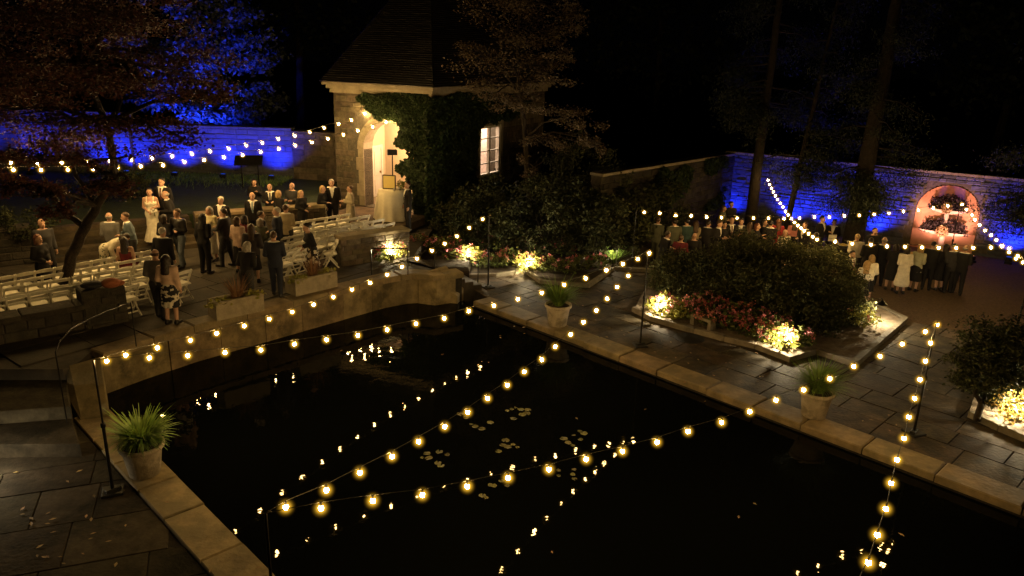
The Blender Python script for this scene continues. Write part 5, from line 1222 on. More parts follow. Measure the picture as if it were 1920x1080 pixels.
# speaker on a tall stand
q = gp(738, 420, ZC); o = empty('speaker_stand', q, .3, 'thin black stand with small speaker head before the draped table', 'speaker stand')
hz = ap(728, 285, q[1])[2]-ZC
mb = MB(); mb.tube([(0,0,.3), (0,0,hz-.1)], .022, n=8); mb.build('pole', m_iron, o)
for k in range(3): mb = MB(); t_ = 2.1*k; mb.tube([(0,0,.55), (.38*math.cos(t_), .38*math.sin(t_), .01)], .012, n=5); mb.build('leg', m_iron, o)
mb = MB(); mb.slab((0,0,hz), (.36, .2, .2), bev=.02); mb.build('speaker_head', m_base, o)
# draped highboy table with framed sign, glasses
def cloth_table(name, label, loc, R, h, flare, m, cat='table', top=True):
    o = empty(name, loc, .2, label, cat); n = 48; V = []; F = []; rows = 7
    for i in range(rows):
        t_ = i/(rows-1); z = h*(1-t_)
        for j in range(n):
            an = 2*math.pi*j/n; fold = 1+.05*t_*math.sin(an*11+.6*math.sin(an*3))+.02*t_*math.sin(an*23); rr = (R+(flare-R)*t_**.8)*fold; V.append((rr*math.cos(an), rr*math.sin(an), z+(.012 if i == 0 else 0)))
    for i in range(rows-1):
        for j in range(n): F.append((i*n+j, (i+1)*n+j, (i+1)*n+(j+1)%n, i*n+(j+1)%n))
    F.append(tuple(range(n))); mb = MB(); mb.add(V, F); mb.build('tablecloth', m, o, smooth=True)
    mb = MB(); mb.lathe([(R*.98, h-.03), (R*.98, h-.004)], n=24); mb.build('tabletop', m_white, o); mb = MB(); mb.tube([(0,0,.0), (0,0,h-.03)], .04, n=8); mb.build('leg', m_iron, o)
    return o
m_linen = mat('ivory linen', (0.74, 0.68, 0.52), (0.66, 0.60, 0.45), rough=.85, nscale=10)
tq = Vector((*gp(736, 408, ZF)[:2], ZF-.02)); cloth_table('cocktail_table', 'round high table draped in ivory linen before the arch', tuple(tq), .52, 1.08, .70, m_linen)
TT = tq+Vector((0, 0, 1.095))
o = empty('sign_frame', tuple(TT+Vector((-.12, .12, 0))), -.15, 'framed yellow sign standing on the draped high table', 'sign')
mb = MB(); mb.slab((0, 0, .27), (.52, .04, .54), bev=.01); f = mb.build('frame', mat('dark wood', (.08, .05, .03), rough=.5), o); mb = MB(); mb.box((0, -.024, .27), (.44, .006, .46)); mb.build('sheet', mat('yellow paper', (.78, .62, .22), (.7, .55, .2), rough=.7), o)
mb = MB(); mb.slab((0, .1, .12), (.05, .2, .02)); mb.build('easel_foot', MATS['dark wood'], o)
m_gl = mat('drinking glass', (.55, .52, .45), rough=.1, spec=.8)
for x, y, l_ in ((.12, -.25, 'small glass at the table front'), (.28, -.05, 'small glass on the table beside greenery')):
    o = empty('glass', tuple(TT+Vector((x, y, 0))), 0, l_, 'glass'); mb = MB(); mb.lathe([(.03, 0), (.036, .12), (.03, .12), (.026, .02)], n=10); mb.build('bowl', m_gl, o, smooth=True); mb = MB(); mb.lathe([(.027, .02), (.031, .08)], n=8); mb.build('drink', mat('drink', (.35, .2, .05), rough=.2), o)
clump('flower_vase', 'small green arrangement at the side of the draped table', tuple(TT+Vector((.32, .1, 0))), .16, .34, L_lime, None, 110, 0, .09, cat='flowers')
# slanted board on the lawn
q = gp(470, 352, ZL); o = empty('reading_stand', (q[0], q[1], ZL), .2, 'dark slanted reading board on a post before the blue wall', 'stand')
mb = MB(); mb.tube([(.35, 0, 0), (.35, 0, 1.0)], .03, n=6); mb.build('post', m_iron, o); mb = MB(); mb.tube([(-.3, 0, 0), (-.3, 0, 1.0)], .03, n=6); mb.build('post', m_iron, o); V = [(-.55,-.25,.95),(.55,-.25,.95),(.55,.25,1.25),(-.55,.25,1.25)]; mb = MB(); mb.hexa(V+[(x, y-.02, z+.05) for x, y, z in V]); mb.build('board', m_iron, o)
# jacket and bag lying on the left parapet
q = gp(196, 540, ZC+.95); o = empty('folded_jacket', (q[0], q[1]+.1, ZC+.955), .4, 'rust coloured shawl and dark bag dropped on the parapet', 'clothing')
mb = MB(); mb.ball((.1, 0, .08), (.22, .17, .12), nu=12, nv=8); mb.ball((.25, .05, .05), (.15, .13, .07), nu=10, nv=6); mb.build('shawl', mat('rust cloth', (.42, .16, .08), (.3, .1, .05), rough=.9), o, smooth=True); mb = MB(); mb.ball((-.3, 0, .07), (.26, .16, .09), nu=12, nv=8); mb.build('bag', mat('dark cloth', (.03, .03, .035), rough=.8), o, smooth=True)
# small bench slab among the flowers
q = gp(1318, 622, .0); o = empty('stone_bench', (q[0], q[1]+.1, .08), math.atan2(-.79, .61), 'little pale stone bench slab half hidden in the flower row', 'bench')
mb = MB(); mb.slab((0,0,.30), (.70, .26, .08), bev=.015); mb.build('seat', m_kerb, o)
for x in (-.3, .3): mb = MB(); mb.slab((x,0,.13), (.12, .22, .258), bev=.01); mb.build('leg', m_kerb, o)
q = gp(1292, 634, .0); mb = MB(); mb.lathe([(.42, 0), (.41, .014), (.01, .016)], n=24); o = mb.build('drain_cover', m_base, label='round dark drain cover set in the paving', cat='drain cover'); o.location = (q[0], q[1], .0)

# rough grass at the foot of the lawn wall
aL, dL_, LL, nL = seg(A0[:2], A1[:2], CAMP); n = 5200; S = rng.uniform(0, LL, n); T = np.abs(rng.normal(size=n))*1.1+.12; S2 = S
Pn = np.stack([aL.x+dL_.x*S+nL.x*T, aL.y+dL_.y*S+nL.y*T, np.full(n, ZL+.09)], 1)
V, Q, r_ = leaves(Pn, .24, up=0.0, aspect=.10, droop=2.5); obj('long_grass', raw_mesh('long_grass', V, Q, L_grass, r_), None, 'rough grass at the foot of the blue wall', 'grass', kind='stuff')
# ------------------------------------------------------------------ white folding chairs
m_chair = mat('white resin', (0.82, 0.79, 0.68), (0.76, 0.73, 0.62), rough=.45, nscale=5, rnd=.06)
m_cush = mat('chair pad', (0.86, 0.82, 0.70), (0.8, 0.76, 0.64), rough=.7, nscale=9, rnd=.05)
def chair_proto():
    o = empty('folding_chair', (0, 0, 0)); W = .215
    def bar(name, a, b, w_, t_):
        a, b = Vector(a), Vector(b); z = (b-a).normalized(); x = Vector((1, 0, 0)); y = z.cross(x).normalized(); mb = MB()
        P_ = []
        for e_ in (a, b):
            for sx, sy in ((-1,-1),(1,-1),(1,1),(-1,1)): P_.append(e_+x*(sx*w_/2)+y*(sy*t_/2))
        mb.hexa(P_); mb.build(name, m_chair, o)
    for s in (-1, 1):
        bar('back_post', (s*W, -.20, 0), (s*W, .235, .83), .028, .045)
        bar('rear_leg', (s*(W-.032), .24, 0), (s*(W-.032), -.12, .44), .026, .042)
    mb = MB(); mb.slab((0, .0, .445), (.385, .40, .028), bev=.008); mb.build('seat', m_chair, o)
    mb = MB(); mb.slab((0, -.005, .474), (.36, .37, .03), bev=.014); mb.build('cushion', m_cush, o)
    def curved(name, z, h, y0, dip):
        mb = MB(); k = 6
        for i in range(k):
            P_ = []
            for zz in (-1, 1):
                for q, off in ((i, 0), (i+1, 0), (i+1, .022), (i, .022)):
                    x = -W+.014+(2*W-.028)*q/k; u = 1-(2*q/k-1)**2; yy = y0+.5236*(z+zz*h/2-z)+dip*u+off
                    P_.append((x, yy, z+zz*h/2+(.022*u if zz > 0 else .008*u)))
            mb.hexa(P_)
        mb.build(name, m_chair, o)
    curved('top_rail', .785, .085, .205, .025); curved('lower_rail', .60, .05, .105, .012)
    bar('stretcher', (-W+.016, -.135, .125), (-W+.017, -.135, .125), .02, .02) if False else None
    for z, y, hw_ in ((.15, -.122, W-.015), (.12, .14, W-.046)):
        mb = MB(); mb.box((0, y, z), (2*hw_, .018, .035)); mb.build('stretcher', m_chair, o)
    return o
CH = chair_proto(); first = [True]
NROW = Vector((.90, -.43)); UROW = Vector((.43, .90)).normalized()
NROW = Vector((UROW.y, -UROW.x))
CH_RZ = math.atan2(-NROW.y, -NROW.x)+math.pi/2      # sitter looks away from the pool (local -Y)
def place_chair(pt, rz, label, group):
    global CH
    if first[0]: o = CH; first[0] = False; o.location = pt; o.rotation_euler = (0, 0, rz)
    else: o = dupe(CH, pt, rz)
    o['label'] = label; o['category'] = 'chair'; o['group'] = group
    return o
ROWN = ['front', 'second', 'third', 'fourth', 'last']
def row(i, pa, pb_, side, zt=ZC+.82, back_off=.22, skip=()):
    """chairs between two points read off the tops of the outer chair backs; counted from the aisle"""
    a_, b_ = Vector(gp(*pa, zt)[:2]), Vector(gp(*pb_, zt)[:2])
    dd = (b_-a_).normalized(); n_ = max(1, round((b_-a_).length/.475)+1); nn_ = Vector((-dd.y, dd.x)); nn_ = nn_ if nn_.dot(NROW) < 0 else -nn_
    rz = math.atan2(nn_.y, nn_.x)+math.pi/2
    for k in range(n_):
        if k in skip: continue
        p_ = a_+dd*(k*(b_-a_).length/max(1, n_-1))+nn_*back_off
        lab = f"white folding chair, {ORD[min(k, 13)]} from the aisle in the {ROWN[i]} row on the {'tree' if side == 'L' else 'arch'} side"
        place_chair((p_.x, p_.y, ZC), rz+random.uniform(-.05, .05), lab, 'folding chairs on the '+('tree' if side == 'L' else 'arch')+' side of the aisle')
row(0, (280,470), (-30,526), 'L'); row(1, (268,484), (-20,536), 'L'); row(2, (268,498), (-20,546), 'L'); row(3, (262,514), (-10,562), 'L')
row(4, (345,509), (245,536), 'L', skip=(2,)) 
row(0, (530,421), (646,402), 'R'); row(1, (530,432), (684,405), 'R'); row(2, (530,446), (711,412), 'R'); row(3, (534,460), (731,419), 'R'); row(4, (541,474), (566,467), 'R')
q = gp(620, 500, ZC); place_chair(q, CH_RZ+.75, 'white folding chair turned aside alone at the parapet end', 'folding chairs on the arch side of the aisle')

# ------------------------------------------------------------------ people
def surfnet(fn, lo, hi, h):
    ax = [np.arange(lo[i], hi[i]+h, h, dtype=np.float32) for i in range(3)]
    X, Y, Z = np.meshgrid(*ax, indexing='ij'); S = fn(np.stack([X.ravel(), Y.ravel(), Z.ravel()], 1)).reshape(X.shape)
    nx, ny, nz = S.shape; acc = np.zeros((nx-1, ny-1, nz-1, 3)); cnt = np.zeros((nx-1, ny-1, nz-1))
    sl_ = lambda o, n, ax_: slice(o, n-1+o)
    for ax_ in range(3):
        for o1 in (0, 1):
            for o2 in (0, 1):
                oth = [i for i in range(3) if i != ax_]; off = [0, 0, 0]; off[oth[0]] = o1; off[oth[1]] = o2; of2 = list(off); of2[ax_] = 1
                g = lambda o_: S[o_[0]:nx-1+o_[0], o_[1]:ny-1+o_[1], o_[2]:nz-1+o_[2]]
                a_, b_ = g(off), g(of2); m_ = (a_ < 0) != (b_ < 0); t_ = np.where(m_, a_/(a_-b_+1e-12), 0)
                for i in range(3): acc[..., i] += np.where(m_, (t_ if i == ax_ else off[i]), 0)
                cnt += m_
    act = cnt > 0; idx = -np.ones(cnt.shape, dtype=np.int64); idx[act] = np.arange(act.sum()); ijk = np.argwhere(act)
    V = (ijk+acc[act]/cnt[act][:, None])*h+np.array(lo); Q = []
    sg = S < 0
    def emit(m_, c0, c1, c2, c3, flip):
        q = np.stack([c0[m_], c1[m_], c2[m_], c3[m_]], 1); f_ = flip[m_]; q[f_] = q[f_][:, ::-1]; Q.append(q)
    m_ = sg[:-1, 1:-1, 1:-1] != sg[1:, 1:-1, 1:-1]; emit(m_, idx[:, :-1, :-1], idx[:, 1:, :-1], idx[:, 1:, 1:], idx[:, :-1, 1:], ~sg[:-1, 1:-1, 1:-1])
    m_ = sg[1:-1, :-1, 1:-1] != sg[1:-1, 1:, 1:-1]; emit(m_, idx[:-1, :, :-1], idx[:-1, :, 1:], idx[1:, :, 1:], idx[1:, :, :-1], ~sg[1:-1, :-1, 1:-1])
    m_ = sg[1:-1, 1:-1, :-1] != sg[1:-1, 1:-1, 1:]; emit(m_, idx[:-1, :-1, :], idx[1:, :-1, :], idx[1:, 1:, :], idx[:-1, 1:, :], ~sg[1:-1, 1:-1, :-1])
    Q = np.concatenate(Q) if Q else np.zeros((0, 4), int); return V, Q
def cap(P, a, b, ra, rb, sy=1.0):
    a, b = np.asarray(a, float), np.asarray(b, float); ab = b-a; L2 = max(1e-9, ab.dot(ab)); t_ = np.clip((P-a)@ab/L2, 0, 1); r_ = P-(a+t_[:, None]*ab)
    if sy != 1.0: r_ = r_*np.array([1, 1/sy, 1])
    return (np.linalg.norm(r_, axis=1)-(ra+(rb-ra)*t_))*(sy if sy < 1 else 1)
def ell(P, c, r):
    r = np.asarray(r, float); q = (P-np.asarray(c))/r; k = np.linalg.norm(q, axis=1); return (k-1)*r.min()
def smin(a, b, k): h_ = np.clip(.5+.5*(b-a)/k, 0, 1); return b+(a-b)*h_-k*h_*(1-h_)
HEADC = (0, -.015, 1.625)
ARMS = {'down': ((.235,.03,1.13),(.245,-.05,.90)), 'clasp': ((.245,.03,1.14),(.06,-.21,1.03)), 'hold': ((.235,.04,1.13),(.12,-.25,1.16)), 'drink': ((.24,.02,1.14),(.10,-.23,1.29)),
        'reach': ((.22,-.10,1.16),(.15,-.38,1.10)), 'fold': ((.235,.0,1.14),(-.06,-.20,1.15)), 'hip': ((.30,.07,1.15),(.20,-.03,.99))}
def skel(sex, aL, aR, leg):
    f = sex == 'f'; sh = .165 if f else .195; J = {'sh': sh}
    for s, a_ in ((-1, aL), (1, aR)):
        e_, w_ = ARMS[a_]; k = .9 if f else 1.0
        J['e', s] = (s*e_[0]*k, e_[1], e_[2]); J['w', s] = (s*w_[0]*k, w_[1], w_[2])
    for s in (-1, 1):
        J['h', s] = (s*.09, 0, .90)
        if leg == 'sit': J['h', s] = (s*.09, .02, .54); J['k', s] = (s*.10, -.42, .52); J['a', s] = (s*.10, -.40, .08)
        elif leg == 'step': J['k', s] = (s*.10, -.03-s*.07, .50); J['a', s] = (s*.105, .02-s*.13, .08)
        else: J['k', s] = (s*.098, -.01, .50); J['a', s] = (s*.108, .025, .08)
    return J
DZ = {'sit': -.36}
def up(p, leg): return (p[0], p[1]+(.02 if leg == 'sit' else 0), p[2]+DZ.get(leg, 0))
def torso(P, sex, leg, e=0.0, k=.05):
    f = sex == 'f'; u = lambda *p: up(p, leg); hip, wst, che, sh = (.165, .122, .150, .105) if f else (.155, .142, .168, .115)
    d = cap(P, u(0,0,.93), u(0,0,1.10), hip+e, wst+e, .72); d = smin(d, cap(P, u(0,0,1.10), u(0,-.005,1.27), wst+e, che+e, .72), k)
    d = smin(d, cap(P, u(-.09,0,1.38), u(.09,0,1.38), sh-.01+e, sh-.01+e, .78), k); d = smin(d, cap(P, u(0,-.005,1.27), u(0,0,1.38), che+e, sh+e, .75), k)
    if f: 
        for s in (-1, 1): d = smin(d, ell(P, u(s*.07,-.085,1.265), (.068+e, .06+e, .065+e)), .03)
    return d
def arms(P, J, leg, e=0.0, upto=1.0, sides=(-1, 1)):
    d = None; u = lambda p: up(p, leg)
    for s in sides:
        S_ = np.array(u((s*J['sh'], .0, 1.415))); E_ = np.array(u(J['e', s])); W_ = np.array(u(J['w', s])); W2 = E_+(W_-E_)*min(1, max(0.02, upto))
        x = smin(cap(P, S_, E_, .054+e, .042+e), cap(P, E_, W2, .042+e, .042-.013*upto+e), .02); d = x if d is None else np.minimum(d, x)
    return d
def legs(P, J, e=0.0, lo=None, k=.03):
    d = None
    for s in (-1, 1):
        x = smin(cap(P, J['h', s], J['k', s], .088+e, .058+e), cap(P, J['k', s], J['a', s], .056+e, .040+e), k); d = x if d is None else smin(d, x, .02)
    return d
def bendv(V, lean, leg, pitch=0.0):
    if not lean: return V
    z0 = .92+DZ.get(leg, 0); t_ = np.clip((V[:, 2]-(z0-.06))/.2, 0, 1); an = rad(lean)*t_*t_*(3-2*t_); y, z = V[:, 1], V[:, 2]-z0; out = V.copy()
    out[:, 1] = y*np.cos(an)-z*np.sin(an); out[:, 2] = z0+y*np.sin(an)+z*np.cos(an)
    # the part below the pivot keeps still
    return np.where(t_[:, None] > 0, out, V)
MC = {}
SKIN = mat('skin', (0.48, 0.29, 0.21), (0.42, 0.25, 0.17), rough=.55, nscale=9); SKIN2 = mat('tan skin', (0.42, 0.22, 0.14), (0.36, 0.19, 0.12), rough=.55, nscale=9)
EYE = mat('eye', (.03, .02, .02), rough=.2); LIP = mat('lip', (.35, .10, .09), rough=.5)
def cloth(nm, c, rough=.85, c2=None, **kw): return mat('cloth '+nm, c, c2 or tuple(x*.75 for x in c), rough=rough, nscale=kw.pop('nscale', 8), bump=.15, bscale=60, **kw)
def finish(key, V, Q, mats, lean, leg, mi=None, smooth=True):
    V = bendv(np.asarray(V, float), lean, leg); me = raw_mesh(key, V, Q, mats, None, mi, smooth); return me
def body_mesh(sex, aL, aR, leg, lean):
    key = ('body', sex, aL, aR, leg, lean)
    if key in MC: return MC[key]
    J = skel(sex, aL, aR, leg); u = lambda *p: up(p, leg)
    def fn(P):
        d = torso(P, sex, leg); d = smin(d, arms(P, J, leg), .03); d = smin(d, legs(P, J), .04)
        d = smin(d, cap(P, u(0,.01,1.40), u(0,-.005,1.55), .058, .052), .03)
        h = smin(ell(P, u(HEADC[0], HEADC[1]+.015, HEADC[2]+.02), (.078, .098, .105)), ell(P, u(0, -.045, 1.565), (.055, .060, .062)), .035)
        h = smin(h, ell(P, u(0, -.112, 1.605), (.013, .022, .026)), .012)
        for s in (-1, 1): h = smin(h, ell(P, u(s*.08, .005, 1.61), (.012, .022, .032)), .008)
        d = smin(d, h, .02)
        for s in (-1, 1):
            a_ = np.array(J['a', s]); d = smin(d, cap(P, a_+(0, .02, -.04), a_+(s*.015, -.17, -.052), .042, .030), .03)
            E_ = np.array(u(*J['e', s])); W_ = np.array(u(*J['w', s])); dr = (W_-E_)/np.linalg.norm(W_-E_); d = smin(d, cap(P, W_, W_+dr*.075, .026, .030), .015)
        return d
    zt = 1.80+DZ.get(leg, 0); V, Q = surfnet(fn, (-.42, -.55, -.01), (.42, .30, zt), .0185); mi = np.zeros(len(Q), int)
    ex = MB()
    for s in (-1, 1):     # fingers and thumb, eyes, mouth
        E_ = Vector(u(*J['e', s])); W_ = Vector(u(*J['w', s])); dr = (W_-E_).normalized(); pal = W_+dr*.085; sd = dr.cross(Vector((0, 0, 1)));
        if sd.length < .2: sd = Vector((0, 1, 0))
        sd.normalize(); cu = dr.cross(sd).normalized()
        if abs(dr.z) > .6: cu = Vector((-s, 0, 0)); sd = Vector((0, 1, 0))
        for k, (o_, l_) in enumerate(((-.024, .062), (-.008, .075), (.008, .07), (.024, .055))):
            p0 = pal+sd*o_; ex.tube([p0, p0+dr*l_*.45, p0+dr*l_*.8+cu*l_*.25, p0+dr*l_*.9+cu*l_*.55], [.0095, .009, .008, .006], n=5)
        p0 = W_+dr*.035-sd*.026; ex.tube([p0, p0-sd*.025+dr*.025+cu*.01, p0-sd*.022+dr*.055+cu*.02], [.011, .0095, .007], n=5)
        ex.ball(u(s*.032, -.092, 1.637), (.014, .010, .008), mi=1, nu=6, nv=4)
    ex.ball(u(0, -.103, 1.556), (.024, .008, .008), mi=2, nu=6, nv=4)
    Q4 = [f if len(f) == 4 else f for f in ex.f]; n0 = len(V)
    tri = [(f, m_) for f, m_ in zip(ex.f, ex.m)]
    Vx = np.concatenate([V, np.array([tuple(v) for v in ex.v])]); Vx = bendv(Vx, lean, leg)
    me = bpy.data.meshes.new('body'); faces = [tuple(q) for q in Q]+[tuple(n0+i for i in f) for f, _ in tri]
    me.from_pydata([tuple(v) for v in Vx], [], faces); me.polygons.foreach_set('material_index', list(mi)+[m_ for _, m_ in tri]); me.polygons.foreach_set('use_smooth', [True]*len(faces))
    for m_ in (SKIN, EYE, LIP): me.materials.append(m_)
    me.update(); MC[key] = me; return me
def garment(kind, sex, aL, aR, leg, lean, hem=.8):
    key = (kind, sex, aL, aR, leg, lean, hem)
    if key in MC: return MC[key]
    J = skel(sex, aL, aR, leg); u = lambda *p: up(p, leg); dz = DZ.get(leg, 0); lo, hi = (-.46, -.55, .02), (.46, .34, 1.56+dz); h = .021
    if kind == 'jacket':
        def fn(P):
            d = torso(P, sex, leg, .022); d = smin(d, arms(P, J, leg, .016, .93), .03); d = smin(d, cap(P, u(0,0,.80), u(0,0,1.05), .178, .16, .74), .04)
            d = np.maximum(d, (hem+dz)-P[:, 2]); d = np.maximum(d, P[:, 2]-(1.475+dz)); vee = (np.abs(P[:, 0])-(P[:, 2]-(1.12+dz))*.20); return np.maximum(d, -np.maximum(np.maximum(vee, P[:, 1]+.03), (1.13+dz)-P[:, 2]))
    elif kind == 'shirt':
        fn = lambda P: np.maximum(np.maximum(smin(torso(P, sex, leg, .012), cap(P, u(0,.01,1.42), u(0,0,1.49), .068, .062), .02), (1.0+dz)-P[:, 2]), P[:, 2]-(1.495+dz))
    elif kind == 'tie':
        fn = lambda P: np.maximum(np.maximum(np.maximum(torso(P, sex, leg, .024), np.abs(P[:, 0])-.026), P[:, 1]+.04), np.maximum((1.08+dz)-P[:, 2], P[:, 2]-(1.46+dz))); h = .014; lo, hi = (-.06, -.30, .95+dz), (.06, 0, 1.50+dz)
    elif kind == 'trousers':
        def fn(P):
            d = legs(P, J, .020); hb = up((0, 0, .94), leg); d = smin(d, cap(P, hb, (hb[0], hb[1], hb[2]+.10), .165, .155, .74), .05)
            return np.maximum(np.maximum(d, .075-P[:, 2]), P[:, 2]-(1.06+dz))
    elif kind == 'shoes':
        def fn(P):
            d = None
            for s in (-1, 1):
                a_ = np.array(J['a', s]); x = smin(cap(P, a_+(0, .025, -.035), a_+(s*.015, -.18, -.048), .05, .036), cap(P, a_+(0, .02, -.03), a_+(0, .01, .02), .045, .048), .02); d = x if d is None else np.minimum(d, x)
            return np.maximum(d, .004-P[:, 2])
        lo, hi, h = (-.24, -.74, 0), (.24, .36, .14), .02
    elif kind in ('top', 'sleeveless', 'shawl', 'coat'):
        def fn(P):
            e_ = {'top': .016, 'sleeveless': .014, 'shawl': .045, 'coat': .03}[kind]; d = torso(P, sex, leg, e_)
            if kind != 'sleeveless': d = smin(d, arms(P, J, leg, .022 if kind != 'shawl' else .045, .9 if kind != 'shawl' else .35), .05)
            if kind == 'coat': d = smin(d, cap(P, u(0,.0,.42), u(0,0,1.1), .27, .15, .78), .06)
            elif hem < .85: d = smin(d, cap(P, u(0,.0,hem-.05), u(0,0,1.05), .205, .15, .76), .05)
            d = np.maximum(d, (hem+dz)-P[:, 2]); zt_ = 1.475 if kind != 'sleeveless' else 1.405
            d = np.maximum(d, P[:, 2]-(zt_+dz))
            if kind == 'sleeveless':
                st = np.maximum(np.maximum(torso(P, sex, leg, .014), np.abs(np.abs(P[:, 0])-.085)-.022), (1.36+dz)-P[:, 2]); neck = np.maximum(P[:, 2]-(1.33+dz-.04*np.cos(P[:, 0]*18)), 0); d = np.minimum(np.maximum(d, P[:, 2]-(1.335+dz)), np.maximum(st, P[:, 2]-(1.46+dz)))
            return d
    elif kind == 'skirt':
        if leg == 'sit':
            def fn(P):
                d = smin(legs(P, J, .035, k=.05), cap(P, (0, -.1, .53), (0, -.38, .52), .16, .16, .9), .08); d = smin(d, cap(P, (0, .02, .56), (0, 0, .72), .18, .15, .75), .05); return np.maximum(np.maximum(d, .30-P[:, 2]), P[:, 2]-.74)
        else:
            def fn(P):
                fl = .17+.20*max(0, .9-hem)*.55; d = smin(cap(P, (0, 0, .88), (0, 0, 1.08), .182, .135, .76), cap(P, (0, 0, hem-.05), (0, 0, .9), fl, .178, .8), .05)
                an = np.arctan2(P[:, 1], P[:, 0]); d = d+.012*np.sin(an*9)*np.clip((.95-P[:, 2])*1.5, 0, 1); return np.maximum(np.maximum(d, hem-P[:, 2]), P[:, 2]-1.10)
    elif kind == 'gown':
        def fn(P):
            d = torso(P, sex, leg, .014); d = smin(d, cap(P, (0, 0, .62), (0, 0, .95), .155, .178, .82), .06); d = smin(d, cap(P, (0, .05, .02), (0, 0, .62), .30, .145, .95), .10)
            an = np.arctan2(P[:, 1], P[:, 0]); d = d+.016*np.sin(an*8)*np.clip((.6-P[:, 2])*2, 0, 1)
            st = np.maximum(np.maximum(torso(P, sex, leg, .014), np.abs(np.abs(P[:, 0])-.095)-.02), (1.30)-P[:, 2]); d = np.maximum(d, P[:, 2]-(1.315+.03*np.cos(P[:, 0]*36)*(P[:, 1] < 0))); return np.maximum(np.minimum(d, st), .01-P[:, 2])
    V, Q = surfnet(fn, lo, hi, h); me = finish(kind, V, Q, SKIN, lean, leg); MC[key] = me; return me
def hair_mesh(style, leg, lean):
    key = ('hair', style, leg, lean)
    if key in MC: return MC[key]
    u = lambda *p: up(p, leg)
    def fn(P):
        q = P-np.array(u(0, 0, 0)); base = ell(P, u(0, .012, 1.655), (.090, .106, .108)); face = np.maximum(-(q[:, 1]+.045+(1.70-q[:, 2])*-.35), 0)
        front = (-.055-q[:, 1])-(q[:, 2]-1.70)*1.2; d = np.maximum(base, front)
        d = np.maximum(d, (1.60 if style in ('short', 'bun') else 1.55)-q[:, 2]+np.clip(-q[:, 1]*1.2, -.1, .2))
        if style == 'fringe': d = np.maximum(np.maximum(base, -.005-q[:, 1]), np.maximum(q[:, 2]-1.665, 1.585-q[:, 2]))
        if style in ('long',): d = smin(d, np.maximum(cap(P, u(0,.07,1.62), u(0,.10,1.34), .085, .10, .6), -.02-q[:, 1]), .04); 
        if style in ('long', 'bob'):
            for s in (-1, 1): d = smin(d, cap(P, u(s*.072,.02,1.66), u(s*.085,.03,1.50 if style == 'bob' else 1.42), .035, .03), .03)
        if style == 'bob': d = smin(d, cap(P, u(0,.06,1.62), u(0,.07,1.54), .085, .08, .7), .03)
        if style == 'bun': d = smin(d, ell(P, u(0, .11, 1.66), (.052, .05, .052)), .02)
        d = d+.004*np.sin(q[:, 0]*95)*np.cos(q[:, 2]*60)
        return d
    V, Q = surfnet(fn, (-.16, -.14, 1.28+DZ.get(leg, 0)), (.16, .26, 1.80+DZ.get(leg, 0)), .013); me = finish('hair', V, Q, SKIN, lean, leg); MC[key] = me; return me
HAIRC = {'dark': (.022, .014, .010), 'brown': (.07, .038, .02), 'grey': (.34, .31, .27), 'white': (.55, .50, .42), 'blond': (.40, .26, .11), 'black': (.012, .01, .01), 'auburn': (.14, .05, .025)}
def setm(o, m):
    o.material_slots[0].link = 'OBJECT'; o.material_slots[0].material = m
def person(label, loc, yaw, sex='m', ht=1.75, arms_=('down', 'down'), leg='stand', lean=0, hair=('short', 'dark'), skin=None, wear=(), group=None, extra=None):
    o = empty('person', loc, rad(yaw)+random.uniform(-.06, .06), label, 'person', group); k = ht/1.745; o.scale = (k*random.uniform(.97, 1.08), k*random.uniform(.97, 1.1), k)
    aL, aR = arms_; b = obj('body', body_mesh(sex, aL, aR, leg, lean), o)
    if skin: setm(b, skin)
    if hair: h_ = obj('hair', hair_mesh(hair[0], leg, lean), o); setm(h_, mat('hair '+hair[1], HAIRC[hair[1]], tuple(c*.6 for c in HAIRC[hair[1]]), rough=.5, nscale=25, spec=.4))
    for w_ in wear:
        kind, m_ = w_[0], w_[1]; hem = w_[2] if len(w_) > 2 else .8
        g_ = obj(kind, garment(kind, sex, aL, aR, leg, lean, hem), o); setm(g_, m_)
    return o
BLK = cloth('black', (.012, .011, .012)); NAVY = cloth('navy', (.018, .022, .04)); CHAR = cloth('charcoal', (.035, .034, .036)); GREY = cloth('grey', (.16, .155, .15)); BLUG = cloth('blue grey', (.13, .17, .20)); WHT = cloth('white', (.78, .75, .68)); TAN = cloth('tan', (.36, .29, .18))
IVO = cloth('ivory', (.80, .74, .60)); CRM = cloth('cream', (.66, .58, .34)); PINK = cloth('pale pink', (.60, .42, .33)); BURG = cloth('burgundy', (.12, .015, .022)); RED = cloth('red', (.35, .035, .04)); BEI = cloth('beige', (.38, .33, .23)); OLI = cloth('olive', (.10, .105, .07)); TEAL = cloth('teal', (.03, .06, .06)); JEAN = cloth('faded jeans', (.15, .18, .22)); SHAWL = cloth('dark shawl', (.05, .042, .042)); LEA = cloth('black leather', (.014, .013, .013), rough=.35); TIEB = cloth('blue tie', (.25, .34, .40)); TIED = cloth('dark tie', (.10, .03, .03)); SAGE = cloth('sage', (.46, .46, .32)); PNK2 = cloth('rose', (.5, .2, .18))
FLOR = mat('cloth black floral', (.012, .012, .014), (.55, .50, .42), rough=.8, nscale=9, detail=1.5, lo=.50, hi=.54); FLO2 = mat('cloth cream leaf print', (.70, .65, .50), (.10, .11, .06), rough=.8, nscale=9, detail=2, lo=.52, hi=.56); PATT = mat('cloth leaf print', (.62, .56, .42), (.05, .06, .04), rough=.8, nscale=12, detail=2, lo=.48, hi=.52)
SHO = cloth('shoe black', (.012, .011, .011), rough=.4)
def suit(j, tr=None, sh=None, tie=None): return tuple(x for x in (('shirt', sh or WHT), ('tie', tie) if tie else None, ('jacket', j), ('trousers', tr or j), ('shoes', SHO)) if x)
def dress(c, hem=.5, top='sleeveless'): return ((top, c, .95), ('skirt', c, hem), ('shoes', SHO))
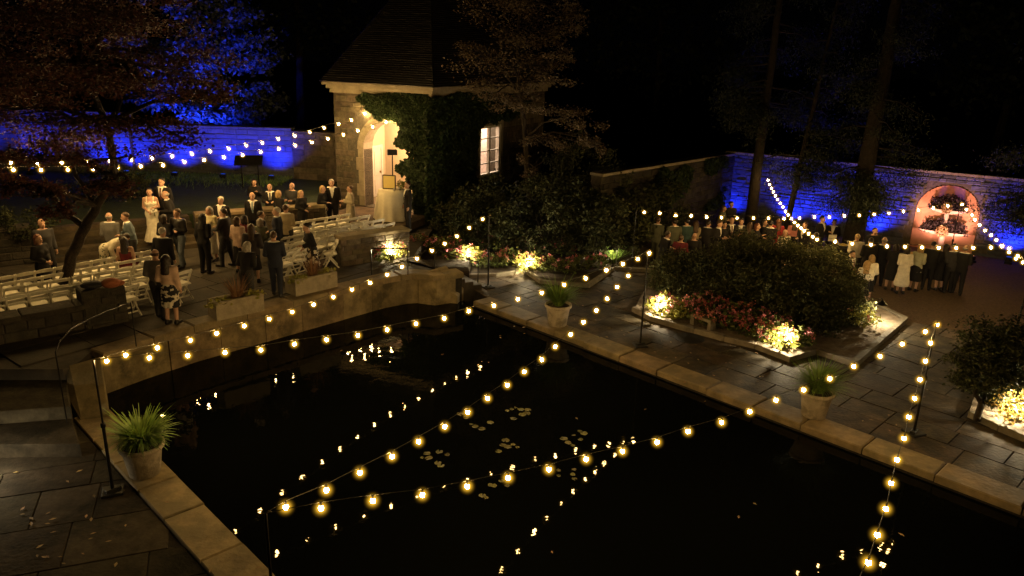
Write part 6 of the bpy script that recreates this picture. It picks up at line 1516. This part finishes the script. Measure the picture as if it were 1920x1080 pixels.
def ts(t_, sk, hem=.5, top='top', th=.9): return ((top, t_, th), ('skirt', sk, hem), ('shoes', SHO))
def sw(t_, tr): return (('top', t_, .86), ('trousers', tr), ('shoes', SHO))
def at_head(px, py, z, ht): q = gp(px, py, z+ht); return (q[0], q[1], z)
GC = 'wedding guests in the courtyard'; GT = 'wedding guests on the terrace'
def C_(label, px, py, yaw, sex, ht, ar, hair, wear, z=ZC, lean=0, leg='stand', skin=None, group=GC):
    if leg == 'stand' and sex == 'm' and random.random() < .5: leg = 'step'
    if not lean and leg != 'sit' and 'gown' not in str(wear[0][0]): lean = random.choice((0, 0, 5))
    h = ht if leg != 'sit' else ht-.36*ht/1.745
    person(label, at_head(px, py, z, h*(1 if not lean else math.cos(rad(lean))*.45+.55)), yaw, sex, ht, ar, leg, lean, hair, skin, wear, group)
S_ = 1.03
ZST = ZC+.32
# the couple and those near the steps
C_('bride in a fitted ivory gown with dark pinned up hair', 279, 353, 12, 'f', 1.74, ('clasp', 'hold'), ('bun', 'dark'), (('gown', IVO),), z=ZST+.0)
C_('bearded groom in black suit and dark tie behind the bride', 302, 334, -5, 'm', 1.84, ('down', 'down'), ('short', 'black'), suit(BLK, tie=TIED), z=ZST+.16)
C_('bald man in black handing something to the bride', 318, 358, -70, 'm', 1.78, ('reach', 'hold'), ('fringe', 'grey'), suit(BLK), z=ZST-.16, lean=10)
C_('man in black leather jacket and faded jeans with folded arms', 331, 392, -25, 'm', 1.80, ('fold', 'fold'), ('short', 'brown'), sw(LEA, JEAN))
C_('dark haired guest in black standing close before the bride', 306, 402, 170, 'f', 1.66, ('hold', 'hold'), ('bob', 'dark'), sw(BLK, BLK))
C_('white haired man in dark suit seen from behind', 301, 428, 175, 'm', 1.78, ('down', 'clasp'), ('short', 'white'), suit(BLK))
C_('balding man in grey blazer seen from behind', 203, 399, 185, 'm', 1.78, ('hold', 'hold'), ('fringe', 'grey'), suit(GREY, CHAR))
C_('young man in blue grey jacket looking down at his hands', 241, 398, -60, 'm', 1.78, ('hold', 'hold'), ('short', 'brown'), suit(BLUG, CHAR), lean=8)
C_('woman in cream printed dress bending over a chair', 193, 440, 95, 'f', 1.70, ('reach', 'reach'), ('bob', 'dark'), (('top', IVO, .92), ('skirt', FLO2, .45), ('shoes', SHO)), lean=62)
C_('seated woman in burgundy open back dress', 232, 444, 190, 'f', 1.72, ('clasp', 'clasp'), ('long', 'dark'), (('sleeveless', BURG, .95), ('skirt', BURG)), leg='sit')
C_('woman in black dress with white collar clutching a small bag', 70, 440, 75, 'f', 1.68, ('clasp', 'clasp'), ('bob', 'auburn'), ts(BLK, BLK, .45))
C_('man in dark clothes partly in shadow by the wall', 76, 411, 60, 'm', 1.80, ('down', 'down'), ('fringe', 'brown'), sw(CHAR, BLK))
C_('woman in pale pink cardigan and black floral skirt from behind', 310, 478, 178, 'f', 1.74, ('down', 'clasp'), ('long', 'dark'), (('top', PINK, .88), ('skirt', FLOR, .46), ('shoes', SHO)))
C_('grey clad man close beside the woman in the floral skirt', 288, 469, 185, 'm', 1.74, ('clasp', 'clasp'), ('fringe', 'brown'), sw(GREY, CHAR))
C_('tall guest all in black from behind in the aisle', 377, 402, 165, 'f', 1.78, ('hold', 'down'), ('long', 'black'), sw(BLK, BLK))
C_('grey haired woman in cream jacket and pale long skirt', 391, 388, -15, 'f', 1.70, ('hold', 'fold'), ('bob', 'grey'), ts(CRM, IVO, .25))
C_('dark jacketed man talking with the woman in cream', 418, 391, -100, 'm', 1.80, ('hold', 'reach'), ('short', 'dark'), suit(CHAR, CHAR))
C_('white haired man facing forward behind the woman in cream', 413, 369, -10, 'm', 1.80, ('hold', 'hold'), ('short', 'white'), suit(BLK))
C_('woman wrapped in pale pink shawl from behind', 444, 407, 150, 'f', 1.70, ('hold', 'hold'), ('bob', 'brown'), (('shawl', PINK, .72), ('skirt', BLK, .4), ('shoes', SHO)))
C_('large woman in dark grey shawl from behind', 470, 420, 190, 'f', 1.72, ('clasp', 'clasp'), ('long', 'brown'), (('shawl', SHAWL, .62), ('skirt', BLK, .4), ('shoes', SHO)))
C_('dark haired woman beside the pink shawl', 458, 404, 160, 'f', 1.66, ('hold', 'hold'), ('bob', 'dark'), sw(BURG, BLK))
C_('photographer crouched with a camera in dark printed top', 457, 456, 165, 'f', 1.70, ('drink', 'drink'), ('bob', 'grey'), sw(BLK, CHAR), lean=12)
C_('man in navy suit with hands low seen from behind', 512, 434, 190, 'm', 1.80, ('clasp', 'clasp'), ('short', 'brown'), suit(NAVY))
C_('ruddy man in dark suit with pale blue tie', 473, 360, 5, 'm', 1.82, ('down', 'down'), ('fringe', 'white'), suit(BLK, tie=TIEB))
C_('woman in black cardigan holding a drink on the lawn side', 476, 336, 15, 'f', 1.68, ('hold', 'drink'), ('bob', 'dark'), ts(BLK, BLK, .45), z=ZC)
C_('bald man with glasses and dark tie looking down', 505, 345, 10, 'm', 1.78, ('hold', 'hold'), None, suit(BLK, tie=CHAR), z=ZC)
C_('blond woman from behind reaching for a drink', 522, 357, 140, 'f', 1.66, ('hold', 'drink'), ('bob', 'blond'), ts(BLK, BLK, .45))
C_('bald man in dark sweater with clasped hands', 547, 343, -15, 'm', 1.76, ('hold', 'hold'), None, sw(CHAR, BLK), z=ZC)
C_('young blond woman in black jacket turned aside', 564, 357, 60, 'f', 1.64, ('clasp', 'hold'), ('long', 'blond'), ts(BLK, BLK, .45))
C_('man in tan jacket seen from behind by the back row', 535, 384, 170, 'm', 1.74, ('hold', 'hold'), ('short', 'brown'), suit(TAN, CHAR))
C_('white haired man in navy suit facing the pink shawl', 518, 389, -80, 'm', 1.78, ('down', 'clasp'), ('short', 'white'), suit(NAVY))
C_('blond woman in black talking to the tallest suited man', 602, 348, 70, 'f', 1.68, ('hold', 'down'), ('bob', 'blond'), ts(BLK, PATT, .5))
C_('tallest man in black suit and white shirt near the arch', 621, 336, 15, 'm', 1.86, ('down', 'down'), ('short', 'grey'), suit(BLK))
C_('woman in beige coat facing the suited man near the arch', 656, 348, -75, 'f', 1.68, ('hold', 'hold'), ('short', 'brown'), (('coat', BEI, .42), ('shoes', SHO)))
C_('woman in black bending her head beside the empty chairs', 583, 418, -60, 'f', 1.72, ('clasp', 'hold'), ('bun', 'dark'), ts(BLK, FLOR, .42), lean=10)
C_('seated dark haired person between the standing guests', 490, 396, 120, 'm', 1.74, ('clasp', 'clasp'), ('short', 'dark'), (('top', BLK, .86), ('trousers', BLK), ('shoes', SHO)), leg='sit')
C_('seated grey haired woman with short hair', 488, 409, 175, 'f', 1.70, ('clasp', 'clasp'), ('bob', 'grey'), (('top', OLI, .86), ('skirt', CHAR)), leg='sit')
C_('person in dark suit half hidden by ivy beside the draped table', 764, 340, -60, 'm', 1.78, ('down', 'down'), ('short', 'dark'), suit(BLK), z=ZF-.02)
# terrace
def T_(*a, **k): k.setdefault('z', ZT); k['group'] = GT; C_(*a, **k)
T_('man in olive grey suit from behind at the terrace edge', 1234, 408, 160, 'm', 1.80, ('hold', 'down'), ('short', 'brown'), suit(OLI))
T_('guest in long dark olive coat from behind', 1266, 411, 180, 'm', 1.80, ('hold', 'hold'), ('short', 'dark'), suit(OLI, CHAR))
T_('guest in dark teal jacket from behind', 1290, 411, 185, 'm', 1.80, ('hold', 'hold'), ('short', 'black'), suit(TEAL, BLK))
T_('guest in brownish jacket right of the teal one', 1306, 414, 175, 'f', 1.72, ('hold', 'hold'), ('long', 'brown'), ts(TAN, CHAR, .4))
T_('man in black leaning in near the first terrace pole', 1247, 434, 110, 'm', 1.76, ('hold', 'hold'), ('short', 'dark'), suit(BLK), lean=10)
T_('seated guest whose ear shows above the rhododendron', 1278, 441, 150, 'm', 1.74, ('clasp', 'clasp'), ('short', 'brown'), (('top', BURG, .86), ('trousers', BLK)), leg='sit')
T_('seated bald man lit orange above the rhododendron', 1303, 437, 170, 'm', 1.76, ('clasp', 'clasp'), None, (('top', BLK, .86), ('trousers', BLK)), leg='sit')
T_('man in black suit bowing his head over his hands', 1345, 413, 60, 'm', 1.80, ('hold', 'hold'), ('short', 'brown'), suit(BLK), lean=8)
T_('man in dark suit and red tie among the tables', 1373, 408, 0, 'm', 1.82, ('down', 'hold'), ('fringe', 'brown'), suit(BLK, tie=TIED))
T_('seated woman in leaf print top looking left', 1369, 427, -60, 'f', 1.70, ('clasp', 'hold'), ('bob', 'blond'), (('top', PATT, .86), ('skirt', BLK)), leg='sit')
T_('seated man with white collar showing at the nape', 1389, 430, 160, 'm', 1.74, ('hold', 'hold'), ('short', 'dark'), (('top', BLK, .86), ('trousers', BLK)), leg='sit')
T_('woman with light brown hair in a green top', 1407, 417, 150, 'f', 1.68, ('hold', 'hold'), ('long', 'brown'), ts(OLI, BLK, .45))
T_('woman lifting food to her mouth beside the pine trunk', 1421, 419, 60, 'f', 1.68, ('drink', 'hold'), ('bob', 'auburn'), ts(BLK, BLK, .45))
T_('woman in black holding a glass up', 1434, 412, 50, 'f', 1.70, ('drink', 'hold'), ('bob', 'dark'), ts(BLK, BLK, .45))
T_('woman in a red dress with long hair', 1461, 411, 170, 'f', 1.70, ('hold', 'hold'), ('long', 'auburn'), ts(RED, RED, .5))
T_('seated bald man in patterned shirt before the red dress', 1474, 431, 20, 'm', 1.74, ('clasp', 'clasp'), None, (('top', PATT, .86), ('trousers', CHAR)), leg='sit')
T_('woman in rose pink next to the red dress', 1492, 412, 160, 'f', 1.68, ('hold', 'hold'), ('long', 'brown'), ts(PNK2, BLK, .5))
T_('bearded man in black standing high before the blue corner', 1372, 378, 20, 'm', 1.84, ('down', 'hold'), ('short', 'dark'), suit(BLK, sh=BLK), z=ZT)
T_('long haired woman left of the bearded man', 1355, 385, 60, 'f', 1.72, ('hold', 'hold'), ('long', 'brown'), ts(OLI, BLK, .45), z=ZT)
T_('dark figure before the bright blue wall left of the wide pine', 1543, 405, 40, 'm', 1.80, ('down', 'hold'), ('short', 'black'), suit(BLK))
T_('seated dark figure beside the wide pine trunk', 1565, 412, -30, 'm', 1.78, ('clasp', 'clasp'), ('short', 'black'), suit(BLK), leg='sit')
T_('server in black behind the buffet, back to the bright blue', 1642, 427, 5, 'm', 1.80, ('hold', 'hold'), ('short', 'black'), sw(BLK, BLK))
T_('woman in loose white blouse from behind at the buffet', 1610, 440, 175, 'f', 1.74, ('hold', 'hold'), ('bun', 'blond'), ts(IVO, BLK, .42, 'shawl'))
T_('man in dark suit and cap holding a plate', 1600, 470, 20, 'm', 1.76, ('hold', 'hold'), ('short', 'dark'), suit(BLK, tie=TIED))
T_('bald heavy man in black from behind at the buffet', 1660, 445, 170, 'm', 1.80, ('hold', 'hold'), ('fringe', 'grey'), suit(BLK))
T_('blond girl with long hair in white top and black skirt', 1627, 489, 160, 'f', 1.62, ('hold', 'hold'), ('long', 'blond'), ts(IVO, BLK, .5))
T_('blond woman close behind the long haired girl', 1637, 479, 170, 'f', 1.70, ('clasp', 'clasp'), ('bob', 'blond'), ts(IVO, BLK, .5))
T_('woman in long white coat from behind', 1703, 463, 172, 'f', 1.70, ('hold', 'hold'), ('bob', 'dark'), (('coat', IVO, .30), ('shoes', SHO)))
T_('woman in sage blouse beside the white coat', 1727, 460, 120, 'f', 1.68, ('hold', 'reach'), ('bob', 'blond'), ts(SAGE, BLK, .4, 'top', .75))
T_('guest in black leaning over the buffet by the niche', 1752, 455, 150, 'm', 1.76, ('reach', 'reach'), ('short', 'black'), suit(BLK), lean=12)
T_('second guest in black at the buffet corner', 1775, 458, 190, 'f', 1.70, ('reach', 'hold'), ('long', 'dark'), ts(BLK, BLK, .4))
T_('grey haired man in dark suit at the end of the buffet', 1812, 460, 150, 'm', 1.78, ('hold', 'down'), ('fringe', 'grey'), suit(BLK))
for l_, px_, py_, yw_, sx_, ar_, hr_, we_ in [
    ('man in black turned away left of the bowing man', 1328, 414, 150, 'm', ('hold', 'down'), ('short', 'dark'), suit(BLK)),
    ('dark haired woman in black between bowing man and red tie', 1359, 416, 30, 'f', ('hold', 'hold'), ('bob', 'dark'), ts(BLK, BLK, .45)),
    ('man in charcoal suit right of the man with red tie', 1391, 410, -20, 'm', ('hold', 'drink'), ('short', 'dark'), suit(CHAR)),
    ('man in dark jacket behind the woman with raised glass', 1446, 414, 160, 'm', ('hold', 'hold'), ('short', 'black'), suit(BLK)),
    ('dark suited man right of the rose pink woman', 1512, 416, -50, 'm', ('hold', 'down'), ('short', 'brown'), suit(BLK)),
    ('woman in black by the end of the bar table', 1532, 436, 120, 'f', ('hold', 'hold'), ('bob', 'dark'), ts(BLK, BLK, .4)),
    ('man in black between the white blouse and the heavy man', 1634, 446, 165, 'm', ('hold', 'hold'), ('short', 'dark'), suit(BLK)),
    ('woman in black just left of the white coat', 1682, 458, 150, 'f', ('hold', 'reach'), ('bob', 'dark'), ts(BLK, BLK, .4)),
    ('man in charcoal between second guest and grey haired man', 1793, 458, 185, 'm', ('hold', 'hold'), ('short', 'black'), suit(CHAR, BLK))]:
    T_(l_, px_, py_, yw_, sx_, 1.78 if sx_ == 'm' else 1.68, ar_, hr_, we_)
# buffet tables, tableware
m_blkcl = cloth('black table linen', (.015, .014, .014))
def buffet(label, pa, pb_, w_=.8, h=.78, z=ZT):
    a_, b_ = Vector(gp(*pa, z+h)[:2]), Vector(gp(*pb_, z+h)[:2]); c = (a_+b_)/2; L = (b_-a_).length
    o = empty('buffet_table', (c.x, c.y, z), math.atan2((b_-a_).y, (b_-a_).x), label, 'table'); mb = MB()
    n = 40; per = []
    for i in range(n):
        t_ = i/n*2*(L+w_); 
        if t_ < L: p_ = (-L/2+t_, -w_/2)
        elif t_ < L+w_: p_ = (L/2, -w_/2+t_-L)
        elif t_ < 2*L+w_: p_ = (L/2-(t_-L-w_), w_/2)
        else: p_ = (-L/2, w_/2-(t_-2*L-w_))
        per.append(p_)
    V = [(x, y, h) for x, y in per]+[(x*(1.02+.015*math.sin(i*2.1)), y*(1.06+.05*math.sin(i*1.7)), .01) for i, (x, y) in enumerate(per)]
    mb.add(V, [(i, n+i, n+(i+1) % n, (i+1) % n) for i in range(n)]+[tuple(range(n))]); mb.build('tablecloth', m_blkcl, o)
    mb = MB(); mb.slab((0, 0, h-.03), (L-.06, w_-.06, .04)); mb.build('tabletop', m_white, o)
    return o, c, (b_-a_).normalized(), L
for l_, pa, pb_ in (('black draped buffet table before the orange niche', (1690, 478), (1795, 482)), ('black draped bar table before the wide pine', (1560, 462), (1650, 462))):
    o, c, dd, L = buffet(l_, pa, pb_); nn_ = Vector((-dd.y, dd.x))
    for k in range(7):
        p_ = c+dd*((k/6-.5)*(L-.4))+nn_*random.uniform(-.2, .2); z = o.location.z+.781
        if k % 3 == 1:
            s_ = empty('serving_dish', (p_.x, p_.y, z), random.uniform(0, 3), f'pale serving dish, {ORD[k]} thing along the '+('buffet before the niche' if 'niche' in l_ else 'bar by the wide pine'), 'dish', 'tableware on the dark tables')
            mb = MB(); mb.lathe([(.1, 0), (.2, .05), (.21, .06), (.19, .05), (.05, .03)], n=16); mb.build('dish', m_white, s_, smooth=True); mb = MB(); mb.ball((0, 0, .05), (.15, .15, .06), nu=10, nv=6); mb.build('food', mat('food', (.45, .25, .1), (.3, .3, .08), rough=.7, nscale=20), s_)
        else:
            s_ = empty('wine_glass', (p_.x, p_.y, z), 0, f'clear wine glass, {ORD[k]} thing along the '+('buffet before the niche' if 'niche' in l_ else 'bar by the wide pine'), 'glass', 'tableware on the dark tables')
            mb = MB(); mb.lathe([(.035, 0), (.006, .01), (.006, .09), (.03, .12), (.038, .17), (.03, .2), (.026, .2)], n=10); mb.build('bowl', m_gl, s_, smooth=True); mb = MB(); mb.lathe([(.028, .125), (.034, .16)], n=8); mb.build('wine', mat('wine', (.12, .01, .02), rough=.1), s_)
q = gp(1560, 452, ZT+.78); o = empty('menu_board', (q[0], q[1], ZT+.782), .1, 'small white menu card standing on the bar table', 'sign'); mb = MB(); mb.slab((0, 0, .13), (.34, .02, .26), bev=.005); mb.build('card', m_white, o); mb = MB(); mb.slab((0, .05, .05), (.1, .1, .02)); mb.build('foot', m_white, o)
# round guest tables behind the rhododendron
for l_, px, py in (('round black draped table behind the rhododendron at its left', 1290, 452), ('round black draped table amid the seated guests', 1375, 440), ('round black draped table before the red dress', 1450, 440)):
    q = gp(px, py, ZT+.75); cloth_table('guest_table', l_, (q[0], q[1]+.4, ZT), .75, .74, .85, m_blkcl)
    o = empty('flower_vase', (q[0], q[1]+.4, ZT+.755), 0, 'small pale bouquet standing on the '+l_, 'flowers'); P = blob_points(70, (0, 0, .25), (.14, .14, .1), .8); leaf_obj('blossoms', P, .06, m_cream, o, aspect=.9); mb = MB(); mb.lathe([(.05, 0), (.06, .1), (.04, .2)], n=10); mb.build('vase', m_gl, o)
# bride's bouquet, photographer's camera, handbag
q = at_head(279, 353, ZST, 1.74); o = empty('bouquet', (q[0]+.22, q[1]-.27, ZST+1.02), 0, 'small white bouquet held at the waist of the bride', 'bouquet'); P = blob_points(90, (0, 0, .05), (.09, .09, .08), .8); leaf_obj('blossoms', P, .05, m_white, o, aspect=.9); mb = MB(); mb.tube([(0, 0, -.12), (0, 0, .02)], .015, n=6); mb.build('stems', L_bed, o)
